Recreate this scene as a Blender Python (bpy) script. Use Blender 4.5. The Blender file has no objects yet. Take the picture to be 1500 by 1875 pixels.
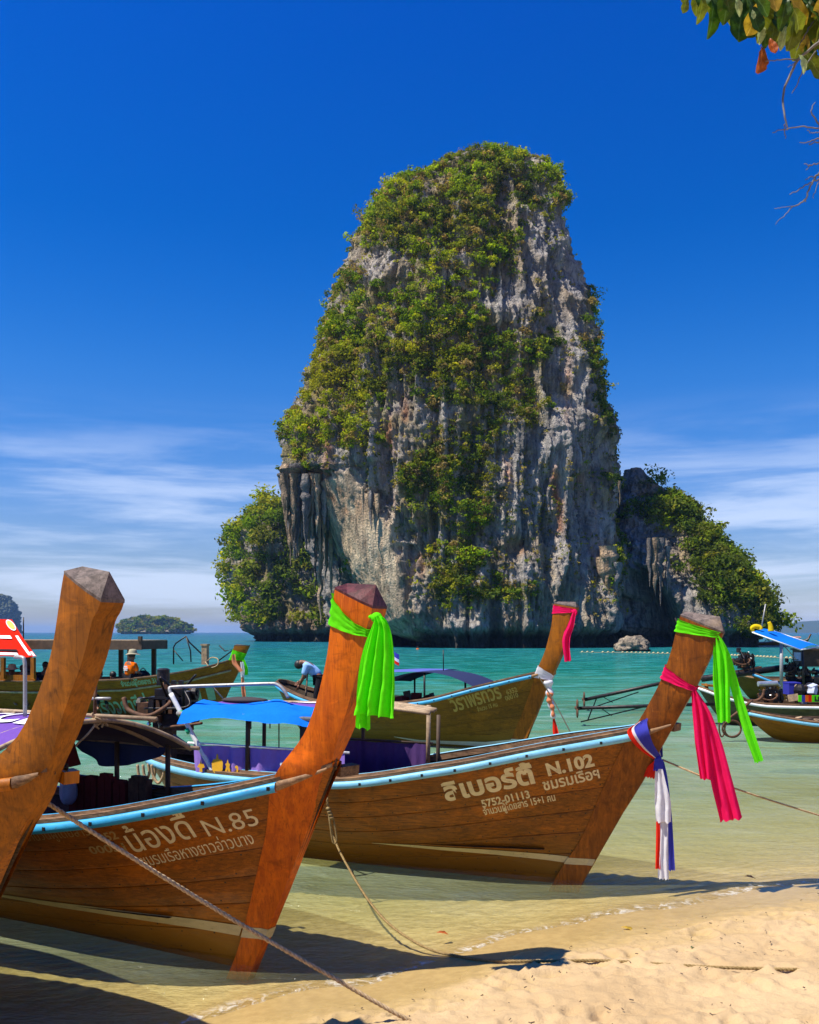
import bpy, bmesh, math, random
import numpy as np
from mathutils import Vector, Matrix, Euler

# ------------------------------------------------------------------ camera, sky, sun, exposure
scene = bpy.context.scene
COL = scene.collection
random.seed(7)
RNG = np.random.default_rng(11)
FPX, CAMH, CXP, HYP = 1700.0, 2.4, 750.0, 1158.0        # focal length in photo pixels, eye height, optical centre, horizon row

cam_d = bpy.data.cameras.new('camera')
cam_d.sensor_fit = 'VERTICAL'
cam_d.sensor_height = 36.0
cam_d.lens = FPX / 1875.0 * 36.0
cam_d.shift_y = (HYP - 937.5) / 1875.0
cam_d.clip_start = 0.05
cam_d.clip_end = 40000.0
cam = bpy.data.objects.new('camera', cam_d)
cam.location = (0, 0, CAMH)
cam.rotation_euler = (math.pi / 2, 0, 0)
COL.objects.link(cam)
scene.camera = cam

SUN_DIR = Vector((-0.46, -0.16, 0.865)).normalized()       # towards the sun: high on the left, a little behind the camera
SUN_EL = math.asin(SUN_DIR.z)
SUN_AZ = math.atan2(SUN_DIR.x, SUN_DIR.y)
sun_d = bpy.data.lights.new('sun', 'SUN')
sun_d.energy = 5.0
sun_d.angle = math.radians(0.53)
sun_d.color = (1.0, 0.93, 0.80)
sun = bpy.data.objects.new('sun', sun_d)
sun.rotation_euler = SUN_DIR.to_track_quat('Z', 'Y').to_euler()
sun.location = (-30, -15, 50)
COL.objects.link(sun)

world = bpy.data.worlds.new('World')
scene.world = world
world.use_nodes = True
wn, wl = world.node_tree.nodes, world.node_tree.links
wn.clear()
w_out = wn.new('ShaderNodeOutputWorld')
w_bg = wn.new('ShaderNodeBackground')
w_bg.inputs['Strength'].default_value = 0.087
sky = wn.new('ShaderNodeTexSky')
sky.sky_type = 'NISHITA'
sky.sun_disc = False
sky.sun_elevation = SUN_EL
sky.sun_rotation = SUN_AZ
sky.altitude = 0
sky.air_density = 1.0
sky.dust_density = 0.35
sky.ozone_density = 3.0
hsv = wn.new('ShaderNodeHueSaturation')
hsv.inputs['Hue'].default_value = 0.507
hsv.inputs['Saturation'].default_value = 1.45
hsv.inputs['Value'].default_value = 0.85
wl.new(sky.outputs['Color'], hsv.inputs['Color'])
# polarised-looking deep blue overhead, paler and less green towards the horizon, the same on every side
ztc = wn.new('ShaderNodeTexCoord'); zsp = wn.new('ShaderNodeSeparateXYZ'); wl.new(ztc.outputs['Generated'], zsp.inputs[0])
tintr = wn.new('ShaderNodeValToRGB'); wl.new(zsp.outputs['Z'], tintr.inputs[0])
el = tintr.color_ramp.elements
for _ in range(4): el.new(0.5)
for e_, (pos_, c_) in zip(el, [(0.0, (.74, .72, .98)), (0.06, (.77, .75, .99)), (0.15, (.90, .92, 1.17)), (0.26, (.66, .98, 1.27)), (0.40, (.08, .86, 1.30)), (0.58, (.05, .86, 1.46))]):
    e_.position = pos_; e_.color = (c_[0] / 1.5, c_[1] / 1.5, c_[2] / 1.5, 1)
tmul = wn.new('ShaderNodeVectorMath'); tmul.operation = 'MULTIPLY'
wl.new(hsv.outputs['Color'], tmul.inputs[0]); wl.new(tintr.outputs['Color'], tmul.inputs[1])
tsc = wn.new('ShaderNodeVectorMath'); tsc.operation = 'SCALE'; wl.new(tmul.outputs[0], tsc.inputs[0]); tsc.inputs['Scale'].default_value = 1.5
# thin streaky cirrus, the same all round the horizon
tc = wn.new('ShaderNodeTexCoord')
sep = wn.new('ShaderNodeSeparateXYZ')
wl.new(tc.outputs['Generated'], sep.inputs[0])
def wmath(op, a, b=None, c=None):
    n = wn.new('ShaderNodeMath'); n.operation = op
    for i, v in enumerate((a, b, c)):
        if v is None: continue
        if isinstance(v, (int, float)): n.inputs[i].default_value = v
        else: wl.new(v, n.inputs[i])
    return n.outputs[0]
mp = wn.new('ShaderNodeMapping')
mp.inputs['Scale'].default_value = (2.2, 2.2, 21.0)
mp.inputs['Rotation'].default_value = (0.03, 0.05, 0.0)
mp.inputs['Location'].default_value = (0.62, 0.3, 0.1)
wl.new(tc.outputs['Generated'], mp.inputs['Vector'])
nz = wn.new('ShaderNodeTexNoise')
nz.inputs['Scale'].default_value = 1.25
nz.inputs['Detail'].default_value = 7.0
nz.inputs['Roughness'].default_value = 0.58
nz.inputs['Distortion'].default_value = 0.25
wl.new(mp.outputs['Vector'], nz.inputs['Vector'])
cl = wn.new('ShaderNodeMapRange'); cl.interpolation_type = 'SMOOTHSTEP'
wl.new(nz.outputs[0], cl.inputs['Value'])
cl.inputs['From Min'].default_value = 0.39; cl.inputs['From Max'].default_value = 0.64
band = wn.new('ShaderNodeMapRange'); band.interpolation_type = 'SMOOTHSTEP'     # the cirrus lies low, it thins out upwards
wl.new(sep.outputs['Z'], band.inputs['Value'])
band.inputs['From Min'].default_value = 0.25; band.inputs['From Max'].default_value = 0.10
cfac = wmath('MULTIPLY', wmath('MULTIPLY', cl.outputs[0], band.outputs[0]), 0.64)
cmix = wn.new('ShaderNodeMix'); cmix.data_type = 'RGBA'
wl.new(cfac, cmix.inputs['Factor'])
wl.new(tsc.outputs[0], cmix.inputs['A'])
cmix.inputs['B'].default_value = (6.0, 6.9, 8.8, 1)
wl.new(cmix.outputs['Result'], w_bg.inputs['Color'])
wl.new(w_bg.outputs[0], w_out.inputs['Surface'])

scene.view_settings.view_transform = 'Standard'
scene.view_settings.look = 'None'
scene.view_settings.exposure = 0.65
scene.view_settings.gamma = 1.0
scene.view_settings.use_curve_mapping = False
scene.cycles.max_bounces = 8
scene.cycles.transparent_max_bounces = 12
scene.cycles.volume_bounces = 0
scene.cycles.caustics_reflective = False
scene.cycles.caustics_refractive = False
scene.cycles.sample_clamp_indirect = 6.0

# ------------------------------------------------------------------ small helpers
def at(px, py, Y):
    """the point that lies Y metres ahead on the sight line of a photo pixel"""
    return np.array([(px - CXP) / FPX * Y, Y, CAMH - (py - HYP) / FPX * Y])

def tag(o, label=None, cat=None, group=None, kind=None):
    if label: o['label'] = label
    if cat: o['category'] = cat
    if group: o['group'] = group
    if kind: o['kind'] = kind
    return o

def empty(name, loc=(0, 0, 0), rz=0.0, label=None, cat=None, group=None):
    o = bpy.data.objects.new(name, None)
    o.empty_display_size = 0.2
    o.location = loc; o.rotation_euler = (0, 0, rz)
    COL.objects.link(o)
    return tag(o, label, cat, group)

def mesh_np(name, V, F, mats, parent=None, midx=None, smooth=True, attrs=None):
    """V (n,3), F list of index arrays (k,3)/(k,4) or python list; returns the linked object"""
    me = bpy.data.meshes.new(name)
    V = np.asarray(V, dtype=np.float32)
    if isinstance(F, np.ndarray):
        k = F.shape[1]
        me.vertices.add(len(V)); me.vertices.foreach_set('co', V.ravel())
        me.loops.add(F.size); me.loops.foreach_set('vertex_index', F.ravel().astype(np.int32))
        me.polygons.add(len(F))
        me.polygons.foreach_set('loop_start', np.arange(0, F.size, k, dtype=np.int32))
        me.polygons.foreach_set('loop_total', np.full(len(F), k, dtype=np.int32))
    else:
        me.from_pydata([tuple(map(float, v)) for v in V], [], [tuple(map(int, f)) for f in F])
    if not isinstance(mats, (list, tuple)): mats = [mats]
    for m in mats: me.materials.append(m)
    if midx is not None: me.polygons.foreach_set('material_index', np.asarray(midx, dtype=np.int32))
    me.polygons.foreach_set('use_smooth', np.full(len(me.polygons), bool(smooth)))
    if attrs:
        for an, arr in attrs.items():
            arr = np.asarray(arr, dtype=np.float32)
            if arr.ndim == 1:
                a = me.attributes.new(an, 'FLOAT', 'POINT'); a.data.foreach_set('value', arr)
            else:
                a = me.attributes.new(an, 'FLOAT_COLOR', 'POINT')
                if arr.shape[1] == 3: arr = np.concatenate([arr, np.ones((len(arr), 1), np.float32)], 1)
                a.data.foreach_set('color', arr.ravel())
    me.update(calc_edges=True)
    me.validate()
    o = bpy.data.objects.new(name, me)
    COL.objects.link(o)
    if parent is not None: o.parent = parent
    return o

def grid_faces(n, m, close_m=False, off=0):
    i = np.arange(n - 1)[:, None]; j = np.arange(m if close_m else m - 1)[None, :]
    j2 = (j + 1) % m
    a = i * m + j; b = i * m + j2; c = (i + 1) * m + j2; d = (i + 1) * m + j
    return np.stack([a, b, c, d], -1).reshape(-1, 4) + off

def grid_obj(name, P, mat, parent=None, close=False, smooth=True, attrs=None):
    n, m = P.shape[:2]
    return mesh_np(name, P.reshape(-1, 3), grid_faces(n, m, close), mat, parent, smooth=smooth, attrs=attrs)

class MB:
    """collects boxes, tubes, lathes and grids; build() links them as one mesh object"""
    def __init__(s): s.V = []; s.F = []; s.M = []; s.n = 0
    def add(s, V, F, m=0):
        V = np.asarray(V, float)
        s.V.append(V); s.F += [tuple(int(i) + s.n for i in f) for f in F]; s.M += [m] * len(F); s.n += len(V)
        return s
    def box(s, c, size, rot=None, m=0, taper=1.0):
        h = np.array(size, float) / 2
        V = np.array([[x, y, z] for z in (-1, 1) for y in (-1, 1) for x in (-1, 1)], float)
        V[4:, :2] *= taper
        V = V * h
        if rot is not None: V = V @ np.array(Euler(rot).to_matrix()).T
        V = V + np.array(c, float)
        return s.add(V, [(0, 2, 3, 1), (4, 5, 7, 6), (0, 1, 5, 4), (2, 6, 7, 3), (0, 4, 6, 2), (1, 3, 7, 5)], m)
    def bar(s, a, b, w, h, m=0):
        a = np.array(a, float); b = np.array(b, float); d = b - a; L = np.linalg.norm(d); d /= L
        up = np.array([0, 0, 1.0]) if abs(d[2]) < 0.9 else np.array([0, 1.0, 0])
        x = np.cross(d, up); x /= np.linalg.norm(x); y = np.cross(x, d)
        V = []
        for p in (a, b):
            for sx, sy in ((-1, -1), (1, -1), (1, 1), (-1, 1)): V.append(p + x * sx * w / 2 + y * sy * h / 2)
        return s.add(V, [(0, 3, 2, 1), (4, 5, 6, 7), (0, 1, 5, 4), (1, 2, 6, 5), (2, 3, 7, 6), (3, 0, 4, 7)], m)
    def tube(s, pts, r, n=8, m=0, cap=True):
        pts = np.array(pts, float)
        r = np.full(len(pts), r, float) if np.isscalar(r) else np.array(r, float)
        T = np.gradient(pts, axis=0); T /= np.linalg.norm(T, axis=1)[:, None] + 1e-12
        up = np.array([0, 0, 1.0]) if abs(T[0][2]) < 0.9 else np.array([0, 1.0, 0])
        N = np.cross(T[0], up); N /= np.linalg.norm(N)
        V = []
        for i in range(len(pts)):
            N = N - T[i] * (N @ T[i]); N /= np.linalg.norm(N) + 1e-12
            B = np.cross(T[i], N)
            a = np.arange(n) * 2 * math.pi / n
            V.append(pts[i] + r[i] * (np.cos(a)[:, None] * N + np.sin(a)[:, None] * B))
        F = [tuple(f) for f in grid_faces(len(pts), n, True)]
        if cap: F += [tuple(range(n))[::-1], tuple((len(pts) - 1) * n + k for k in range(n))]
        return s.add(np.concatenate(V), F, m)
    def ell(s, c, r, nu=10, nv=7, rot=None, m=0):
        V = []
        for i in range(nv + 1):
            p = math.pi * i / nv
            for j in range(nu):
                a = 2 * math.pi * j / nu
                V.append([math.sin(p) * math.cos(a), math.sin(p) * math.sin(a), math.cos(p)])
        V = np.array(V) * np.array(r, float)
        if rot is not None: V = V @ np.array(Euler(rot).to_matrix()).T
        return s.add(V + np.array(c, float), [tuple(f) for f in grid_faces(nv + 1, nu, True)], m)
    def grid(s, P, m=0, close=False):
        n, k = P.shape[:2]
        return s.add(P.reshape(-1, 3), [tuple(f) for f in grid_faces(n, k, close)], m)
    def build(s, name, mats, parent=None, smooth=False):
        return mesh_np(name, np.concatenate(s.V), s.F, mats, parent, s.M, smooth)

def pchip(x, y):
    """monotone cubic through the points"""
    x = np.array(x, float); y = np.array(y, float)
    h = np.diff(x); dl = np.diff(y) / h
    d = np.zeros(len(x)); d[0] = dl[0]; d[-1] = dl[-1]
    for i in range(1, len(x) - 1):
        if dl[i - 1] * dl[i] > 0:
            w1 = 2 * h[i] + h[i - 1]; w2 = h[i] + 2 * h[i - 1]
            d[i] = (w1 + w2) / (w1 / dl[i - 1] + w2 / dl[i])
    def f(q):
        q = np.clip(np.asarray(q, float), x[0], x[-1])
        i = np.clip(np.searchsorted(x, q) - 1, 0, len(x) - 2)
        t = (q - x[i]) / h[i]
        return ((2*t**3 - 3*t**2 + 1) * y[i] + (t**3 - 2*t**2 + t) * h[i] * d[i]
                + (-2*t**3 + 3*t**2) * y[i+1] + (t**3 - t**2) * h[i] * d[i+1])
    return f

def sstep(a, b, x):
    t = np.clip((x - a) / (b - a), 0, 1); return t * t * (3 - 2 * t)

# value noise on arrays (hash lattice, no textures)
def _hash(ix, iy, iz, seed):
    h = (ix.astype(np.int64) * 374761393 + iy.astype(np.int64) * 668265263 + iz.astype(np.int64) * 2147483647 + seed * 974711) & 0xffffffff
    h = ((h ^ (h >> 13)) * 1274126177) & 0xffffffff
    h = ((h ^ (h >> 16)) * 2246822519) & 0xffffffff
    return ((h ^ (h >> 15)) & 0xffffff) / float(0xffffff)
def vnoise(x, y, z, seed=0):
    x = np.asarray(x, float); y = np.asarray(y, float) + 0 * x; z = np.asarray(z, float) + 0 * x
    ix, iy, iz = np.floor(x), np.floor(y), np.floor(z)
    fx, fy, fz = x - ix, y - iy, z - iz
    fx = fx*fx*fx*(fx*(fx*6-15)+10); fy = fy*fy*fy*(fy*(fy*6-15)+10); fz = fz*fz*fz*(fz*(fz*6-15)+10)
    r = 0
    for dx in (0, 1):
        for dy in (0, 1):
            for dz in (0, 1):
                r = r + _hash(ix+dx, iy+dy, iz+dz, seed) * (fx if dx else 1-fx) * (fy if dy else 1-fy) * (fz if dz else 1-fz)
    return r * 2 - 1
def fbm(x, y, z, oct=4, seed=0, gain=0.5):
    s = 0; a = 1; f = 1
    for o in range(oct):
        s = s + a * vnoise(x * f + 13.7 * o, y * f + 5.1 * o, z * f + 9.3 * o, seed + o); a *= gain; f *= 2.03
    return s
def ridged(x, y, z, oct=4, seed=0, gain=0.5):
    s = 0; a = 1; f = 1
    for o in range(oct):
        s = s + a * (1 - 2 * np.abs(vnoise(x * f + 3.7 * o, y * f + 8.1 * o, z * f + 2.3 * o, seed + o))); a *= gain; f *= 2.1
    return s

# ------------------------------------------------------------------ materials
class NT:
    def __init__(s, name):
        s.m = bpy.data.materials.new(name); s.m.use_nodes = True
        s.n = s.m.node_tree.nodes; s.l = s.m.node_tree.links; s.n.clear()
        s.out = s.n.new('ShaderNodeOutputMaterial')
    def node(s, t, ins=None, **kw):
        n = s.n.new(t)
        for k, v in kw.items(): setattr(n, k, v)
        for k, v in (ins or {}).items():
            if hasattr(v, 'is_output'): s.l.new(v, n.inputs[k])
            else: n.inputs[k].default_value = v
        return n
    def math(s, op, a, b=None, clamp=False):
        n = s.n.new('ShaderNodeMath'); n.operation = op; n.use_clamp = clamp
        for i, v in enumerate((a, b)):
            if v is None: continue
            if hasattr(v, 'is_output'): s.l.new(v, n.inputs[i])
            else: n.inputs[i].default_value = v
        return n.outputs[0]
    def mix(s, fac, a, b, blend='MIX'):
        n = s.n.new('ShaderNodeMix'); n.data_type = 'RGBA'; n.blend_type = blend
        for k, v in (('Factor', fac), ('A', a), ('B', b)):
            if hasattr(v, 'is_output'): s.l.new(v, n.inputs[k])
            else: n.inputs[k].default_value = v if k == 'Factor' else (tuple(v) + (1,))[:4]
        return n.outputs['Result']
    def ramp(s, fac, stops):
        n = s.n.new('ShaderNodeValToRGB')
        e = n.color_ramp.elements
        while len(e) < len(stops): e.new(0.5)
        for i, (p, c) in enumerate(stops):
            e[i].position = p; e[i].color = (tuple(c) + (1,))[:4] if not isinstance(c, (int, float)) else (c, c, c, 1)
        s.l.new(fac, n.inputs[0]); return n.outputs[0]
    def rng(s, v, a, b, c=0.0, d=1.0, smooth=True):
        n = s.n.new('ShaderNodeMapRange')
        if smooth: n.interpolation_type = 'SMOOTHSTEP'
        s.l.new(v, n.inputs[0])
        for i, q in enumerate((a, b, c, d)): n.inputs[1 + i].default_value = q
        return n.outputs[0]
    def coord(s, scale=(1, 1, 1), rot=(0, 0, 0), which='Object'):
        t = s.n.new('ShaderNodeTexCoord')
        mpn = s.n.new('ShaderNodeMapping')
        mpn.inputs['Scale'].default_value = scale; mpn.inputs['Rotation'].default_value = rot
        s.l.new(t.outputs[which], mpn.inputs[0]); return mpn.outputs[0]
    def noise(s, vec, scale, detail=4, rough=0.55, dist=0.0):
        n = s.node('ShaderNodeTexNoise', {'Scale': scale, 'Detail': detail, 'Roughness': rough, 'Distortion': dist})
        s.l.new(vec, n.inputs['Vector']); return n.outputs[0]
    def bump(s, h, strength=0.3, dist=0.02):
        n = s.node('ShaderNodeBump', {'Strength': strength, 'Distance': dist})
        s.l.new(h, n.inputs['Height']); return n.outputs[0]
    def pbsdf(s, col, rough=0.5, normal=None, spec=0.5, metal=0.0, coat=0.0):
        b = s.node('ShaderNodeBsdfPrincipled')
        for k, v in (('Base Color', col), ('Roughness', rough), ('Specular IOR Level', spec), ('Metallic', metal), ('Coat Weight', coat)):
            if hasattr(v, 'is_output'): s.l.new(v, b.inputs[k])
            else: b.inputs[k].default_value = (tuple(v) + (1,))[:4] if k == 'Base Color' else v
        if normal is not None: s.l.new(normal, b.inputs['Normal'])
        return b
    def done(s, sh):
        s.l.new(sh.outputs[0] if hasattr(sh, 'outputs') else sh, s.out.inputs['Surface']); return s.m

def m_wood(name, dark, light, stain=(0.05, 0.05, 0.01), stain_amt=0.5, rough=0.42, axis=(0.6, 6, 9), grain=7.0, vert=False, coat=0.25, low_stain=None, spec=0.22):
    t = NT(name)
    v = t.coord(axis)
    g = t.noise(v, grain, 7, 0.62, 0.6)
    f = t.noise(v, grain * 4.2, 4, 0.6)
    col = t.mix(t.rng(g, 0.32, 0.68), dark, light)
    col = t.mix(t.math('MULTIPLY', t.rng(f, 0.5, 0.7), 0.55), col, tuple(c * 0.45 for c in dark))
    big = t.noise(t.coord((1.0, 1.0, 1.8)), 1.6, 6, 0.65, 0.3)
    col = t.mix(t.math('MULTIPLY', t.rng(big, 0.42, 0.72), stain_amt), col, stain)
    scr = t.noise(t.coord((9, 9, 2.0)), 2.6, 5, 0.7, 1.2)         # pale scuffs and dried salt
    col = t.mix(t.math('MULTIPLY', t.rng(scr, 0.60, 0.76), 0.42), col, (light[0] * 1.5 + 0.07, light[1] * 1.7 + 0.045, light[2] * 1.8 + 0.025))
    pat = t.noise(t.coord((0.8, 0.8, 1.3)), 2.8, 5, 0.65, 0.6)          # patches where fresh varnish glows
    col = t.mix(t.math('MULTIPLY', t.rng(pat, 0.54, 0.72), 0.6), col, (light[0] * 1.45, light[1] * 1.35, light[2]))
    blt = t.noise(t.coord((0.9, 0.9, 1.6)), 4.5, 6, 0.7, 0.8)
    col = t.mix(t.math('MULTIPLY', t.rng(blt, 0.52, 0.70), 0.55), col, tuple(c * 0.40 for c in dark))
    stk = t.noise(t.coord((9, 9, 0.8)), 1.6, 5, 0.7, 0.4)                # run-off streaks
    col = t.mix(t.math('MULTIPLY', t.rng(stk, 0.56, 0.72), 0.35), col, tuple(c * 0.45 for c in dark))
    if low_stain:
        sx = t.node('ShaderNodeSeparateXYZ'); t.l.new(t.coord(), sx.inputs[0])
        k = t.math('ADD', sx.outputs['Z'], t.math('MULTIPLY', big, 0.5))
        col = t.mix(t.rng(k, 0.75, 0.25), col, low_stain)
    ck = t.noise(t.coord(tuple(a * 0.5 for a in axis)), 2.2, 3, 0.5, 0.4)          # drying cracks along the grain
    ckl = t.math('ABSOLUTE', t.math('SUBTRACT', ck, 0.5))
    col = t.mix(t.math('MULTIPLY', t.rng(ckl, 0.012, 0.003), t.math('MULTIPLY', t.rng(big, 0.45, 0.6), 0.5)), col, tuple(c * 0.18 for c in dark))
    oi = t.node('ShaderNodeObjectInfo')
    col = t.mix(1.0, col, t.ramp(oi.outputs['Random'], [(0, (0.80, 0.80, 0.80)), (1, (1.14, 1.10, 1.06))]), 'MULTIPLY')
    h = t.math('ADD', t.math('MULTIPLY', g, 0.6), t.math('MULTIPLY', f, 0.4))
    r = t.rng(big, 0.3, 0.7, rough - 0.08, rough + 0.14)
    return t.done(t.pbsdf(col, r, t.bump(h, 0.35, 0.01), spec, coat=coat))

def m_plain(name, c, rough=0.6, var=0.25, scale=6.0, metal=0.0, spec=0.4, bump=0.15, dirt=None, dirt_amt=0.5, alt=None):
    t = NT(name)
    v = t.coord()
    n = t.noise(v, scale, 5, 0.6)
    col = t.mix(t.rng(n, 0.3, 0.7), tuple(k * (1 - var) for k in c), tuple(min(1, k * (1 + var)) for k in (alt or c)))
    n2 = t.noise(v, scale * 2.7, 6, 0.7, 0.5)
    if dirt: col = t.mix(t.math('MULTIPLY', t.rng(n2, 0.5, 0.68), dirt_amt), col, dirt)
    return t.done(t.pbsdf(col, rough, t.bump(n2, bump, 0.01), spec, metal))

def m_cloth(name, c, trans=0.35, rough=0.8, scale=30):
    t = NT(name)
    n = t.noise(t.coord(), scale, 3)
    col = t.mix(t.rng(n, 0.3, 0.7), tuple(k * 0.92 for k in c), c)
    nb = t.bump(t.noise(t.coord((1, 1, 0.25)), 28, 4, 0.6, 0.8), 0.35, 0.012)
    d = t.node('ShaderNodeBsdfDiffuse'); t.l.new(col, d.inputs[0]); t.l.new(nb, d.inputs['Normal'])
    tr = t.node('ShaderNodeBsdfTranslucent'); t.l.new(col, tr.inputs[0]); t.l.new(nb, tr.inputs['Normal'])
    mx = t.node('ShaderNodeMixShader', {0: trans}); t.l.new(d.outputs[0], mx.inputs[1]); t.l.new(tr.outputs[0], mx.inputs[2])
    return t.done(mx)

def m_paint(name, c, chip, chip_amt=0.45, rough=0.45):
    """brushed boat paint, chipped through to wood"""
    t = NT(name)
    n = t.noise(t.coord((1.5, 1.5, 5)), 3.0, 6, 0.7)
    n2 = t.noise(t.coord((4, 9, 9)), 4.0, 6, 0.75, 0.8)
    col = t.mix(t.rng(n, 0.3, 0.7), tuple(k * 0.82 for k in c), tuple(min(1, k * 1.12) for k in c))
    col = t.mix(t.math('MULTIPLY', t.rng(n2, 0.60, 0.66), chip_amt), col, chip)
    return t.done(t.pbsdf(col, rough, t.bump(n2, 0.25, 0.008), 0.4))

def m_attr(name, rough=0.9, trans=0.0, bump=None, spec=0.2):
    """colour carried by the mesh itself"""
    t = NT(name)
    a = t.node('ShaderNodeAttribute', attribute_name='tint')
    col = a.outputs['Color']
    if trans:
        d = t.node('ShaderNodeBsdfDiffuse'); t.l.new(col, d.inputs[0])
        tr = t.node('ShaderNodeBsdfTranslucent'); t.l.new(t.mix(1.0, col, (1.3, 1.25, 0.6), 'MULTIPLY'), tr.inputs[0])
        mx = t.node('ShaderNodeMixShader', {0: trans}); t.l.new(d.outputs[0], mx.inputs[1]); t.l.new(tr.outputs[0], mx.inputs[2])
        return t.done(mx)
    nb = None
    return t.done(t.pbsdf(col, rough, nb, spec))

M = {}
M['stem_orange'] = m_wood('varnished_orange_timber', (0.42, 0.078, 0.002), (0.64, 0.140, 0.002), (0.27, 0.050, 0.003), 0.45, 0.42, (5, 5, 0.55), 4.0, coat=0.06)
M['stem_brown'] = m_wood('weathered_orange_timber', (0.25, 0.078, 0.003), (0.40, 0.125, 0.003), (0.13, 0.045, 0.004), 0.5, 0.5, (5, 5, 0.55), 4.0, coat=0.04)
M['stem_red'] = m_wood('red_brown_timber', (0.135, 0.036, 0.002), (0.27, 0.080, 0.004), (0.075, 0.026, 0.003), 0.5, 0.46, (5, 5, 0.55), 4.0, coat=0.06)
M['hull_b'] = m_wood('varnished_brown_planking', (0.20, 0.052, 0.002), (0.40, 0.115, 0.003), (0.12, 0.048, 0.003), 0.55, 0.4, low_stain=(0.24, 0.115, 0.010), coat=0.1)
M['hull_c'] = m_wood('dark_brown_planking', (0.14, 0.040, 0.002), (0.33, 0.100, 0.004), (0.09, 0.042, 0.004), 0.55, 0.42, low_stain=(0.22, 0.100, 0.010), coat=0.1)
M['hull_d'] = m_wood('olive_brown_planking', (0.15, 0.062, 0.002), (0.27, 0.115, 0.005), (0.125, 0.066, 0.004), 0.6, 0.5, low_stain=(0.15, 0.095, 0.012), coat=0.05)
M['hull_e'] = m_wood('mossy_planking', (0.22, 0.068, 0.003), (0.38, 0.145, 0.008), (0.16, 0.070, 0.004), 0.6, 0.6, low_stain=(0.18, 0.088, 0.006), coat=0.0)
M['hull_g'] = m_wood('grey_green_planking', (0.075, 0.068, 0.035), (0.16, 0.14, 0.075), (0.06, 0.05, 0.02), 0.6, 0.6, low_stain=(0.07, 0.07, 0.03), coat=0.0)
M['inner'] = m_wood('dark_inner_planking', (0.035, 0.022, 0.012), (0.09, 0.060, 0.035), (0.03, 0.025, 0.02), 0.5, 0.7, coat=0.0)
M['cap_wood'] = m_wood('sun_bleached_rail_wood', (0.10, 0.055, 0.028), (0.26, 0.155, 0.085), (0.05, 0.03, 0.02), 0.6, 0.65, coat=0.0)
M['tip_wood'] = m_wood('bare_tan_wood', (0.22, 0.12, 0.06), (0.38, 0.23, 0.12), (0.12, 0.07, 0.04), 0.5, 0.6, coat=0.0)
M['end_purple'] = m_wood('oxblood_end_grain', (0.055, 0.016, 0.018), (0.14, 0.038, 0.042), (0.03, 0.012, 0.014), 0.5, 0.55, (4, 4, 4), 5, coat=0.0)
M['end_grey'] = m_wood('grey_end_grain', (0.085, 0.068, 0.06), (0.21, 0.165, 0.145), (0.05, 0.035, 0.03), 0.6, 0.75, (4, 4, 4), 5, coat=0.0)
M['blue_rail'] = m_paint('sky_blue_boat_paint', (0.035, 0.33, 0.62), (0.12, 0.07, 0.04), 0.5)
M['pale_blue_rail'] = m_paint('faded_blue_boat_paint', (0.17, 0.45, 0.62), (0.14, 0.09, 0.06), 0.6)
M['stripe'] = m_paint('cream_waterline_paint', (0.50, 0.42, 0.22), (0.16, 0.10, 0.03), 0.55, 0.6)
M['white_stripe'] = m_paint('white_waterline_paint', (0.55, 0.56, 0.46), (0.2, 0.2, 0.12), 0.5, 0.6)
M['letter_cream'] = m_paint('cream_hand_lettering', (0.62, 0.52, 0.30), (0.16, 0.07, 0.015), 0.75, 0.6)
M['letter_faded'] = m_paint('faded_lettering', (0.30, 0.20, 0.07), (0.12, 0.055, 0.012), 0.9, 0.6)
M['letter_ochre'] = m_paint('ochre_lettering', (0.36, 0.25, 0.05), (0.12, 0.07, 0.015), 0.7, 0.6)
M['letter_mint'] = m_paint('mint_lettering', (0.25, 0.42, 0.25), (0.08, 0.07, 0.02), 0.5, 0.6)
M['letter_white'] = m_plain('white_print', (0.80, 0.80, 0.82), 0.6, 0.06)
M['letter_yellow'] = m_plain('yellow_print', (0.80, 0.42, 0.02), 0.6, 0.1)
M['green_cloth'] = m_cloth('lime_green_satin', (0.15, 0.86, 0.015), 0.35)
M['pink_cloth'] = m_cloth('hot_pink_satin', (0.90, 0.015, 0.13), 0.35)
M['blue_cloth'] = m_cloth('royal_blue_ribbon', (0.055, 0.06, 0.42), 0.25)
M['white_cloth'] = m_cloth('white_ribbon', (0.78, 0.77, 0.82), 0.3)
M['red_cloth'] = m_cloth('red_ribbon', (0.78, 0.03, 0.015), 0.25)
M['orange_cloth'] = m_cloth('orange_cloth', (0.85, 0.16, 0.01), 0.2)
M['salmon_cloth'] = m_cloth('salmon_cloth', (0.75, 0.27, 0.13), 0.25)
M['curtain_lit'] = m_cloth('sunlit_curtain_cloth', (0.40, 0.25, 0.72), 0.35)  # purple curtain with its sunlit look painted in as a lighter tone
M['curtain_shaded'] = m_cloth('shaded_curtain_cloth', (0.10, 0.05, 0.17), 0.2)  # the same curtain cloth, awning shade painted in as a darker tone
M['purple_cloth'] = m_cloth('purple_awning_cloth', (0.21, 0.105, 0.48), 0.3)
M['tarp_blue'] = m_cloth('blue_tarpaulin', (0.012, 0.20, 0.80), 0.25)
M['dark_tarp_and_shade'] = m_cloth('grey_tarpaulin_and_shade', (0.075, 0.066, 0.070), 0.15)  # grey of the folded tarpaulin, also the painted shade under an awning
M['navy_tarp'] = m_cloth('navy_tarpaulin', (0.035, 0.045, 0.11), 0.1)
M['navy_top'] = m_cloth('slate_blue_tarpaulin', (0.10, 0.13, 0.42), 0.1)
M['red_tarp'] = m_cloth('red_awning_cloth', (0.72, 0.025, 0.012), 0.2)
M['yellow_cloth'] = m_cloth('yellow_cloth', (0.85, 0.62, 0.02), 0.3)
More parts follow.
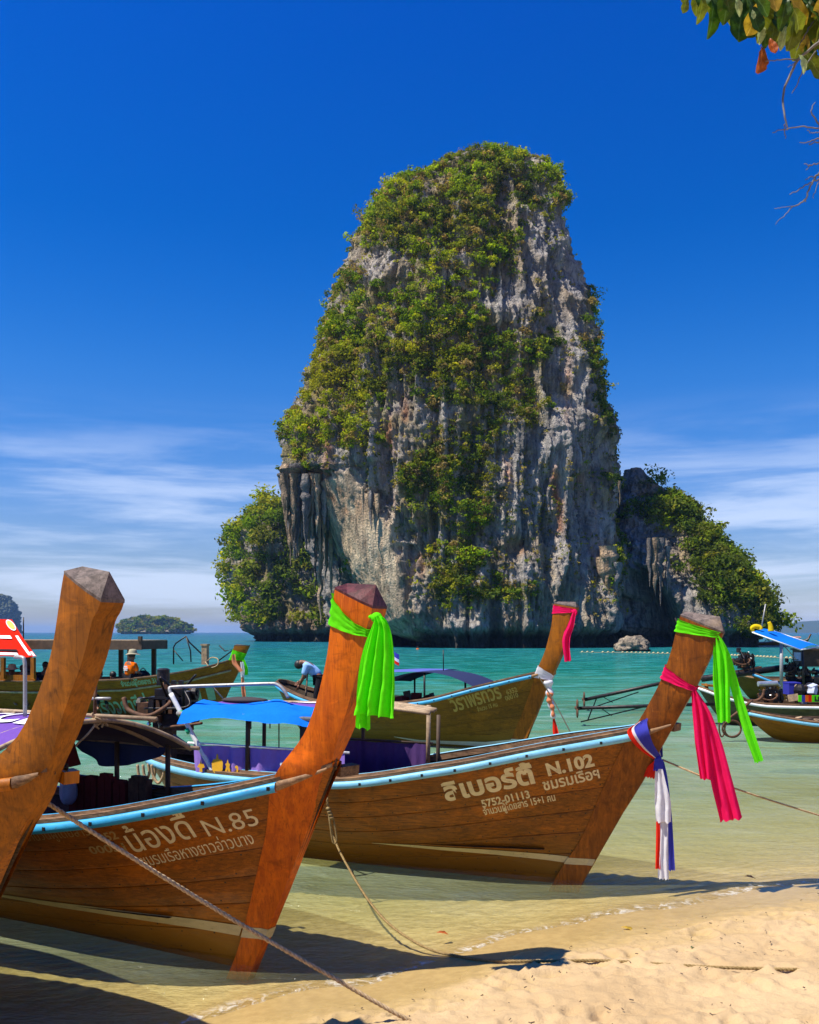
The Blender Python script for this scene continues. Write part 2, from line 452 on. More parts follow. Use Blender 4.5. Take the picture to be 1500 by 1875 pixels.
M['black_cloth'] = m_cloth('charcoal_cloth', (0.022, 0.022, 0.026), 0.0)
M['maroon'] = m_cloth('maroon_cushion_cloth', (0.17, 0.030, 0.026), 0.0)
M['sky_shirt'] = m_cloth('pale_blue_shirt', (0.30, 0.52, 0.86), 0.1)
M['hat'] = m_cloth('khaki_hat_cloth', (0.42, 0.38, 0.26), 0.1)
M['skin'] = m_plain('tanned_skin', (0.20, 0.085, 0.045), 0.5, 0.1, 12)
M['hair'] = m_plain('black_hair', (0.012, 0.010, 0.010), 0.5, 0.2, 40)
M['rope'] = None
M['iron'] = m_plain('oily_iron', (0.022, 0.021, 0.022), 0.42, 0.5, 14, 0.5, dirt=(0.10, 0.045, 0.02), dirt_amt=0.45)
M['rust'] = m_plain('rusty_iron', (0.11, 0.05, 0.024), 0.75, 0.4, 14, 0.2, dirt=(0.04, 0.02, 0.012))
M['silver'] = m_plain('scuffed_aluminium', (0.55, 0.55, 0.55), 0.35, 0.2, 10, 0.7)
M['pipe_grey'] = m_plain('galvanised_pipe', (0.34, 0.34, 0.33), 0.45, 0.15, 8, 0.3, dirt=(0.16, 0.10, 0.05), dirt_amt=0.5)
M['white_pipe'] = m_plain('white_painted_pipe', (0.78, 0.78, 0.76), 0.4, 0.06, 8, dirt=(0.35, 0.27, 0.18), dirt_amt=0.35)
M['bamboo'] = m_plain('weathered_bamboo', (0.34, 0.235, 0.135), 0.6, 0.3, 9, dirt=(0.11, 0.07, 0.035), dirt_amt=0.6)
M['post'] = m_plain('dark_wood_post', (0.06, 0.036, 0.02), 0.7, 0.35, 9)
M['roof_wood'] = m_plain('brown_roof_boards', (0.085, 0.05, 0.03), 0.7, 0.3, 5)
M['green_tape'] = m_plain('green_tape', (0.01, 0.35, 0.16), 0.5, 0.1)
M['plastic'] = m_plain('pale_plastic_bag', (0.42, 0.46, 0.58), 0.4, 0.2, 9)
def m_rope(name, a, b):
    t = NT(name)
    n = t.noise(t.coord(), 60, 3, 0.6)
    col = t.mix(t.rng(n, 0.3, 0.7), a, b)
    return t.done(t.pbsdf(col, 0.85, t.bump(n, 0.4, 0.004), 0.2))
M['rope'] = m_rope('tan_rope_fibre', (0.30, 0.20, 0.10), (0.52, 0.38, 0.22))
M['rope_dark'] = m_rope('old_brown_rope_fibre', (0.17, 0.11, 0.04), (0.33, 0.23, 0.10))
M['line_dark'] = m_rope('dark_cord_fibre', (0.04, 0.04, 0.03), (0.10, 0.09, 0.06))

# ------------------------------------------------------------------ beach, sea bed and sea
SHX = np.array([-40., -8., -1.56, -0.93, 0.21, 1.15, 2.2, 4.07, 8., 40.])
SHY = np.array([-12., 1.6, 5.58, 6.03, 6.78, 7.45, 8.06, 9.00, 10.6, 20.])
shore = pchip(SHX, SHY)
def seaward(x, y):
    x = np.asarray(x, float); y = np.asarray(y, float)
    ys = shore(np.clip(x, -40, 40)) + np.clip(x - 40, 0, None) * 0.3 + np.clip(x + 40, None, 0) * 0.3
    return (y - ys) * 0.86
def ground_z(x, y):
    s = seaward(x, y) + 0.10 * fbm(x / 0.9, y / 0.9, 0, 3, 5)
    sea = -3.6 * (1 - np.exp(-np.maximum(s, 0) / 45.0)) - 0.10 * (1 - np.exp(-np.maximum(s, 0) / 0.8))
    land = 0.115 * np.maximum(-s, 0)
    land = np.minimum(land, 1.6 + 0.02 * land)
    return np.where(s > 0, sea, land)

def axis(lo, hi, step, far_lo, far_hi, growth=1.22):
    a = list(np.arange(lo, hi, step)); d = step
    while a[-1] < far_hi: d *= growth; a.append(a[-1] + d)
    d = step; pre = [lo]
    while pre[-1] > far_lo: d *= growth; pre.append(pre[-1] - d)
    return np.array(pre[1:][::-1] + a)

gx = axis(-2.6, 5.0, 0.021, -14000, 14000)
gy = axis(4.4, 10.2, 0.021, -200, 14000)
GX, GY = np.meshgrid(gx, gy)
GZ = ground_z(GX, GY)
dry = sstep(0.03, 0.10, GZ) * sstep(12, 2, np.abs(GX - 1))
wet = 1 - sstep(0.0, 0.10, GZ)
GZ = GZ + dry * (0.020 * fbm(GX / 0.42, GY / 0.30, 0, 3, 21) + 0.011 * ridged(GX / 0.16, GY / 0.12, 0.4, 3, 8) + 0.006 * fbm(GX / 0.06, GY / 0.05, 0, 2, 14))
fr = np.random.default_rng(5)
for k in range(420):                                            # trodden footprints and scuffs in the dry sand
    fx, fy = fr.uniform(-0.6, 4.4), fr.uniform(4.5, 9.0)
    if ground_z(fx, fy) < 0.085: continue
    a = fr.uniform(0, 3.14); lx = fr.uniform(0.04, 0.13); ly = lx * fr.uniform(0.38, 0.6)
    u = (GX - fx) * math.cos(a) + (GY - fy) * math.sin(a); v = -(GX - fx) * math.sin(a) + (GY - fy) * math.cos(a)
    r2 = (u / lx) ** 2 + (v / ly) ** 2
    if r2.min() > 4: continue
    GZ = GZ - fr.uniform(0.012, 0.032) * np.exp(-r2) + 0.010 * np.exp(-(np.sqrt(r2) - 1.6) ** 2 * 6)
sub = (GZ < 0.0) & (np.abs(GX) < 30) & (GY < 40)
GZ = GZ + np.where(sub, 0.006 * np.sin(seaward(GX, GY) * 31 + 3.5 * fbm(GX / 0.5, GY / 0.5, 0, 3, 3)) * (0.6 + 0.8 * vnoise(GX / 0.7, GY / 0.7, 0, 9)) * sstep(0.0, -0.12, GZ), 0)

def m_sand():
    t = NT('beach_sand')
    co = t.coord()
    sx = t.node('ShaderNodeSeparateXYZ'); t.l.new(co, sx.inputs[0])
    n = t.noise(co, 1.4, 6, 0.6)
    g = t.noise(co, 240.0, 2, 0.6)
    n3 = t.noise(co, 14.0, 5, 0.65)
    col = t.mix(t.rng(n, 0.3, 0.7), (0.44, 0.30, 0.15), (0.53, 0.375, 0.20))
    col = t.mix(t.math('MULTIPLY', t.rng(g, 0.56, 0.70), 0.45), col, (0.34, 0.21, 0.10))
    col = t.mix(t.math('MULTIPLY', t.rng(n3, 0.60, 0.74), 0.25), col, (0.44, 0.30, 0.16))
    zz = t.math('ADD', sx.outputs['Z'], t.math('MULTIPLY', t.math('SUBTRACT', n, 0.5), 0.05))
    wetf = t.rng(zz, 0.150, 0.055)
    col = t.mix(wetf, col, t.mix(t.rng(n3, 0.3, 0.7), (0.37, 0.255, 0.10), (0.45, 0.315, 0.125)))
    under = t.rng(sx.outputs['Z'], -0.02, -0.09)
    col = t.mix(under, col, t.mix(t.rng(n3, 0.3, 0.7), (0.47, 0.35, 0.145), (0.58, 0.44, 0.20)))
    rough = t.rng(zz, 0.04, 0.13, 0.24, 0.95)
    n5 = t.noise(co, 48.0, 4, 0.7)
    h = t.math('ADD', t.math('ADD', t.math('MULTIPLY', g, 0.35), t.math('MULTIPLY', n3, 1.2)), t.math('MULTIPLY', n5, 0.8))
    return t.done(t.pbsdf(col, rough, t.bump(h, t.rng(zz, 0.03, 0.12, 0.12, 0.65), 0.016), 0.35))
sand = grid_obj('beach', np.stack([GX, GY, GZ], -1), m_sand())
tag(sand, kind='structure')

def m_water():
    t = NT('sea_water')
    co = t.coord()
    a = t.node('ShaderNodeAttribute', attribute_name='depth')
    dep = a.outputs['Fac']
    big = t.noise(t.coord((0.02, 0.05, 1)), 1.0, 4, 0.6)            # drifting patches of sand and weed bottom
    mid = t.noise(t.coord((0.10, 0.35, 1)), 1.0, 5, 0.6, 0.5)
    dd = t.math('MULTIPLY', dep, t.rng(mid, 0.2, 0.8, 0.75, 1.25))
    fac = t.math('SUBTRACT', 1.0, t.math('EXPONENT', t.math('MULTIPLY', dd, -1.35)))
    body = t.ramp(t.math('DIVIDE', dd, 4.4), [(0.0, (0.46, 0.43, 0.19)), (0.10, (0.32, 0.42, 0.27)), (0.26, (0.085, 0.28, 0.19)), (0.50, (0.008, 0.155, 0.120)), (0.78, (0.004, 0.105, 0.130)), (0.93, (0.004, 0.060, 0.16)), (1.0, (0.004, 0.050, 0.17))])
    body = t.mix(t.math('MULTIPLY', t.rng(big, 0.50, 0.70), 0.6), body, (0.005, 0.085, 0.055), 'MIX')
    w1 = t.noise(t.coord((1.0, 2.3, 1)), 1.5, 5, 0.65, 0.4)
    w2 = t.noise(t.coord((1.0, 2.0, 1)), 5.5, 3, 0.6, 0.6)
    w3 = t.noise(t.coord((0.22, 0.55, 1)), 1.0, 5, 0.65, 0.3)
    shal = t.rng(dep, 0.05, 0.9)
    h = t.math('ADD', t.math('ADD', t.math('MULTIPLY', w1, 0.9), t.math('MULTIPLY', w2, 0.22)), t.math('MULTIPLY', t.math('MULTIPLY', w3, 3.2), shal))
    nrm = t.bump(h, 0.8, 0.17)
    # light crests and dark troughs painted in for facets mirroring the sky unevenly
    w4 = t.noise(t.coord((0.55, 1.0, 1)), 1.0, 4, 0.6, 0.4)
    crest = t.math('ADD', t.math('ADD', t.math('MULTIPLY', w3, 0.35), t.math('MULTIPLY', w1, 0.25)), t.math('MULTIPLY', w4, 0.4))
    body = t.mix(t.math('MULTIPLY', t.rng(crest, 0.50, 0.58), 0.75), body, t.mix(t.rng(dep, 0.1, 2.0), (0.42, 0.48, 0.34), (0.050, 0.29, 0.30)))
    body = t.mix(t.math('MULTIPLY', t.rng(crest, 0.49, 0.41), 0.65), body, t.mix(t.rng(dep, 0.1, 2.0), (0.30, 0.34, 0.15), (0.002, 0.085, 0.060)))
    d = t.node('ShaderNodeBsdfDiffuse'); t.l.new(body, d.inputs[0]); t.l.new(t.bump(h, 0.7, 0.22), d.inputs['Normal'])
    tr = t.node('ShaderNodeBsdfTransparent'); t.l.new(t.mix(t.rng(dep, 0.0, 0.5), (1, 1, 0.97), (0.84, 0.95, 0.72)), tr.inputs[0])
    mx = t.node('ShaderNodeMixShader'); t.l.new(fac, mx.inputs[0]); t.l.new(tr.outputs[0], mx.inputs[1]); t.l.new(d.outputs[0], mx.inputs[2])
    gl = t.node('ShaderNodeBsdfGlossy', {'Roughness': 0.08}); t.l.new(nrm, gl.inputs['Normal'])
    fr_ = t.node('ShaderNodeFresnel', {'IOR': 1.33}); t.l.new(nrm, fr_.inputs['Normal'])
    ff = t.math('MULTIPLY', t.math('MINIMUM', fr_.outputs[0], 0.42), 0.75)
    m2 = t.node('ShaderNodeMixShader'); t.l.new(ff, m2.inputs[0]); t.l.new(mx.outputs[0], m2.inputs[1]); t.l.new(gl.outputs[0], m2.inputs[2])
    # lace of foam where the film of water thins out on the sand
    fn = t.noise(t.coord(), 9.0, 5, 0.7, 1.0)
    foam = t.math('MULTIPLY', t.math('MULTIPLY', t.rng(dep, 0.032, 0.008), t.rng(fn, 0.46, 0.66)), 0.5)
    fo = t.node('ShaderNodeBsdfDiffuse', {'Color': (0.75, 0.74, 0.68, 1)})
    m3 = t.node('ShaderNodeMixShader'); t.l.new(foam, m3.inputs[0]); t.l.new(m2.outputs[0], m3.inputs[1]); t.l.new(fo.outputs[0], m3.inputs[2])
    return t.done(m3)
wx = axis(-4, 6, 0.06, -14000, 14000, 1.2)
wy = axis(4.0, 12, 0.05, 0.5, 14000, 1.2)
WX, WY = np.meshgrid(wx, wy)
wd = np.maximum(0, -ground_z(WX, WY)) + 0.0006 * np.maximum(WY - 150, 0) * (WY < 3000) + 1.7 * (WY >= 3000)
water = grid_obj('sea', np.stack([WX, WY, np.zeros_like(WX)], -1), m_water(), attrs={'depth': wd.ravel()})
tag(water, kind='structure')

# ------------------------------------------------------------------ limestone rocks
def shrubs(name, C, R, K, tint, leaf, seed, parent=None, squash=0.8, dirs=None):
    """leafy clumps: C centres, R radii, K leaves per clump, tint per clump; one mesh"""
    rg = np.random.default_rng(seed)
    idx = np.repeat(np.arange(len(C)), K); n = len(idx)
    d = rg.normal(size=(n, 3)); d /= np.linalg.norm(d, axis=1)[:, None]
    # each clump is a handful of lobes so that its outline is uneven
    lob = rg.normal(size=(len(C), 5, 3)); lob /= np.linalg.norm(lob, axis=2)[..., None]; lob[..., 2] = np.abs(lob[..., 2]) * 0.9 - 0.15
    lc = lob[idx, rg.integers(0, 5, n)] * rg.uniform(0.35, 0.75, (n, 1))
    r = rg.uniform(0.15, 1, n) ** 0.5
    P = C[idx] + (lc + d * (0.45 * r)[:, None]) * R[idx][:, None] * np.array([1, 1, squash])
    nrm = d + rg.normal(size=(n, 3)) * 0.65 + np.array([0, 0, 0.35]); nrm /= np.linalg.norm(nrm, axis=1)[:, None]
    a = np.cross(nrm, rg.normal(size=(n, 3))); a /= np.linalg.norm(a, axis=1)[:, None]
    b = np.cross(nrm, a)
    s = leaf * rg.uniform(0.55, 1.35, n) * np.clip(R[idx] / R.mean(), 0.6, 1.5)
    a *= s[:, None]; b *= (s * rg.uniform(0.45, 0.8, n))[:, None]
    V = np.stack([P - a, P + b * 0.9 - a * 0.1, P + a, P - b * 0.9 + a * 0.1], 1).reshape(-1, 3)
    F = np.arange(4 * n).reshape(-1, 4)
    t = tint[idx] * rg.uniform(0.70, 1.80, (n, 1))
    t = np.repeat(t, 4, 0)
    return mesh_np(name, V, F, M['leaf'], parent, smooth=False, attrs={'tint': t})

M['rock'] = None
def m_rock():
    t = NT('limestone')
    a = t.node('ShaderNodeAttribute', attribute_name='tint')
    co = t.coord((1, 1, 0.28))
    n = t.noise(co, 1.1, 6, 0.68, 0.3)
    n2 = t.noise(t.coord((1, 1, 0.10)), 2.6, 5, 0.65, 0.2)
    n3 = t.noise(t.coord(), 3.2, 4, 0.6)
    col = t.mix(1.0, a.outputs['Color'], t.ramp(n, [(0.30, (0.36, 0.35, 0.35)), (0.5, (1, 1, 1)), (0.7, (1.55, 1.48, 1.38))]), 'MULTIPLY')
    col = t.mix(t.math('MULTIPLY', t.rng(n2, 0.54, 0.68), 0.55), col, (0.055, 0.052, 0.055))
    h = t.math('ADD', t.math('MULTIPLY', n, 1.0), t.math('MULTIPLY', n3, 0.5))
    return t.done(t.pbsdf(col, 0.9, t.bump(h, 1.0, 1.1), 0.15))
M['rock'] = m_rock()
M['leaf'] = m_attr('foliage', trans=0.45)

def poly_mask(x, y, poly, soft):
    """soft inside-mask of a polygon"""
    poly = np.array(poly, float); n = len(poly)
    inside = np.zeros(x.shape, bool); dist = np.full(x.shape, 1e9)
    for i in range(n):
        (x0, y0), (x1, y1) = poly[i], poly[(i + 1) % n]
        c = ((y0 > y) != (y1 > y)) & (x < (x1 - x0) * (y - y0) / (y1 - y0 + 1e-9) + x0)
        inside ^= c
        tt = np.clip(((x - x0) * (x1 - x0) + (y - y0) * (y1 - y0)) / ((x1 - x0) ** 2 + (y1 - y0) ** 2), 0, 1)
        dist = np.minimum(dist, np.hypot(x - x0 - tt * (x1 - x0), y - y0 - tt * (y1 - y0)))
    sd = np.where(inside, dist, -dist)
    return sstep(-soft, soft, sd)

class Rock:
    def __init__(s, sil, cen, dep, Y0, nphi, nback, nz, seed, amp=1.0, undercut=2.4, zlow=-4.0, lean=0.19):
        s.lean = lean
        """sil: rows (y, left, right), cen: (y, x), dep: (y, half-depth m); rows in photo pixels at distance Y0"""
        k = Y0 / FPX
        sil = np.array(sil, float)
        def zof(py):                                        # height on the leaning middle plane Y0 + lean z
            e = (HYP - np.asarray(py, float)) / FPX; return (CAMH + e * Y0) / (1 - e * lean)
        fx = lambda px, z: (np.asarray(px) - CXP) / FPX * (Y0 + lean * np.maximum(z, 0))
        zs = zof(sil[:, 0])
        o = np.argsort(zs)
        lz = lambda z: np.interp(z, zs[o], fx(sil[o, 1], zs[o])); rz = lambda z: np.interp(z, zs[o], fx(sil[o, 2], zs[o]))
        cen = np.array(cen, float)[::-1]; dep = np.array(dep, float)[::-1]
        cz = pchip(zof(cen[:, 0]), fx(cen[:, 1], zof(cen[:, 0])))
        dz = pchip(zof(dep[:, 0]), dep[:, 1])
        z = np.concatenate([[zlow], np.linspace(0.0, zs.max(), nz)])
        phi = np.concatenate([np.linspace(-0.06 * np.pi, 1.06 * np.pi, nphi), np.linspace(1.06 * np.pi, 1.94 * np.pi, nback + 2)[1:-1]])
        Z, PH = np.meshgrid(z, phi, indexing='ij')
        c = np.cos(PH); sn = np.sin(PH)
        cc = np.sign(c) * np.abs(c) ** 0.85; ss = np.sign(sn) * np.abs(sn) ** 0.85
        CX_ = cz(Z); X = np.where(c < 0, CX_ + (CX_ - lz(Z)) * cc, CX_ + (rz(Z) - CX_) * cc)
        Y = Y0 - dz(Z) * ss
        nx = c; ny = -sn
        A = amp
        d = (1.7 * fbm(X / 13, Y / 13, Z / 17, 3, seed) * (0.35 + 0.65 * np.abs(sn))
             + 1.25 * ridged(X / 3.2, Y / 3.2, Z / 24, 4, seed + 5)
             + 0.42 * vnoise(X / 8, Y / 8, Z / 4.2, seed + 9)
             + 0.60 * ridged(X / 1.15, Y / 1.15, Z / 6.5, 4, seed + 12, 0.6)
             - 0.9 * sstep(0.55, 0.95, ridged(X / 2.6, Y / 2.6, Z / 26, 2, seed + 21))
             - 0.25 * sstep(0.6, 0.95, ridged(X / 7, Y / 7, Z / 3.0, 2, seed + 23))
             + 0.16 * fbm(X / 0.55, Y / 0.55, Z / 0.8, 2, seed + 17)) * A
        d = d - undercut * sstep(3.4, 1.2, Z)
        top = sstep(zs.max(), zs.max() - 6, Z)
        s.rough = d; s.nx, s.ny = nx, ny
        s.X, s.Y, s.Z, s.PH = X, Y, Z + 0.5 * fbm(X / 4, Y / 4, Z / 5, 3, seed + 30) * sstep(4, 8, Z) * A, PH
        s.d = d * (0.4 + 0.6 * top)
        s.seed = seed
        s.project()
    def project(s):
        s.x = s.X + s.nx * s.d; s.y = s.Y + s.ny * s.d + s.lean * np.maximum(s.Z, 0)
        s.px = CXP + FPX * s.x / s.y; s.py = HYP + FPX * (CAMH - s.Z) / s.y
    def colour(s, moss):
        x, y, z = s.x, s.y, s.Z; sd = s.seed
        g = np.stack([np.full(x.shape, 0.375), np.full(x.shape, 0.345), np.full(x.shape, 0.315)], -1)
        def mixc(m, c): return g * (1 - m[..., None]) + np.array(c) * m[..., None]
        g = mixc(sstep(-0.1, 0.7, fbm(x / 9, y / 9, z / 12, 3, sd + 40)) * 0.8, (0.34, 0.25, 0.145))
        g = mixc(sstep(0.1, 0.8, fbm(x / 5, y / 5, z / 22, 3, sd + 44)) * 0.5, (0.52, 0.47, 0.41))
        g = mixc(sstep(0.15, 0.7, fbm(x / 1.6, y / 1.6, z / 16, 3, sd + 48)) * 0.6, (0.075, 0.072, 0.076))
        g = mixc(np.clip(moss, 0, 1) * sstep(-0.5, 0.5, fbm(x / 2.2, y / 2.2, z / 2.2, 3, sd + 52)) * 0.75, (0.22, 0.18, 0.045))
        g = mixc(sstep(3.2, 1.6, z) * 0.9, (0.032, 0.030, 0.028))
        return g
    def build(s, name, col):
        P = np.stack([s.x, s.y, s.Z], -1)
        n, m = P.shape[:2]
        V = P.reshape(-1, 3); F = grid_faces(n, m, True)
        topc = P[-1].mean(0); V = np.concatenate([V, topc[None]])
        j = np.arange(m); a = (n - 1) * m + j; b = (n - 1) * m + (j + 1) % m
        F = np.concatenate([F, np.stack([a, b, np.full(m, n * m), np.full(m, n * m)], -1)[:0]])
        col = np.concatenate([col.reshape(-1, 3), col[-1].mean(0)[None]])
        faces = F
        o = mesh_np(name, V, faces, M['rock'], smooth=True, attrs={'tint': col})
        lid = MB(); lid.add(np.concatenate([P[-1], topc[None]]), [(i, (i + 1) % m, m) for i in range(m)])
        l = lid.build('summit', [M['rock']], o, smooth=True)
        ca = l.data.attributes.new('tint', 'FLOAT_COLOR', 'POINT'); ca.data.foreach_set('color', np.tile([0.2, 0.2, 0.15, 1], m + 1).astype(np.float32))
        return tag(o, kind='structure')
    def sample(s, dens, n, seed, front=True):
        """n surface points, likelier where dens is high; also the outward direction"""
        rg = np.random.default_rng(seed)
        P = np.stack([s.x, s.y, s.Z], -1)
        e1 = np.linalg.norm(np.diff(P, axis=0)[:, :-1], axis=-1); e2 = np.linalg.norm(np.diff(P, axis=1)[:-1], axis=-1)
        w = np.minimum(e1 * e2, 2.0) * np.clip(dens[:-1, :-1], 0, None); w[0] = 0
        if front: w = w * (s.Y[:-1, :-1] < s.Y.max() - 0.35 * (s.Y.max() - s.Y.min()))
        w = (w / w.sum()).ravel()
        i = rg.choice(len(w), n, p=w); r, c = np.divmod(i, P.shape[1] - 1)
        out = np.stack([s.nx[r, c], s.ny[r, c], np.full(n, 0.25)], -1)
        return P[r, c], out, r, c

GREENS = np.array([(0.150, 0.205, 0.006), (0.070, 0.125, 0.006), (0.022, 0.055, 0.007), (0.21, 0.195, 0.018), (0.11, 0.120, 0.022), (0.28, 0.265, 0.010), (0.045, 0.080, 0.014)])
def green(n, seed, w=None, pts=None, sc=9.0):
    rg = np.random.default_rng(seed)
    p = np.array(w if w is not None else [0.22, 0.24, 0.16, 0.14, 0.12, 0.05, 0.07]); p = p / p.sum()
    i = rg.choice(len(GREENS), n, p=p)
    t = GREENS[i] * rg.uniform(0.8, 1.25, (n, 1))
    if pts is not None:
        k = sstep(-0.5, 0.6, fbm(pts[:, 0] / sc, pts[:, 1] / sc, pts[:, 2] / sc, 2, seed))[:, None]
        t = t * (0.6 + 0.4 * k) + (GREENS[0] * k + GREENS[4] * (1 - k)) * 0.4
    return t

def ell_sum(px, py, rows):
    r = np.zeros(px.shape)
    for cx, cy, rx, ry, w in rows: r = r + w * np.exp(-(((px - cx) / rx) ** 2 + ((py - cy) / ry) ** 2) * 0.9)
    return r

# the great limestone tower
SIL = [(288, 876.5, 952.5), (298, 884, 975), (311, 859, 992), (328, 814, 1004), (348, 764, 998), (376, 712, 1008), (426, 677, 1018), (476, 656, 1025), (506, 648, 1042), (546, 636, 1052), (586, 628, 1062), (626, 616, 1072), (663, 600, 1068), (699, 580, 1078), (736, 580, 1084), (772, 562, 1090), (809, 546, 1104), (854, 546, 1100), (878, 540, 1100), (888, 572, 1100), (915, 594, 1100), (950, 616, 1102), (1000, 638, 1118), (1050, 662, 1120), (1100, 690, 1122), (1150, 722, 1126), (1188, 746, 1128)]
tower = Rock(SIL, [(288, 905), (420, 850), (700, 830), (1188, 900)], [(288, 3), (326, 8), (400, 12.5), (600, 15.5), (850, 17.5), (1188, 17.5)], 158.0, 470, 110, 560, 3)
WALL = [(572, 892), (650, 860), (720, 940), (742, 1000), (768, 1150), (760, 1170), (728, 1165), (640, 1015)]
wall_m = poly_mask(tower.px, tower.py, WALL, 9.0)
nick = poly_mask(tower.px, tower.py, [(800, 1120), (830, 1150), (830, 1200), (700, 1200), (700, 1160)], 12)
tower.d = tower.d * (1 - 0.86 * wall_m) + 2.6 * wall_m - 1.2 * nick
lip = ell_sum(tower.px, tower.py, [(655, 830, 70, 45, 1.0), (690, 880, 50, 50, 0.9)])       # the bulging stalactite apron above the wall
tower.d = tower.d + 0.9 * lip * (1 - wall_m) * (0.7 + 0.3 * ridged(tower.X / 1.5, tower.Y / 1.5, tower.Z / 20, 2, 77))
hol = ell_sum(tower.px, tower.py, [(715, 800, 14, 60, .5), (1000, 960, 12, 60, .4), (1060, 900, 14, 80, .5), (948, 1000, 16, 16, 1.3), (960, 420, 8, 50, .3), (1105, 1080, 14, 90, .6)])
tower.d = tower.d - 2.0 * hol
tower.project()
VEG = [(880, 330, 170, 62, 1.3), (720, 395, 80, 60, 1.2), (800, 360, 80, 40, .8), (905, 400, 75, 50, 1.0), (1000, 330, 40, 50, .9), (830, 490, 75, 80, .95), (900, 450, 40, 50, .7),
       (760, 610, 130, 85, 1.25), (640, 690, 90, 80, 1.3), (600, 620, 40, 50, 1.0), (700, 560, 60, 40, .6), (860, 640, 90, 70, 1.2), (950, 740, 60, 45, 1.2), (880, 720, 60, 30, .6),
       (655, 795, 50, 26, 1.2), (540, 800, 32, 90, 1.2), (800, 815, 30, 35, .9), (885, 800, 26, 30, .9), (905, 830, 30, 40, .8), (820, 890, 60, 45, 1.1), (750, 895, 18, 24, 1.2),
       (850, 960, 40, 60, .6), (840, 1050, 42, 75, 1.1), (880, 900, 28, 60, .7), (990, 570, 26, 40, .8), (1018, 612, 28, 30, 1.1), (985, 655, 26, 20, .8), (940, 500, 18, 30, .5),
       (1075, 560, 14, 60, 1.0), (1098, 650, 22, 90, 1.2), (1112, 800, 16, 120, .9), (1030, 400, 18, 80, .8), (1125, 1010, 14, 40, 1.1), (640, 470, 20, 60, .6), (1035, 710, 16, 20, .8), (1050, 1060, 20, 20, .3), (960, 1085, 60, 18, .6)]
BARE = [(690, 475, 52, 30, .9), (1000, 470, 62, 110, 1.1), (930, 560, 30, 55, .9), (1045, 540, 28, 45, .9), (1040, 640, 20, 60, .6), (780, 395, 40, 14, .4), (840, 345, 16, 24, .4), (610, 560, 16, 30, .3),
        (650, 870, 70, 50, 1.3), (1010, 900, 90, 140, .9), (720, 740, 60, 22, .5)]
veg = ell_sum(tower.px, tower.py, VEG) - ell_sum(tower.px, tower.py, BARE)
veg = np.clip(veg + 0.12, 0, 1.3) * (1 - wall_m) * sstep(1150, 1120, tower.py)
tcol = tower.colour(np.clip(veg * 1.3 + 0.35 * ell_sum(tower.px, tower.py, [(850, 950, 120, 150, 1), (780, 780, 150, 60, .6)]), 0, 1) * (1 - wall_m))
def mixin(col, m, c): return col * (1 - m[..., None]) + np.array(c) * m[..., None]
wn1 = fbm(tower.X / 1.3, tower.Y / 1.3, tower.Z / 14, 3, 91)
tcol = mixin(tcol, wall_m * 0.9, (0.55, 0.42, 0.27)); tcol = mixin(tcol, wall_m * sstep(0.15, 0.6, wn1) * 0.6, (0.66, 0.54, 0.37)); tcol = mixin(tcol, wall_m * sstep(-0.2, -0.6, wn1) * 0.5, (0.22, 0.18, 0.135))
org = ell_sum(tower.px, tower.py, [(1016, 880, 7, 24, 1), (1021, 925, 7, 24, 1), (1024, 965, 9, 16, .8), (714, 800, 9, 34, .7), (716, 920, 10, 20, .9), (616, 905, 18, 16, .7), (652, 930, 22, 18, .5), (563, 780, 8, 14, .8), (950, 1005, 14, 10, .7), (1040, 700, 8, 60, .5), (880, 960, 9, 50, .5), (770, 1000, 8, 60, .6), (700, 850, 9, 50, .7), (930, 860, 7, 40, .5), (1085, 960, 8, 60, .5), (740, 760, 7, 40, .5), (600, 830, 10, 50, .6), (840, 455, 22, 10, .3), (1060, 890, 10, 30, .5)])
tcol = mixin(tcol, np.clip(org * (0.6 + 0.7 * fbm(tower.X / 1.2, tower.Y / 1.2, tower.Z / 2, 3, 93)), 0, 0.95), (0.50, 0.17, 0.045))
gry = ell_sum(tower.px, tower.py, [(665, 835, 50, 45, .8), (990, 460, 60, 100, .7), (930, 560, 30, 60, .7), (1045, 560, 26, 60, .7)])
tcol = mixin(tcol, np.clip(gry, 0, 1) * 0.6 * sstep(-0.6, 0.4, wn1), (0.30, 0.295, 0.305))
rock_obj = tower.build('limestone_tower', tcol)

nzv = fbm(tower.X / 4.5, tower.Y / 4.5, tower.Z / 4.5, 3, 60)
nzf = fbm(tower.X / 1.9, tower.Y / 1.9, tower.Z / 1.9, 2, 66)
dens = np.clip(veg - 0.22 + 0.75 * nzv + 0.45 * nzf, 0, None) ** 1.3 * (veg > 0.1)
P_, O_, r_, c_ = tower.sample(dens, 8200, 31)
R_ = np.random.default_rng(2).gamma(3.2, 0.20, len(P_)) + 0.26
yel = ell_sum(tower.px[r_, c_], tower.py[r_, c_], [(800, 640, 50, 30, 1), (620, 690, 80, 60, .7), (820, 480, 60, 60, .5), (580, 700, 60, 80, .5), (650, 790, 50, 25, .6)])[:, None]
tint_ = green(len(P_), 4, pts=P_); tint_ = tint_ * (1 - 0.55 * yel) + np.array((0.29, 0.27, 0.012)) * 0.55 * yel
rb_ = np.random.default_rng(15); brown = (rb_.random(len(P_)) < 0.13)[:, None]; tint_ = np.where(brown, np.array((0.26, 0.19, 0.07)) * rb_.uniform(0.6, 1.2, (len(P_), 1)), tint_)
cover = shrubs('shrub_cover', P_ + O_ * (R_ * 0.35)[:, None], R_, np.clip((R_ * 50).astype(int), 20, 120), tint_, 0.165, 5)
tag(cover, kind='stuff')
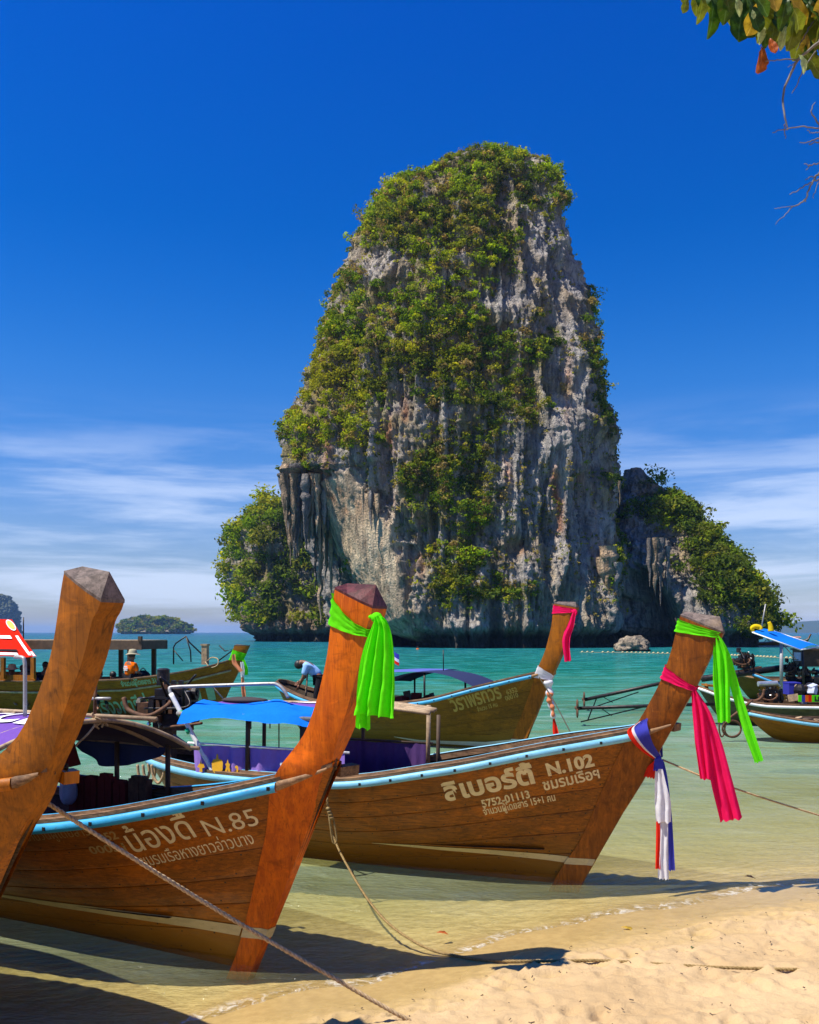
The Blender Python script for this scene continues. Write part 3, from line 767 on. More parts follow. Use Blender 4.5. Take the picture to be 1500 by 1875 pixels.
# dry tufts and creepers on the bare faces
d2 = np.clip(0.35 + 0.8 * nzv - 0.3 * ell_sum(tower.px, tower.py, BARE[1:4]) + 0.4 * ell_sum(tower.px, tower.py, [(850, 960, 120, 160, 1), (1000, 1020, 60, 80, .5), (780, 790, 160, 60, .6)]), 0, None) * (1 - wall_m) * sstep(1150, 1105, tower.py)
P2, O2, r2_, c2_ = tower.sample(d2, 5200, 32)
R2 = np.random.default_rng(3).uniform(0.25, 0.75, len(P2))
t2 = green(len(P2), 6, [0.10, 0.10, 0.05, 0.32, 0.22, 0.05, 0.1], P2)
dryg = (np.random.default_rng(8).random(len(P2)) < 0.45)[:, None]
t2 = np.where(dryg, np.array((0.30, 0.235, 0.07)) * np.random.default_rng(9).uniform(0.7, 1.2, (len(P2), 1)), t2)
tag(shrubs('creeper_cover', P2 + O2 * 0.12, R2, np.full(len(P2), 16), t2, 0.14, 7), kind='stuff')

# stalactites that hang from the overhang at the tower's left
sg = np.random.default_rng(14)
def stalactite(x, y, ztop, zbot, r, name='stalactite'):
    n = max(7, int((ztop - zbot) / 0.5)); k = np.linspace(0, 1, n)
    z = ztop + (zbot - ztop) * k
    wob = 0.28 * r * np.stack([vnoise(z / 1.7, x, 3, 1), vnoise(z / 1.7, x, 9, 2)], -1)
    rad = r * (1 - k ** 1.3 * 0.92) * (1 + 0.45 * vnoise(z / 0.7, x * 3, y, 5) + 0.2 * vnoise(z / 0.3, x * 5, y, 6))
    a = np.arange(10) * 2 * math.pi / 10
    rr = rad[:, None] * (1 + 0.34 * np.cos(3 * a[None] + x * 5 + z[:, None] * 0.4) * (0.5 + k[:, None]))
    P = np.stack([x + wob[:, :1] + rr * np.cos(a), y + wob[:, 1:] + rr * np.sin(a), np.repeat(z[:, None], 10, 1)], -1)
    base = np.array((0.36, 0.26, 0.17)) if sg.random() < 0.55 else np.array((0.22, 0.20, 0.19))
    col = np.repeat(np.repeat((base * sg.uniform(0.6, 1.5))[None, None], n, 0), 10, 1)
    return grid_obj(name, P, M['rock'], rock_obj, True, attrs={'tint': col.reshape(-1, 3)})
rows_ = []
for k in range(120):
    px = sg.uniform(518, 606); Y = sg.uniform(150.5, 160.0)
    ln = np.interp(px, [518, 530, 560, 590, 606], [910, 1000, 985, 985, 950]) + sg.normal() * 22
    rows_.append((px, Y, 868, ln, sg.gamma(3, 0.17) + 0.2))
rows_ += [(586, 156, 870, 1140, 0.75), (606, 157, 880, 1105, 0.6), (578, 158, 880, 1080, 0.45), (598, 159, 880, 1060, 0.7), (622, 158, 890, 1075, 0.7), (640, 156, 900, 1000, 0.6), (534, 152, 860, 1012, 1.5), (548, 153, 850, 990, 1.4), (525, 155, 850, 960, 1.1)]
for px in np.sort(sg.uniform(655, 742, 5)):                              # short fringe on the apron's lower edge
    rows_.append((px + sg.normal() * 2, 143.6 + sg.uniform(0, 2.0), 880 + 0.35 * (px - 624), 905 + 0.35 * (px - 624) + sg.uniform(0, 55), sg.uniform(0.2, 0.6)))
for px, Y, y0, y1, r in rows_:
    p0 = at(px, y0, Y); p1 = at(px, y1, Y)
    stalactite(p0[0], Y, p0[2], p1[2], r)

# the dark buttress behind the overhang
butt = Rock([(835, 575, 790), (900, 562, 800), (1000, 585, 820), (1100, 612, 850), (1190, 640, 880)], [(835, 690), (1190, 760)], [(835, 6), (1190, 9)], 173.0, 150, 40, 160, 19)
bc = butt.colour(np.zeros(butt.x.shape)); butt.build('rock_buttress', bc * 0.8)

# the lower rock with a cave at the right
SILR = [(860, 1152, 1166), (872, 1149, 1176), (890, 1141, 1186), (905, 1146, 1206), (925, 1138, 1226), (950, 1130, 1248), (975, 1120, 1272), (1000, 1112, 1298), (1030, 1095, 1322), (1080, 1085, 1352), (1110, 1080, 1366), (1140, 1076, 1374), (1165, 1076, 1370), (1187, 1076, 1364)]
right = Rock(SILR, [(860, 1160), (950, 1180), (1187, 1235)], [(860, 2), (900, 5), (1000, 12), (1100, 17), (1187, 18)], 166.0, 270, 60, 330, 51, amp=0.8)
cave = poly_mask(right.px, right.py, [(1150, 1200), (1140, 1100), (1165, 1040), (1190, 1050), (1215, 1085), (1240, 1120), (1262, 1160), (1265, 1200)], 12)
right.d = right.d - 11 * cave
right.project()
vegr = np.clip(ell_sum(right.px, right.py, [(1250, 940, 60, 30, 1.2), (1215, 915, 30, 16, .9), (1300, 1010, 50, 45, 1.3), (1340, 1060, 45, 55, 1.4), (1375, 1110, 30, 60, 1.5), (1300, 1100, 26, 20, .9), (1180, 885, 20, 16, .5), (1330, 1120, 40, 30, .4)]) - ell_sum(right.px, right.py, [(1300, 1130, 34, 34, .7), (1275, 1040, 14, 40, .5)]), 0, 1.4) * (1 - cave)
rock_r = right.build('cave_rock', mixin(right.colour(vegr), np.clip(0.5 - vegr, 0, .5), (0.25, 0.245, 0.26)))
P3, O3, _, _ = right.sample(vegr ** 1.3 * sstep(1170, 1150, right.py) + 1e-6, 1000, 33)
R3 = np.random.default_rng(4).gamma(5.0, 0.30, len(P3)) + 0.3
tag(shrubs('shrub_cover', P3 + O3 * (R3 * 0.35)[:, None], R3, np.clip((R3 * 36).astype(int), 20, 110), green(len(P3), 10, [0.14, 0.26, 0.2, 0.14, 0.16, 0.02, 0.1], P3), 0.24, 8), kind='stuff')
for px, y0, y1, r in [(1118, 1000, 1118, 1.3), (1108, 1020, 1105, 1.0), (1128, 1030, 1115, 1.0), (1200, 985, 1090, .6), (1210, 985, 1110, .5), (1190, 985, 1075, .5), (1222, 1000, 1085, .4), (1135, 880, 925, 0.35)]:
    p0 = at(px, y0, 147 if px < 1180 else 150); p1 = at(px, y1, 147 if px < 1180 else 150)
    stalactite(p0[0], p0[1], p0[2], p1[2], r)
hp = np.array([at(1134, 880, 150), at(1138, 890, 150), at(1130, 872, 150)])
tag(shrubs('hanging_shrub', hp, np.array([1.2, 1.0, 0.9]), np.array([60, 50, 50]), np.tile((0.03, 0.055, 0.012), (3, 1)), 0.26, 77), 'dark shrub clinging to the right edge of the limestone tower', 'shrub')

# the wooded hill at the left of the tower
hill = Rock([(914, 512, 600), (930, 497, 640), (950, 480, 660), (985, 456, 680), (1040, 438, 690), (1090, 445, 700), (1130, 456, 700), (1172, 470, 700)], [(914, 560), (1172, 600)], [(914, 5), (985, 22), (1172, 28)], 262.0, 170, 40, 170, 71, amp=1.2, undercut=3.0)
vh = sstep(1150, 1125, hill.py)
hc = mixin(hill.colour(vh), sstep(1120, 1140, hill.py) * sstep(1165, 1150, hill.py) * 0.6, (0.30, 0.19, 0.11))
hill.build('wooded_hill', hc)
P4, O4, _, _ = hill.sample(vh + 1e-6, 900, 34, front=False)
R4 = np.random.default_rng(6).gamma(6.0, 0.42, len(P4)) + 0.6
tag(shrubs('tree_cover', P4 + O4 * (R4 * 0.4)[:, None], R4, np.clip((R4 * 30).astype(int), 40, 150), green(len(P4), 12, [0.22, 0.26, 0.14, 0.14, 0.16, 0.04, 0.1], P4, 14), 0.40, 9), kind='stuff')

# boulder at the water's edge
def boulder(name, c, size, seed, label, cat):
    nu, nv = 60, 40
    a, p = np.meshgrid(np.linspace(0, 2 * np.pi, nu, endpoint=False), np.linspace(0, np.pi, nv))
    d = np.stack([np.sin(p) * np.cos(a), np.sin(p) * np.sin(a), np.cos(p)], -1)
    r = 1 + 0.22 * fbm(d[..., 0] * 1.6, d[..., 1] * 1.6, d[..., 2] * 1.6, 3, seed) + 0.10 * ridged(d[..., 0] * 4, d[..., 1] * 4, d[..., 2] * 4, 3, seed + 3)
    P = d * r[..., None] * np.array(size) + np.array(c)
    col = np.tile((0.33, 0.27, 0.20), (nu * nv, 1)) * (1 + 0.35 * fbm(P[..., 0] * 1.2, P[..., 1] * 1.2, P[..., 2] * 1.2, 3, 5).reshape(-1, 1))
    col = np.where(P[..., 2].reshape(-1, 1) < 0.25, (0.06, 0.055, 0.05), col)
    return tag(grid_obj(name, P, M['rock'], close=True, attrs={'tint': col}), label, cat)
boulder('boulder', (28.4, 119.0, 0.35), (2.1, 1.8, 1.35), 4, 'pale rugged boulder in the water before the dark cave', 'boulder')

# far islands and hills
isl = Rock([(1129, 275, 296), (1131, 258, 306), (1136, 236, 322), (1143, 229, 338), (1152, 226, 346), (1160, 225, 349)], [(1129, 284), (1160, 287)], [(1129, 6), (1160, 34)], 1400.0, 120, 30, 60, 81, amp=3.0, undercut=4.0)
isl.build('wooded_islet', mixin(isl.colour(np.ones(isl.x.shape)), 0.8 * sstep(5, 9, isl.Z), (0.05, 0.075, 0.02)))
P5, O5, _, _ = isl.sample((isl.Z > 3).astype(float), 420, 35, front=False)
R5 = np.random.default_rng(12).uniform(3.0, 6.5, len(P5))
tag(shrubs('tree_cover', P5, R5, np.full(len(P5), 60), green(len(P5), 14), 1.3, 10), kind='stuff')
lt = Rock([(1088, -26, 4), (1092, -42, 12), (1102, -56, 21), (1120, -66, 28), (1145, -72, 31), (1160, -74, 33)], [(1088, -12), (1160, -20)], [(1088, 10), (1160, 50)], 2100.0, 110, 30, 80, 91, amp=4.0, undercut=3.0)
lt.build('far_karst_rock', mixin(lt.colour(np.ones(lt.x.shape)), np.full(lt.x.shape, 0.85), (0.045, 0.065, 0.025)))
hx = np.linspace(2050, 5200, 160); hy = np.linspace(0, 1, 14)
prof = 14 + 60 * sstep(2050, 2500, hx) * (0.75 + 0.35 * fbm(hx / 420, 0, 0, 4, 3)) + 80 * sstep(2500, 3600, hx)
HXg, HKg = np.meshgrid(hx, hy)
Ph = np.stack([HXg, 5200 + 900 * HKg, -3 + (prof[None] + 3) * np.sin(HKg * np.pi) ** 0.8 * (1 + 0.10 * fbm(HXg / 150, HKg * 6, 0, 3, 6))], -1)
tag(grid_obj('far_hills', Ph, M['rock'], attrs={'tint': np.tile((0.05, 0.07, 0.03), (Ph.shape[0] * Ph.shape[1], 1))}), kind='structure')

# the sea air that blues the far islands
hz = NT('sea_haze')
pv = hz.node('ShaderNodeVolumePrincipled', {'Color': (0.30, 0.56, 1.0, 1), 'Density': 0.00010, 'Anisotropy': 0.2})
hz.l.new(pv.outputs[0], hz.out.inputs['Volume'])
hb_ = MB(); hb_.box((0, 6900, 40.5), (27600, 14100, 91))
tag(hb_.build('haze', [hz.m]), kind='stuff')

# ------------------------------------------------------------------ long-tail boats
class Frame:
    """a boat's own axes: u forward along the keel, v to the far side, w up; origin where the stem meets the water"""
    def __init__(s, foot, deg):
        s.o = np.array([foot[0], foot[1], 0.0]); t = math.radians(deg); s.rz = -t
        s.d = np.array([math.cos(t), -math.sin(t), 0]); s.n = np.array([math.sin(t), math.cos(t), 0])
    def W(s, u, v, w): return s.o + u * s.d + v * s.n + np.array([0, 0, w])
    def L(s, px, py, v=0.0):
        """local point on the plane v that a photo pixel looks at"""
        r = np.array([(px - CXP) / FPX, 1.0, -(py - HYP) / FPX]); c = np.array([0, 0, CAMH])
        k = ((s.o - c) @ s.n + v) / (r @ s.n); p = c + k * r - s.o
        return np.array([p @ s.d, v, p[2]])
    def LW(s, p):
        p = np.asarray(p, float) - s.o
        return np.array([p @ s.d, p @ s.n, p[2]])

class Hull:
    def __init__(s, gun, beam, zmid=-0.22, zbow=-0.05, zstern=0.05, uf=0.0):
        s.uf = uf
        gun = np.array(gun, float); beam = np.array(beam, float)
        s.u0, s.u1 = gun[0, 0], gun[-1, 0]
        s._g = pchip(gun[:, 0], gun[:, 1]); s._b = pchip(beam[:, 0], beam[:, 1])
        s._k = pchip([0, 0.12, 0.45, 0.85, 1.0], [zstern, zmid * 0.7, zmid, (zmid * 0.6 + zbow * 0.4), zbow])
    def par(s, t):
        t = np.asarray(t, float)
        ug = s.u0 + (s.u1 - s.u0) * t
        uk = (s.u0 + 0.7) * (1 - t) + s.uf * t
        p = 0.70 + 0.24 * sstep(0.45, 1.0, t); q = 1.18 - 0.18 * sstep(0.4, 1.0, t)
        return ug, s._g(ug), s._b(ug), uk, s._k(t), p, q
    def S(s, t, k, off=0.0):
        """point of the near side; k 0 at the keel, 1 at the gunwale; off pushes outwards"""
        ug, zg, hb, uk, zk, p, q = s.par(t)
        k = np.asarray(k, float)
        return np.stack([uk + (ug - uk) * k, -(hb * k ** p + off), zk + (zg - zk) * k ** q], -1)
    def v_at(s, u, w):
        t = np.linspace(0.3, 1.0, 160)
        ug, zg, hb, uk, zk, p, q = s.par(t)
        k = np.clip((w - zk) / (zg - zk), 0, 1.0) ** (1 / q)
        return float(np.interp(u, uk + (ug - uk) * k, hb * k ** p))

def mirror(P):
    Q = P.copy(); Q[..., 1] *= -1; return Q

def text_mesh(body, size, bold=0.0, shear=0.0, res=3, space=1.0):
    c = bpy.data.curves.new('lettering', 'FONT'); c.body = body; c.size = size; c.offset = bold; c.shear = shear
    c.resolution_u = res; c.space_character = space; c.align_x = 'LEFT'
    o = bpy.data.objects.new('lettering', c); COL.objects.link(o)
    dg = bpy.context.evaluated_depsgraph_get(); dg.update()
    me = bpy.data.meshes.new_from_object(o.evaluated_get(dg))
    bm = bmesh.new(); bm.from_mesh(me)
    bmesh.ops.triangulate(bm, faces=bm.faces[:])
    lim = size * 0.6
    for _ in range(2):
        ee = [e for e in bm.edges if e.calc_length() > lim]
        if not ee: break
        bmesh.ops.subdivide_edges(bm, edges=ee, cuts=1)
        bmesh.ops.triangulate(bm, faces=bm.faces[:])
    V = np.array([v.co[:] for v in bm.verts]).reshape(-1, 3); F = [tuple(v.index for v in f.verts) for f in bm.faces]
    bm.free(); bpy.data.meshes.remove(me); bpy.data.objects.remove(o); bpy.data.curves.remove(c)
    return V, F

def hull_text(root, H, body, size, u, w, slope, mat, off=0.0185, bold=0.0, shear=0.0, sy=1.0, sx=1.0, curve=0.0, name='lettering'):
    V, F = text_mesh(body, size, bold, shear)
    if not len(V): return
    x, y = V[:, 0] * sx, V[:, 1] * sy
    ww = w + slope * x + curve * x * x + y
    uu = u + x - y * slope * 0.6
    P = np.array([[a, -(H.v_at(a, b) + off), b] for a, b in zip(uu, ww)])
    return mesh_np(name, P, F, mat, root, smooth=False)

def make_boat(name, label, cat, F, gun, beam, stem, mats, planks=6, rail=True, stripe=None, zmid=-0.22, zbow=-0.05, group='long-tail boats moored at the beach', prow_half=0.115, deck=0.9, detail=True, rail_stop=0.955, cap_stop=1.0, peg=0.8, trim=False):
    root = empty(name, tuple(F.o), F.rz, label, cat, group)
    H = Hull(gun, beam, zmid, zbow)
    t = np.concatenate([np.linspace(0, 0.08, 14), np.linspace(0.08, 1, 70)[1:]]); k = np.linspace(0, 1, 14)
    T, K = np.meshgrid(t, k, indexing='ij')
    near = H.S(T, K)
    body = MB(); body.grid(near); body.grid(mirror(near))
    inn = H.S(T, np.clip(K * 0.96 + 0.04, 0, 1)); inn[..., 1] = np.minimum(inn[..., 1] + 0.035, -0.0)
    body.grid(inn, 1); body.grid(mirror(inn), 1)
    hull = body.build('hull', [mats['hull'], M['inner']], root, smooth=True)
    # strakes: each plank stands a little proud, with a recessed seam between neighbours
    if planks:
        ks = np.linspace(0.06, 0.955, planks + 1)
        tt = np.linspace(0.004, 0.985, 110)
        for i in range(planks):
            a, b = ks[i] + 0.0015, ks[i + 1] - 0.0015
            prof = [(a, 0.0122), (a + 0.002, 0.014), (a + 0.008, 0.015), ((a + b) / 2, 0.0155), (b - 0.008, 0.015), (b - 0.002, 0.014), (b, 0.0122)]
            P = np.stack([H.S(tt, np.full(tt.shape, kk), oo) for kk, oo in prof], 1)
            for Q in (P, mirror(P)):
                grid_obj('plank', Q, mats['hull'], hull)
        if detail:                                              # nail heads along every plank edge
            nb_ = MB(); a8 = np.arange(6) * math.pi / 3
            for i in range(planks):
                for kk in (ks[i] + 0.022, ks[i + 1] - 0.022):
                    for tv in np.arange(0.30 + 0.01 * (i % 2), 0.975, 0.045):
                        c0 = H.S(np.array([tv]), np.array([kk]), 0.0168)[0]; c1 = H.S(np.array([tv + 0.002]), np.array([kk]), 0.0168)[0]; c2 = H.S(np.array([tv]), np.array([kk + 0.01]), 0.0168)[0]
                        e1 = c1 - c0; e1 /= np.linalg.norm(e1); e2 = c2 - c0; e2 -= e1 * (e1 @ e2); e2 /= np.linalg.norm(e2)
                        for sg0 in (1, -1):
                            Vn = c0 + 0.0075 * (np.cos(a8)[:, None] * e1 + np.sin(a8)[:, None] * e2); Vn[:, 1] *= sg0
                            nb_.add(Vn, [tuple(range(6))])
            tag(nb_.build('nail_heads', [M['iron']], hull), kind='stuff')
    # rub rail and capping along both gunwales
    for sgn in (1, -1):
        tr = np.concatenate([np.linspace(0.0, 0.06, 14), np.linspace(0.06, rail_stop, 60)[1:]])
        def edge(tv, dv, dz):
            ug, zg, hb, uk, zk, p, q = H.par(tv)
            v = -(hb + dv); v = np.minimum(v, 0.0)
            return np.stack([ug, v * sgn, zg + dz], -1)
        if rail:
            prof = [(0.010, -0.072), (0.040, -0.068), (0.048, -0.040), (0.044, -0.006), (0.012, 0.0)]
            grid_obj('rub_rail', np.stack([edge(tr, dv, dz) for dv, dz in prof], 1), mats['rail'], root)
            t2 = np.linspace(rail_stop + 0.0005, 1.0, 8); q2 = (t2 - t2[0]) / (t2[-1] - t2[0])
            rows2 = []
            for dv, dz in [(0.004, -0.068), (0.036, -0.064), (0.044, -0.040), (0.040, -0.006), (0.006, 0.0)]:
                ug, zg, hb, *_ = H.par(t2)
                vv2 = np.maximum(hb + 0.004, 0.092) + (dv - 0.004) * (1 - 0.8 * q2)
                rows2.append(np.stack([ug - 0.02 * q2, -vv2 * sgn, zg + 0.004 + dz * (1 - 0.75 * q2)], -1))
            grid_obj('rail_tip', np.stack(rows2, 1), M['tip_wood'] if mats['rail'] is not M['stem_brown'] else M['cap_wood'], root)
        tc_ = np.concatenate([np.linspace(0.0, 0.06, 14), np.linspace(0.06, cap_stop, 60)[1:]])
        prof = [(0.012, 0.002), (0.014, 0.030), (0.0, 0.036), (-0.035, 0.036), (-0.040, 0.054), (-0.085, 0.054), (-0.090, -0.02)]
        grid_obj('gunwale_cap', np.stack([edge(tc_, dv, dz) for dv, dz in prof], 1), M['cap_wood'], root, smooth=False)
        if trim: grid_obj('cap_trim', np.stack([edge(tc_, dv, dz) for dv, dz in [(-0.066, 0.0555), (-0.068, 0.0575), (-0.088, 0.0575), (-0.0915, 0.05)]], 1), mats['rail'], root)
        if rail and detail:
            bl = MB()
            for tb in np.linspace(0.30, 0.95, 13):
                p = edge(np.array([tb]), 0.049, -0.035)[0]
                bl.box(p, (0.022, 0.010, 0.026))
            tag(bl.build('rail_bolts', [M['iron']], root), kind='stuff')
    # stem timber rising into the prow
    st = np.array(stem['rows'], float)                      # w, back u, front u
    w = np.linspace(st[0, 0], st[-1, 0], 46)
    ub = pchip(st[:, 0], st[:, 1])(w); uf = pchip(st[:, 0], st[:, 2])(w)
    zg1 = float(H._g(H.u1)); up = sstep(zg1 - 0.06, zg1 + 0.30, w)
    hull_v = np.array([max(H.v_at(a, min(b, float(H._g(min(max(a, H.u0), H.u1))) - 0.005)), 0.05) + 0.022 for a, b in zip(ub, w)])
    kern = np.array([1, 3, 4, 3, 1]) / 12.0
    hull_v = np.convolve(np.pad(hull_v, 2, 'edge'), kern, 'valid')
    hbk = hull_v * (1 - up) + prow_half * up
    us = uf - (0.06 + 0.02 * up)
    hull_s = np.array([H.v_at(a, min(b, zg1 - 0.01)) + 0.02 for a, b in zip(us, w)])
    hsh = np.maximum(hull_s * (1 - up) + prow_half * 0.98 * up, 0.04)
    hf = 0.045 * (1 - up) + prow_half * 0.80 * up
    ring = np.stack([np.stack([ub, -hbk, w], -1), np.stack([ub * 0.5 + us * 0.5, -(hbk + hsh) / 2 - 0.004, w], -1), np.stack([us, -hsh, w], -1), np.stack([uf, -hf, w], -1),
                     np.stack([uf, hf, w], -1), np.stack([us, hsh, w], -1), np.stack([ub * 0.5 + us * 0.5, (hbk + hsh) / 2 + 0.004, w], -1), np.stack([ub, hbk, w], -1)], 1)
    ring[:, [0, 3, 4, 7], 0] += 0.006 * fbm(w * 3.1, 0.5, 0, 3, int(F.o[1] * 7))[:, None]
    tilt = stem.get('tilt', 0.12)                           # the top is cut sloping to the front, hipped like a roof
    wt = st[-1, 0]; topk = sstep(wt - 0.30, wt, ring[..., 2])
    frac = (ring[..., 0] - ub[:, None]) / (uf - ub)[:, None]
    ring[..., 2] -= topk * tilt * np.clip(frac, 0, 1)
    n, m = ring.shape[:2]
    sb = MB(); sb.add(ring.reshape(-1, 3), [tuple(f) for f in grid_faces(n, m, True)])
    so = sb.build('stem_post', [mats['stem']], root, smooth=True); so.data.set_sharp_from_angle(angle=math.radians(24))
    top = ring[-1]; up_ = np.array([0, 0, 0.006])
    r0 = np.array([ub[-1] + 0.10 * (uf - ub)[-1], 0, wt + 0.035]); r1 = np.array([uf[-1] - 0.10 * (uf - ub)[-1], 0, wt + stem.get('ridge', 0.02)])
    V = np.concatenate([top + np.array([0, 0, -0.012]), top * np.array([1, 1.02, 1]) + up_, [r0, r1]])
    Fc = [(i, (i + 1) % m, m + (i + 1) % m, m + i) for i in range(m)]
    a, b = 2 * m, 2 * m + 1
    Fc += [(m, m + 1, a), (m + 1, m + 2, b, a), (m + 2, m + 3, b), (m + 3, m + 4, b), (m + 4, m + 5, b), (m + 5, m + 6, a, b), (m + 6, m + 7, a), (m + 7, m, a)]
    mesh_np('prow_cap', V, Fc, mats['end'], root, smooth=False)
    # breast peg that sticks out past the stem below the rail
    if detail:
        pg = MB(); pg.box((H.u1 - 0.02, 0.06 + 0.11 * peg, zg1 - 0.045), (0.075, 0.22 * peg, 0.07), (0, 0.1, -0.25)); pg.build('breast_peg', [M['cap_wood'] if mats['stem'] is not M['stem_brown'] else M['stem_brown']], root)
    # fore deck, floor and thwarts
    td = np.linspace(1 - deck / (H.u1 - H.u0), 0.97, 8)
    ug, zg, hb, *_ = H.par(td)
    vv = np.linspace(-1, 1, 6)
    D = np.stack([np.repeat(ug[:, None], 6, 1), vv[None] * (hb[:, None] - 0.05), np.repeat((zg - 0.10)[:, None], 6, 1)], -1)
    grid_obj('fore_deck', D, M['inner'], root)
    tf = np.linspace(0.06, 0.86, 20); kk = 0.42
    pf = H.S(tf, np.full(tf.shape, kk)); w0 = 0.30
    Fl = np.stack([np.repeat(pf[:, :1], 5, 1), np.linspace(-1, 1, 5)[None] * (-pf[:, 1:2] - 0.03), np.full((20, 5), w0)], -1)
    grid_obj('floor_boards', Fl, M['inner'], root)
    if detail:
        for ut in np.linspace(H.u0 + 1.6, H.u1 - 2.0, 5):
            zt = float(H._g(ut)) - 0.30; hbm = H.v_at(ut - 0.13, zt - 0.03) - 0.09
            th = MB(); th.box((ut, 0, zt), (0.26, 2 * hbm, 0.035)); th.build('thwart', [M['cap_wood']], root)
    if stripe:
        ts = np.linspace(stripe['t0'], stripe.get('t1', 0.995), 220)
        ug, zg, hb, uk, zk, p, q = H.par(ts)
        wl0 = np.interp(ts, *stripe['lo']); wl1 = np.interp(ts, *stripe['hi'])
        rows = []
        for f in np.linspace(0, 1, 9):
            z = wl0 + (wl1 - wl0) * f
            kq = np.clip((z - zk) / (zg - zk), 0.0, 1) ** (1 / q)
            rows.append(H.S(ts, kq, 0.022))
        P = np.stack(rows, 1)
        grid_obj('waterline_stripe', P, mats['stripe'], root); grid_obj('waterline_stripe', mirror(P), mats['stripe'], root)
        zz = np.linspace(wl0[-1], wl1[-1], 4)
        P = np.array([[[np.interp(z, w, ring[:, c, 0]), np.interp(z, w, ring[:, c, 1]) * 1.0, z] for c in range(8)] for z in zz])
        cen = P.mean(1, keepdims=True); dd = P - cen; dd[..., 2] = 0
        P = P + dd / np.linalg.norm(dd, axis=-1, keepdims=True) * 0.005
        grid_obj('stem_stripe', P, mats['stripe'], root, smooth=False)
    return root, H, ring

def tube_obj(name, pts, r, mat, parent=None, n=8, smooth=True):
    mb = MB(); mb.tube(pts, r, n); return mb.build(name, [mat], parent, smooth)

def bez(pts, n=24):
    """smooth curve through points (Catmull-Rom)"""
    p = np.array(pts, float); p = np.concatenate([[2 * p[0] - p[1]], p, [2 * p[-1] - p[-2]]])
    out = []
    for i in range(1, len(p) - 2):
        for t in np.linspace(0, 1, n, endpoint=False):
            out.append(0.5 * ((2 * p[i]) + (-p[i-1] + p[i+1]) * t + (2*p[i-1] - 5*p[i] + 4*p[i+1] - p[i+2]) * t*t + (-p[i-1] + 3*p[i] - 3*p[i+1] + p[i+2]) * t**3))
    out.append(p[-2]); return np.array(out)

# --- the four boats that show largest
FB = Frame((-1.127, 6.722), 29)
matsB = dict(hull=M['hull_b'], stem=M['stem_orange'], end=M['end_purple'], rail=M['blue_rail'], stripe=M['stripe'])
boatB, HB, ringB = make_boat('longtail_boat', 'brown boat lettered N.85 with bright blue rail and orange prow tied in lime green', 'boat', FB,
    [(-6.6, 1.05), (-5.2, 0.94), (-3.6, 0.88), (-2.4, 0.91), (-1.5, 1.00), (-0.9, 1.09), (-0.3, 1.215), (0.2, 1.335), (0.45, 1.40), (0.72, 1.48)],
    [(-6.6, 0.02), (-6.45, 0.30), (-6.1, 0.50), (-5, 0.72), (-3.2, 0.80), (-1.6, 0.80), (-0.9, 0.72), (-0.3, 0.56), (0.2, 0.33), (0.5, 0.16), (0.72, 0.045)],
    dict(rows=[(-0.12, -0.20, -0.03), (0.06, -0.11, 0.055), (0.35, -0.01, 0.19), (0.71, 0.13, 0.36), (1.03, 0.25, 0.50), (1.32, 0.34, 0.625), (1.47, 0.395, 0.69), (1.72, 0.54, 0.80), (2.02, 0.655, 0.905), (2.32, 0.725, 0.99), (2.70, 0.775, 1.06)], tilt=0.13),
    matsB, zmid=-0.06, trim=True, stripe=dict(t1=0.965, t0=0.55, lo=([0, 0.55, 0.62, 0.75, 0.9, 1.0], [.3, 0.295, 0.282, 0.258, 0.225, 0.195]), hi=([0, .55, 0.62, 0.75, 0.9, 1.0], [.3, 0.30, 0.312, 0.318, 0.302, 0.278])))
FC_ = Frame((1.665, 8.987), 22)
matsC = dict(hull=M['hull_c'], stem=M['stem_red'], end=M['end_grey'], rail=M['pale_blue_rail'], stripe=M['stripe'])
boatC, HC, ringC = make_boat('longtail_boat', 'dark brown boat lettered N.102, prow tied in green, pink and tricolour', 'boat', FC_,
    [(-5.05, 1.00), (-4.5, 0.945), (-3.7, 0.905), (-2.4, 0.925), (-1.2, 1.115), (-0.25, 1.32), (0.48, 1.46), (0.87, 1.55)],
    [(-5.05, 0.02), (-4.95, 0.22), (-4.6, 0.42), (-3.8, 0.62), (-2.4, 0.76), (-1.2, 0.74), (-0.25, 0.50), (0.48, 0.21), (0.87, 0.045)],
    dict(rows=[(-0.12, -0.31, -0.03), (0.10, -0.19, 0.075), (0.42, 0.01, 0.245), (0.96, 0.25, 0.565), (1.34, 0.43, 0.765), (1.56, 0.56, 0.885), (1.98, 0.77, 1.11), (2.29, 0.865, 1.235), (2.56, 0.935, 1.31)], tilt=0.16, ridge=-0.015),
    matsC, zmid=-0.06, trim=True, stripe=dict(t1=0.965, t0=0.52, lo=([0, 0.52, 0.6, 0.75, 0.9, 1.0], [.27, 0.27, 0.255, 0.222, 0.185, 0.150]), hi=([0, .52, 0.6, 0.75, 0.9, 1.0], [.27, 0.275, 0.28, 0.268, 0.245, 0.215])))
FA = Frame((-2.860, 5.562), 29)
matsA = dict(hull=M['hull_b'], stem=M['stem_brown'], end=M['end_grey'], rail=M['stem_brown'], stripe=M['stripe'])
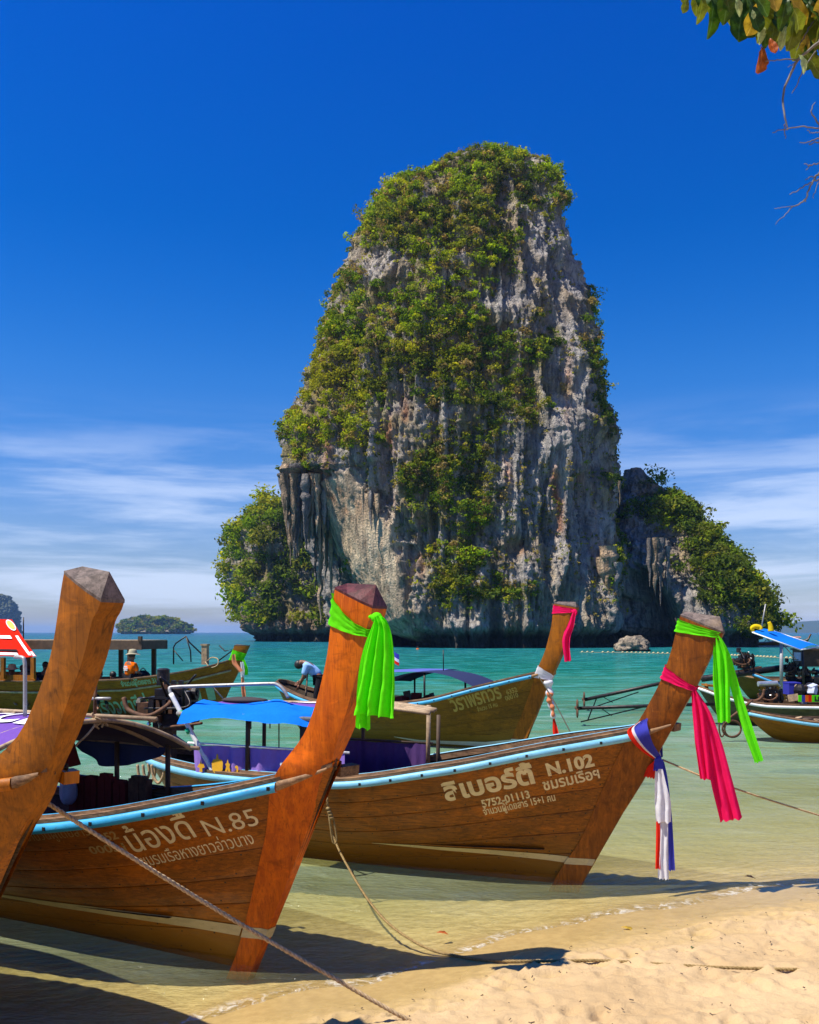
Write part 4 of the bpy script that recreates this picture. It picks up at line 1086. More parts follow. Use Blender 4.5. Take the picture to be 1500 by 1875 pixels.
boatA, HA, ringA = make_boat('longtail_boat', 'nearest long-tail boat at the left edge, its tall bare orange prow without any scarf', 'boat', FA,
    [(-5.456, 1.212), (-4.4, 1.15), (-2.992, 1.15), (-1.584, 1.238), (-0.528, 1.379), (0.264, 1.52), (0.704, 1.59), (1.074, 1.648)],
    [(-5.456, 0.018), (-5.324, 0.264), (-5.016, 0.44), (-4.048, 0.634), (-2.64, 0.704), (-1.144, 0.704), (-0.352, 0.581), (0.264, 0.405), (0.704, 0.211), (1.074, 0.044)],
    dict(rows=[(-0.12, -0.465, -0.339), (0.182, -0.264, -0.088), (0.552, -0.018, 0.22), (1.089, 0.37, 0.669), (1.326, 0.528, 0.862), (1.52, 0.651, 1.012), (1.661, 0.739, 1.08), (1.81, 0.885, 1.155), (2.048, 1.045, 1.27), (2.312, 1.16, 1.39), (2.717, 1.255, 1.505)], tilt=0.15, ridge=0.0),
    matsA, rail_stop=0.975, zmid=-0.06, peg=0.4, prow_half=0.10)
FD = Frame((2.278, 18.889), 30)
matsD = dict(hull=M['hull_d'], stem=M['stem_brown'], end=M['end_grey'], rail=M['blue_rail'], stripe=M['white_stripe'])
boatD, HD, ringD = make_boat('longtail_boat', 'olive brown long-tail boat further out with yellow lettering, its prow tied with a pink scarf', 'boat', FD,
    [(-6.2, 1.25), (-5.6, 1.05), (-4.6, 0.86), (-3.2, 0.85), (-1.95, 0.97), (-0.7, 1.29), (0.1, 1.50), (0.62, 1.63)],
    [(-6.2, 0.02), (-6.1, 0.25), (-5.7, 0.45), (-4.5, 0.72), (-3.0, 0.85), (-1.6, 0.80), (-0.5, 0.52), (0.2, 0.25), (0.62, 0.05)],
    dict(rows=[(-0.2, -0.36, -0.08), (0.05, -0.27, 0.04), (0.5, -0.06, 0.23), (0.84, 0.10, 0.38), (1.51, 0.36, 0.67), (1.70, 0.42, 0.76), (2.05, 0.56, 0.90), (2.4, 0.66, 1.02), (2.98, 0.75, 1.20)], tilt=0.08),
    matsD, zmid=-0.14, zbow=-0.15, stripe=dict(t1=0.965, t0=0.5, lo=([0, 0.5, 0.6, 0.85, 1.0], [0, 0.16, 0.06, 0.045, 0.07]), hi=([0, 0.5, 0.6, 0.85, 1.0], [0, 0.17, 0.12, 0.14, 0.26])))
FE = Frame((-5.4545, 26.4935), 13)
matsE = dict(hull=M['hull_e'], stem=M['hull_e'], end=M['post'], rail=M['tip_wood'], stripe=M['tip_wood'])
boatE, HE, ringE = make_boat('longtail_boat', 'long mossy green-brown passenger boat under a flat wooden roof, behind the bare prow', 'boat', FE,
    [(-11.5, 1.05), (-9, 0.98), (-6.4, 0.97), (-2.9, 1.03), (-1.2, 1.20), (-0.1, 1.42), (0.62, 1.66)],
    [(-11.5, 0.02), (-11.3, 0.4), (-10.5, 0.7), (-8, 1.0), (-4, 1.05), (-1.3, 0.85), (-0.1, 0.45), (0.62, 0.05)],
    dict(rows=[(-0.2, -0.3, -0.08), (0.0, -0.22, 0.0), (0.7, 0.08, 0.30), (1.36, 0.36, 0.65), (1.66, 0.43, 0.76), (2.03, 0.53, 0.93)], tilt=0.0, ridge=0.0),
    matsE, zmid=-0.35, zbow=-0.15, planks=5, rail=False)
# its moulding strip halfway up the side
tt_ = np.linspace(0.02, 0.995, 60)
zz_ = np.interp(tt_, [0, 0.5, 0.75, 0.9, 1.0], [0.66, 0.66, 0.76, 1.02, 1.34])
ug_, zg_, hb_2, uk_, zk_, p_, q_ = HE.par(tt_)
for sgn in (1, -1):
    rows = []
    for dz, of in ((-0.03, 0.016), (-0.03, 0.055), (0.03, 0.055), (0.03, 0.016)):
        kq = np.clip((zz_ + dz - zk_) / (zg_ - zk_), 0, 1) ** (1 / q_); rows.append(HE.S(tt_, kq, of))
    P = np.stack(rows, 1)
    grid_obj('side_moulding', P if sgn > 0 else mirror(P), M['bamboo'], boatE)

# --- lettering on the hulls
CR, FD_ = M['letter_cream'], M['letter_faded']
def px_text(root, F, H, body, px, py, px2, py2, height, mat, v=-0.4, bold=0.0, fit=True, **kw):
    """place a line of lettering so that its baseline runs between two photo points on the near side"""
    a = F.L(px, py, v); va = -H.v_at(a[0], a[2]); a = F.L(px, py, va); va = -H.v_at(a[0], a[2]); a = F.L(px, py, va)
    b = F.L(px2, py2, v); vb = -H.v_at(b[0], b[2]); b = F.L(px2, py2, vb); vb = -H.v_at(b[0], b[2]); b = F.L(px2, py2, vb)
    V, _ = text_mesh(body, 1.0)
    wd = V[:, 0].max() - V[:, 0].min() if len(V) else 1
    L = b[0] - a[0]; size = height
    return hull_text(root, H, body, size, a[0], a[2], (b[2] - a[2]) / L, mat, sx=L / (wd * size), bold=bold, **kw)
px_text(boatB, FB, HB, 'น้องดี้', 247, 1561, 360, 1532, 0.235, CR, bold=0.0015)
px_text(boatB, FB, HB, 'N.85', 381, 1532, 471, 1511, 0.175, CR, bold=0.0)
px_text(boatB, FB, HB, 'ชมรมเรือหางยาวอ่าวนาง', 268, 1586, 465, 1545, 0.125, CR, bold=0.0)
px_text(boatB, FB, HB, '852', 190, 1541, 222, 1534, 0.085, FD_, bold=0.002)
px_text(boatB, FB, HB, '00051', 172, 1563, 236, 1556, 0.085, FD_, bold=0.002)
px_text(boatB, FB, HB, 'จำนวนผู้โดยสาร', 55, 1540, 170, 1528, 0.095, FD_, bold=0.0)
px_text(boatC, FC_, HC, 'ลิเบอร์ตี้', 818, 1466, 978, 1433, 0.245, CR, bold=0.009)
px_text(boatC, FC_, HC, 'N.102', 1004, 1420, 1086, 1402, 0.165, CR, bold=0.007)
px_text(boatC, FC_, HC, '5752-01113', 885, 1478, 971, 1460, 0.105, CR, bold=0.003)
px_text(boatC, FC_, HC, 'จำนวนผู้โดยสาร 15+1 คน', 888, 1492, 1018, 1465, 0.098, CR, bold=0.002)
px_text(boatC, FC_, HC, 'ชมรมเรือฯ', 997, 1447, 1098, 1424, 0.145, CR, bold=0.003)
OC = M['letter_ochre']
px_text(boatD, FD, HD, 'วีราพรทัวร์', 832, 1303, 921, 1277, 0.40, OC, bold=0.010)
px_text(boatD, FD, HD, '6352', 929, 1272, 948, 1266, 0.13, OC, bold=0.003)
px_text(boatD, FD, HD, '00010', 927, 1283, 950, 1276, 0.13, OC, bold=0.003)
px_text(boatD, FD, HD, 'จำนวน 15 คน', 876, 1303, 912, 1293, 0.12, OC, bold=0.002)
MI = M['letter_mint']
px_text(boatE, FE, HE, 'เริงวการีปุ่น', 186, 1309, 288, 1300, 0.62, MI, bold=0.012)
px_text(boatE, FE, HE, '11', 352, 1284, 381, 1280, 0.55, MI, bold=0.05)
px_text(boatE, FE, HE, 'จำนวนผู้โดยสาร 31+3', 224, 1257, 298, 1249, 0.20, MI, bold=0.006)

# ------------------------------------------------------------------ fittings of the boats
def Ls(F, pts): return np.array([F.L(x, y, v) for x, y, v in pts])

def make_engine(parent, c, s=1.0, yaw=0.0, muffler=True, seed=1, name='engine'):
    """open long-tail motor: block, head, wheels, belts, pipes; a part of its boat with its own pieces"""
    rg = np.random.default_rng(seed)
    Rz = np.array(Euler((0, 0, yaw)).to_matrix())
    T = lambda p: (np.array(p, float) * s) @ Rz.T + np.array(c)
    b = MB()
    def bx(cn, sz, m=0): b.box(T(cn), np.array(sz) * s, (0, 0, yaw), m)
    bx((0, 0, 0), (0.42, 0.26, 0.26)); bx((0.02, 0, 0.17), (0.34, 0.18, 0.10)); bx((0, 0, -0.17), (0.34, 0.20, 0.10)); bx((0.05, 0, 0.245), (0.26, 0.12, 0.05), 1)
    for k in range(4): bx((-0.13 + 0.09 * k, 0, 0.29), (0.045, 0.06, 0.06))
    for k in range(5): bx((-0.15 + 0.075 * k, -0.15, 0.02), (0.045, 0.05, 0.16), 1 if k % 2 else 0)
    bx((0.27, 0, 0.05), (0.05, 0.30, 0.30), 0); bx((-0.29, -0.02, -0.02), (0.13, 0.18, 0.16), 1); bx((-0.1, -0.17, -0.12), (0.12, 0.08, 0.08), 1)
    for k in range(16):
        p = rg.uniform([-0.26, -0.18, -0.2], [0.28, 0.05, 0.33]); q = rg.uniform(0.015, 0.06, 3)
        b.box(T(p), q * s, tuple(rg.uniform(-1, 1, 3)), int(rg.integers(0, 3)))
    blk = b.build(name, [M['iron'], M['rust'], M['silver']], parent)
    for (px, pz, r) in ((0.31, -0.06, 0.13), (0.31, 0.17, 0.08), (-0.36, 0.02, 0.10)):
        w_ = MB(); w_.tube([T((px - 0.02, 0, pz)), T((px + 0.03, 0, pz))], [r * s, r * s], 18); w_.tube([T((px + 0.03, 0, pz)), T((px + 0.045, 0, pz))], [r * s * 0.45] * 2, 10)
        w_.build('pulley', [M['iron']], blk)
    for k in range(4):
        a = rg.uniform([-0.25, -0.2, -0.1], [0.2, 0.0, 0.3]); e = rg.uniform([-0.3, -0.22, -0.25], [0.35, 0.0, 0.42])
        mid = (a + e) / 2 + rg.normal(0, 0.12, 3)
        tube_obj('hose', bez([T(a), T(mid), T(e)], 8), 0.014 * s, M['iron'], blk, 6)
    tube_obj('exhaust_pipe', bez([T((0.1, -0.16, 0.1)), T((0.05, -0.26, 0.02)), T((-0.15, -0.28, -0.08)), T((-0.42, -0.2, -0.02)), T((-0.5, -0.16, 0.12))], 8), 0.028 * s, M['rust'], blk, 8)
    af = MB(); af.tube([T((-0.12, 0.1, 0.30)), T((-0.12, 0.1, 0.44))], [0.075 * s] * 2, 12); af.tube([T((-0.12, 0.1, 0.44)), T((-0.12, 0.1, 0.46))], [0.085 * s, 0.05 * s], 12); af.build('air_filter', [M['iron']], blk)
    if muffler:
        mf = MB(); mf.tube([T((-0.45, -0.08, 0.40)), T((0.15, -0.08, 0.42))], [0.075 * s] * 2, 12); mf.tube([T((0.15, -0.08, 0.42)), T((0.3, -0.04, 0.28))], [0.03 * s] * 2, 8); mf.build('muffler', [M['silver']], blk)
    return blk

def sheet(name, P, mat, parent): return grid_obj(name, np.array(P), mat, parent)

# --- boat C: awning, blue tarpaulin, curtains, pipes, motor
def arch(u0, u1, v0, v1, f, nu=30, nv=18):
    U, Vv = np.meshgrid(np.linspace(u0, u1, nu), np.linspace(v0, v1, nv), indexing='ij')
    return np.stack([U, Vv, f(U, Vv)], -1)
canW = lambda U, V: 1.53 + 0.085 * (1 - ((V - 0.05) / 0.75) ** 2) + 0.018 * np.sin(U * 6.1) * np.sin(V * 5) + 0.012 * fbm(U * 2, V * 2, 0, 2, 4) + 0.03 * sstep(-2.4, -1.2, U)
can = sheet('awning', arch(-4.15, -2.30, -0.70, 0.70, canW), M['purple_cloth'], boatC)
def awn_text(body, size, u, v, mat, parent, f, rot=0.0, flip=1, bold=0.01):
    V, F_ = text_mesh(body, size, bold)
    c, s_ = math.cos(rot), math.sin(rot)
    x = V[:, 0] * c - V[:, 1] * s_; y = V[:, 0] * s_ + V[:, 1] * c
    U = u + x; Vv = v + y
    return mesh_np('lettering', np.stack([U, Vv, f(U, Vv) + 0.012], -1), F_, mat, parent, smooth=False)
awn_text('SCB', 0.62, -3.6, 0.0, M['letter_white'], boatC, canW)
tg = arch(-4.12, -2.45, -0.80, -0.26, lambda U, V: canW(U, np.maximum(V, -0.70)) + 0.040 - np.maximum(-0.70 - V, 0) * (0.9 + 0.35 * np.sin(U * 4.2)) + 0.016 * np.sin(U * 7 + V * 5) + 0.012 * fbm(U * 5, V * 7, 0, 3, 8), 60, 24)
tg[..., 1] += 0.10 * sstep(-2.9, -2.45, tg[..., 0]) * sstep(-0.3, -0.6, tg[..., 1]) + 0.04 * np.sin(tg[..., 0] * 5) * sstep(-0.6, -0.3, tg[..., 1])
sheet('blue_tarpaulin', tg, M['tarp_blue'], boatC)
ft = MB(); ft.ell((-3.85, 0.1, 1.635), (0.30, 0.16, 0.035), 14, 6); ft.build('folded_tarpaulin', [M['dark_tarp_and_shade']], boatC, True)
for (a, b, r, m) in [((-4.2, -0.68, 1.535), (-2.5, -0.68, 1.53), 0.022, 'pipe_grey'), ((-4.2, 0.66, 1.57), (-2.2, 0.66, 1.59), 0.022, 'bamboo'), ((-4.15, -0.7, 1.53), (-4.15, 0.7, 1.56), 0.02, 'bamboo')]:
    tube_obj('awning_pole', [a, b], r, M[m], boatC)
for (u, v, w0, w1, r, m) in [(-3.38, -0.60, 0.86, 1.52, 0.026, 'post'), (-2.72, -0.62, 0.86, 1.53, 0.034, 'post'), (-1.82, 0.60, 0.85, 1.60, 0.026, 'bamboo'), (-2.62, 0.62, 0.80, 1.60, 0.022, 'post'), (-3.9, 0.6, 0.85, 1.58, 0.024, 'post'), (-1.3, -0.5, 0.9, 1.60, 0.02, 'post')]:
    tube_obj('awning_post', [(u, v, w0), (u + 0.01, v, w1)], r, M[m], boatC)
for (u, v, w0, w1) in [(-2.98, -0.64, 1.22, 1.53), (-3.30, -0.66, 1.40, 1.50), (-3.05, -0.7, 1.42, 1.49)]:
    tube_obj('tie_cord', [(u, v, w0), (u, v, w1)], 0.007, M['line_dark'], boatC, 5)
br = np.random.default_rng(3)
for k in range(5):
    a = FC_.L(640 + br.uniform(-4, 4), 1281 + 3 * k, 0.15 - 0.12 * k); b = FC_.L(796 + br.uniform(-12, 14), 1297 + 2.4 * k, 0.05 - 0.12 * k)
    tube_obj('bamboo_pole', bez([a, (a + b) / 2 + np.array([0, 0, 0.015]), b], 6), 0.019, M['bamboo'], boatC)
tube_obj('frame_pipe', bez(Ls(FC_, [(392, 1416, -.60), (350, 1340, -.60), (313, 1270, -.60)]), 10), 0.026, M['white_pipe'], boatC)
tube_obj('frame_pipe', bez(Ls(FC_, [(313, 1270, -.60), (311, 1262, -.59), (320, 1258, -.57), (400, 1255, -.5), (490, 1252, -.4), (508, 1254, -.38), (520, 1264, -.38), (528, 1277, -.38)]), 10), 0.019, M['pipe_grey'], boatC)
for (x, y) in ((329, 1303), (344, 1334)):
    p = FC_.L(x, y, -.60); q = FC_.L(x + 4, y + 8, -.60); tube_obj('tape_band', [p, q], 0.036, M['green_tape'], boatC)
tube_obj('tiller', bez(Ls(FC_, [(300, 1332, -.2), (340, 1328, -.2), (370, 1324, -.2)]), 6), 0.016, M['rust'], boatC)
tube_obj('drive_tube', bez(Ls(FC_, [(290, 1330, 0), (322, 1352, 0), (350, 1372, 0)]), 6), 0.035, M['pipe_grey'], boatC)
tube_obj('stay_cord', Ls(FC_, [(388, 1256, -.5), (408, 1278, -.4)]), 0.008, M['rope'], boatC, 5)
make_engine(boatC, (-4.80, 0.0, 1.53), 0.98, 0.25, False, 5)
em = MB(); em.bar((-4.80, 0, 0.80), (-4.80, 0, 1.32), 0.12, 0.10); em.bar((-5.0, 0, 1.28), (-4.5, 0, 1.30), 0.10, 0.05); em.build('engine_mount', [M['rust']], boatC)
def curtain(name, u0, u1, v, w0, w1, mat, parent, pleat=0.032, freq=24, n=90):
    U = np.linspace(u0, u1, n)[:, None]; K = np.linspace(0, 1, 10)[None, :]
    sag = 0.012 * np.abs(np.sin((U - u0) * 9.0))
    W_ = w1 - sag * (1 - K) + (w0 - w1) * K
    V_ = v + pleat * (0.35 + 0.65 * K) * (np.sin(U * freq + 1.3 * np.sin(U * 5)) + 0.4 * np.sin(U * freq * 2.3))
    return grid_obj(name, np.stack([U + 0 * K, V_, W_ + 0 * U], -1), mat, parent)
curtain('curtain', -4.06, -2.25, -0.60, 0.90, 1.205, M['curtain_lit'], boatC)
curtain('curtain', -3.0, -1.80, 0.60, 0.72, 1.175, M['curtain_shaded'], boatC)
tube_obj('curtain_rail', [(-4.12, -0.60, 1.215), (-2.2, -0.60, 1.20)], 0.013, M['white_pipe'], boatC)
tube_obj('curtain_rail', [(-3.0, 0.60, 1.185), (-1.76, 0.60, 1.18)], 0.013, M['post'], boatC)
def flat_text(body, size, u, v, w, mat, parent, bold=0.0):
    V, F_ = text_mesh(body, size, bold)
    return mesh_np('lettering', np.stack([u + V[:, 0], np.full(len(V), v), w + V[:, 1]], -1), F_, mat, parent, smooth=False)
flat_text('SCB', 0.125, -2.97, -0.640, 0.985, M['letter_white'], boatC, 0.004)
def emblem(parent, u, w, s, kind):
    """flat yellow printed emblem pieces on the curtain"""
    if kind == 0: pts = [(0, .5), (.07, .16), (.22, .12), (.30, -.1), (.1, -.16), (.12, -.42), (-.12, -.42), (-.10, -.16), (-.30, -.1), (-.16, .1), (-.07, .16)]
    elif kind == 1: pts = [(-.04, .75), (.05, .75), (.10, .42), (.34, .40), (.42, .2), (.40, -.25), (.22, -.48), (-.22, -.48), (-.40, -.25), (-.42, .2), (-.30, .40), (-.10, .42)]
    elif kind == 2: pts = [(0, .55), (.08, .25), (.20, .2), (.14, 0), (.24, -.4), (.08, -.42), (0, -.15), (-.1, -.42), (-.24, -.4), (-.12, 0), (-.2, .2), (-.08, .25)]
    else: pts = [(-.15, .2), (.05, .3), (.18, .15), (.15, -.45), (.02, -.45), (.02, .08), (-.12, .05)]
    n = len(pts); V = [(u + x * s, -0.640, w + z * s) for x, z in pts] + [(u, -0.640, w)]
    mesh_np('emblem', V, [(i, (i + 1) % n, n) for i in range(n)], M['letter_yellow'], parent, smooth=False)
for (x, y, s, k) in [(368, 1402, 0.16, 0), (398, 1402, 0.165, 1), (417, 1404, 0.15, 2), (433, 1408, 0.13, 3)]:
    p = FC_.L(x, y, -0.64); emblem(boatC, p[0], p[2], s, k)
# tyre-like fender ropes at the stern
for k, x in enumerate((252, 262, 278)):
    a = FC_.L(x, 1400, -0.35 - 0.05 * k); tube_obj('fender_rope', bez([a, a + np.array([0.02, 0, -0.12]), a + np.array([0.09, 0, -0.2]), a + np.array([0.16, 0, -0.1]), a + np.array([0.15, 0, 0.02])], 8), 0.016, M['rope'], boatC)

# --- boat B: arched awning seen from its front opening, cushions, posts
canB = lambda U, V: np.where(V < 0, 1.70 - 0.19 * (V / 0.75) ** 2, 1.70 - 0.29 * (np.abs(V) / 0.75) ** 1.8) + 0.01 * np.sin(U * 5) - 0.0 * U
gB = arch(0, 1, -0.75, 0.75, lambda U, V: U * 0, 34, 22)
fr_u = -1.58 + 0.28 * (gB[..., 1] / 0.75)
gB[..., 0] = -5.6 + (fr_u + 5.6) * gB[..., 0]
gB[..., 2] = canB(gB[..., 0], gB[..., 1])
sheet('awning', gB, M['purple_cloth'], boatB)
gi = gB[-12:].copy(); gi[..., 2] -= 0.012; sheet('awning_underside_shade', gi, M['dark_tarp_and_shade'], boatB)  # dark sheet added below the cloth to paint the shade of its underside
for off, m in ((0.0, 'bamboo'), (-0.30, 'bamboo')):
    vv = np.linspace(-0.77, 0.77, 24); uu = -1.58 + 0.28 * vv / 0.75 + off
    tube_obj('bamboo_hoop', np.stack([uu, vv, canB(uu, vv) - 0.02 * (off != 0)], -1), 0.020, M[m], boatB)
tube_obj('awning_pole', [(-5.6, -0.76, 1.50), (-1.80, -0.76, 1.515)], 0.018, M['pipe_grey'], boatB)
tube_obj('awning_pole', [(-5.6, 0.0, 1.705), (-0.95, 0.0, 1.73)], 0.018, M['bamboo'], boatB)
tube_obj('awning_pole', [(-5.6, 0.75, 1.405), (-1.2, 0.76, 1.405)], 0.018, M['bamboo'], boatB)
awn_text('SCB', 0.52, -4.3, -0.42, M['letter_white'], boatB, canB)
awn_text('SCB', 0.52, -2.78, -0.36, M['letter_white'], boatB, canB)
for (u, v, w0, w1) in [(-2.09, 0.68, 0.85, 1.42), (-1.48, 0.68, 0.90, 1.42), (-2.72, 0.66, 0.80, 1.42), (-2.5, -0.70, 0.9, 1.52), (-4.5, 0.6, 0.85, 1.45), (-4.5, -0.65, 0.9, 1.52)]:
    tube_obj('awning_post', [(u, v, w0), (u, v, w1)], 0.022, M['post'], boatB)
swg = arch(-2.6, -1.5, 0, 1, lambda U, V: 0 * U, 26, 8)
k_ = (swg[..., 0] + 2.6) / 1.1; swg[..., 2] = 1.40 - swg[..., 1] * (0.05 + 0.16 * np.sin(np.pi * k_ ** 0.7)); swg[..., 1] = 0.70 - 0.05 * np.sin(swg[..., 0] * 16) * swg[..., 1]
sheet('rolled_curtain', swg, M['navy_tarp'], boatB)
for k, (x0, x1, y0, y1, m) in enumerate([(132, 158, 1424, 1478, 'maroon'), (160, 180, 1424, 1474, 'maroon'), (184, 208, 1420, 1470, 'maroon'), (212, 234, 1432, 1462, 'maroon'), (240, 274, 1424, 1458, 'rust')]):
    a = FB.L(x0, y0, 0.62); b = FB.L(x1, y1, 0.62)
    c = MB(); wz = max(0.2, (a[2] - b[2]) + 0.08); ww_ = b[0] - a[0]
    c.box(((a[0] + b[0]) / 2, 0.62, a[2] - wz / 2), (ww_, 0.07, wz)); c.box(((a[0] + b[0]) / 2, 0.615, a[2] + 0.012), (ww_ * 0.72, 0.06, 0.03))
    c.box(((a[0] + b[0]) / 2, 0.582, a[2] - wz / 2), (ww_ * 0.16, 0.01, wz * 0.9))
    cu = c.build('cushion', [M[m]], boatB); bv = cu.modifiers.new('soft', 'BEVEL'); bv.width = 0.02; bv.segments = 2
tube_obj('cushion_rail', Ls(FB, [(112, 1416, 0.66), (300, 1442, 0.66)]), 0.016, M['iron'], boatB)
tube_obj('pole', Ls(FB, [(174, 1322, 0), (175, 1243, 0)]), 0.014, M['rust'], boatB); tube_obj('cross_bar', Ls(FB, [(152, 1279, 0), (202, 1279, 0)]), 0.012, M['pipe_grey'], boatB)
tube_obj('pole', bez(Ls(FB, [(46, 1312, -.2), (46, 1230, -.2), (45, 1210, -.2), (41, 1204, -.2), (28, 1203, -.2)]), 8), 0.016, M['pipe_grey'], boatB)
kb = MB(); rk = np.random.default_rng(6); kc = FB.L(177, 1321, 0)
for _ in range(9):
    p = kc + rk.normal(0, 0.02, 3); kb.tube(bez([p, p + rk.normal(0, 0.03, 3), p + rk.normal(0, 0.03, 3)], 5), 0.009, 5)
tag(kb.build('rope_lashing', [M['rope']], boatB, True), kind='stuff')
tube_obj('lashing_tail', bez(Ls(FB, [(177, 1324, 0), (160, 1345, -.1), (146, 1358, -.1), (139, 1366, -.1)]), 6), 0.009, M['rope'], boatB, 5)
rag = arch(0, 1, 0, 1, lambda U, V: U * 0, 10, 8); pr = FB.L(122, 1352, 0.6)
rag = np.stack([pr[0] + 0.16 * (rag[..., 0] - 0.3) * (0.4 + rag[..., 1]) + 0.02, 0.60 + 0.03 * np.sin(rag[..., 0] * 9), pr[2] - 0.26 * rag[..., 1] * (1 - 0.25 * np.abs(rag[..., 0] - 0.5))], -1)
sheet('hanging_rag', rag, M['maroon'], boatB)
bagc = FB.L(124, 1452, 0.50)
nu_, nv_ = 14, 10
a_, p_2 = np.meshgrid(np.linspace(0, 2 * np.pi, nu_, endpoint=False), np.linspace(0.02, np.pi, nv_))
bag = np.stack([0.075 * np.sin(p_2) ** 0.8 * np.cos(a_) * (1 + 0.25 * np.sin(3 * a_)), 0.05 * np.sin(p_2) * np.sin(a_), np.where(np.cos(p_2) > 0, 0.20, 0.11) * np.cos(p_2)], -1)
bo = grid_obj('plastic_bag', bag, M['plastic'], close=True); bo.location = FB.W(*bagc); tag(bo, 'pale plastic bag hung inside the boat lettered N.85 beside maroon cushions', 'bag')

# --- boat D: awning
canD = lambda U, V: 1.32 + 0.27 * (1 - np.clip(np.abs((U + 1.95) / 1.12), 0, 1) ** 2) - 0.04 * (V / 0.8) ** 2
sheet('awning', arch(-3.06, -0.84, -0.55, 0.8, canD, 30, 10), M['navy_tarp'], boatD)
sheet('awning', arch(-3.9, -1.9, 0.0, 1.0, lambda U, V: 1.60 - 0.05 * ((V - .5) / .5) ** 2 - 0.06 * sstep(-2.4, -3.9, U), 20, 10), M['navy_top'], boatD)
for (u, v) in ((-2.84, -0.5), (-1.98, -0.5), (-1.05, -0.45), (-2.9, 0.7), (-1.1, 0.55)):
    tube_obj('awning_post', [(u, v, 0.75), (u, v, float(canD(u, v)))], 0.022, M['iron'], boatD)
tube_obj('aerial', Ls(FD, [(812, 1230, 0), (812, 1190, 0)]), 0.012, M['iron'], boatD, 5)
mb = MB(); rg2 = np.random.default_rng(4)
for k in range(14): mb.box((rg2.uniform(-3.4, -2.0), rg2.uniform(-0.4, 0.4), rg2.uniform(0.75, 1.0)), rg2.uniform(0.08, 0.3, 3), tuple(rg2.uniform(-.4, .4, 3)), int(rg2.integers(0, 3)))
tag(mb.build('stowed_gear', [M['post'], M['iron'], M['maroon']], boatD), kind='stuff')
fp = FD.L(714, 1190, 0.6)
fl = empty('flag', tuple(FD.W(fp[0], fp[1], 1.35)), FD.rz, 'small blue, white and red flag behind the lime green scarf', 'flag')
tube_obj('flagpole', [(-0.05, 0, 0), (-0.05, 0, 0.72)], 0.012, M['post'], fl, 6)
for k, (c, a, b) in enumerate((('blue_cloth', 0.0, .45), ('white_cloth', .45, .72), ('red_cloth', .72, 1.0))):
    U, K = np.meshgrid(np.linspace(0, 1, 8), np.linspace(a, b, 4), indexing='ij')
    grid_obj('flag_stripe', np.stack([-0.05 + 0.30 * U, 0.03 * np.sin(U * 6), 0.71 - 0.26 * K - 0.16 * U], -1), M[c], fl)

# --- boat E: flat roof, bulwark, bow fittings, red awning
rf = MB(); rf.box((-5.9, 0.4, 2.165), (7.4, 1.5, 0.03), m=1); rf.box((-5.9, -0.36, 2.03), (7.4, 0.04, 0.26)); rf.box((-5.9, 1.16, 2.03), (7.4, 0.04, 0.26)); rf.box((-2.22, 0.4, 2.03), (0.04, 1.5, 0.24)); rf.box((-2.25, -0.36, 2.22), (0.10, 0.1, 0.14))
rf.build('roof', [M['roof_wood'], M['bamboo']], boatE)
for k in range(7):
    for v in (-0.32, 1.08):
        ps = MB(); ps.box((-2.6 - 1.1 * k, v, 1.45), (0.12, 0.10, 1.0)); ps.build('roof_post', [M['post']], boatE)
bw = MB(); bw.box((-8.3, -0.99, 1.07), (6.2, 0.05, 0.20)); bw.build('bulwark_board', [M['stem_brown']], boatE)
bw = MB(); bw.box((-8.3, 0.99, 1.07), (6.2, 0.05, 0.20)); bw.build('bulwark_board', [M['stem_brown']], boatE)
for pts, r in [([(318, 1216, 0), (318, 1185, 0), (322, 1178, 0), (341, 1165, 0), (347, 1176, 0), (372, 1200, 0)], 0.022), ([(341, 1166, 0), (349, 1192, 0), (350, 1212, 0)], 0.02), ([(318, 1190, 0), (335, 1210, 0)], 0.016), ([(402, 1182, .1), (412, 1192, .1), (430, 1188, .1), (400, 1210, .1)], 0.02)]:
    tube_obj('bow_frame', Ls(FE, pts), r, M['iron'], boatE)
bp = FE.L(376, 1196, 0); bo_ = MB(); bo_.box((bp[0], 0, bp[2] - 0.05), (0.16, 0.16, 0.55)); bo_.box((bp[0], 0, bp[2] + 0.24), (0.20, 0.20, 0.05)); bo_.build('bollard', [M['bamboo']], boatE)
an = arch(0, 1, 0, 1, lambda U, V: U * 0, 24, 14)
tr_, br_ = FE.L(22, 1134, -0.1), FE.L(67, 1203, -1.15)
tl_, bl_ = tr_ + np.array([-3.2, 0, 0.05]), br_ + np.array([-3.4, 0, 0.02])
top_ = tl_ + (tr_ - tl_) * an[..., :1]; bot_ = bl_ + (br_ - bl_) * an[..., :1]
awR = top_ + (bot_ - top_) * an[..., 1:2]; awR[..., 2] -= 0.05 * np.sin(np.pi * an[..., 1]) - 0.02 * np.sin(an[..., 0] * 20) * an[..., 1]
sheet('red_awning', awR, M['red_tarp'], boatE)
def on_awning(u, v, lift=0.02): 
    t_ = tl_ + (tr_ - tl_) * u; b_ = bl_ + (br_ - bl_) * u; p = t_ + (b_ - t_) * v; return p + np.array([0, -lift, lift - 0.05 * math.sin(math.pi * v)])
for nm, m, (ua, ub_), (va, vb) in [('white_band', 'letter_white', (0.935, 0.965), (0.42, 0.97)), ('white_corner', 'letter_white', (0.975, 0.998), (0.86, 0.99)), ('dark_band', 'black_cloth', (0.55, 0.86), (0.80, 0.86)), ('white_band', 'letter_white', (0.55, 0.84), (0.90, 0.97)), ('white_band', 'letter_white', (0.60, 0.885), (0.42, 0.50))]:
    g_ = np.array([[on_awning(ua + (ub_ - ua) * i / 5, va + (vb - va) * j / 9) for j in range(10)] for i in range(6)]); sheet(nm, g_, M[m], boatE)
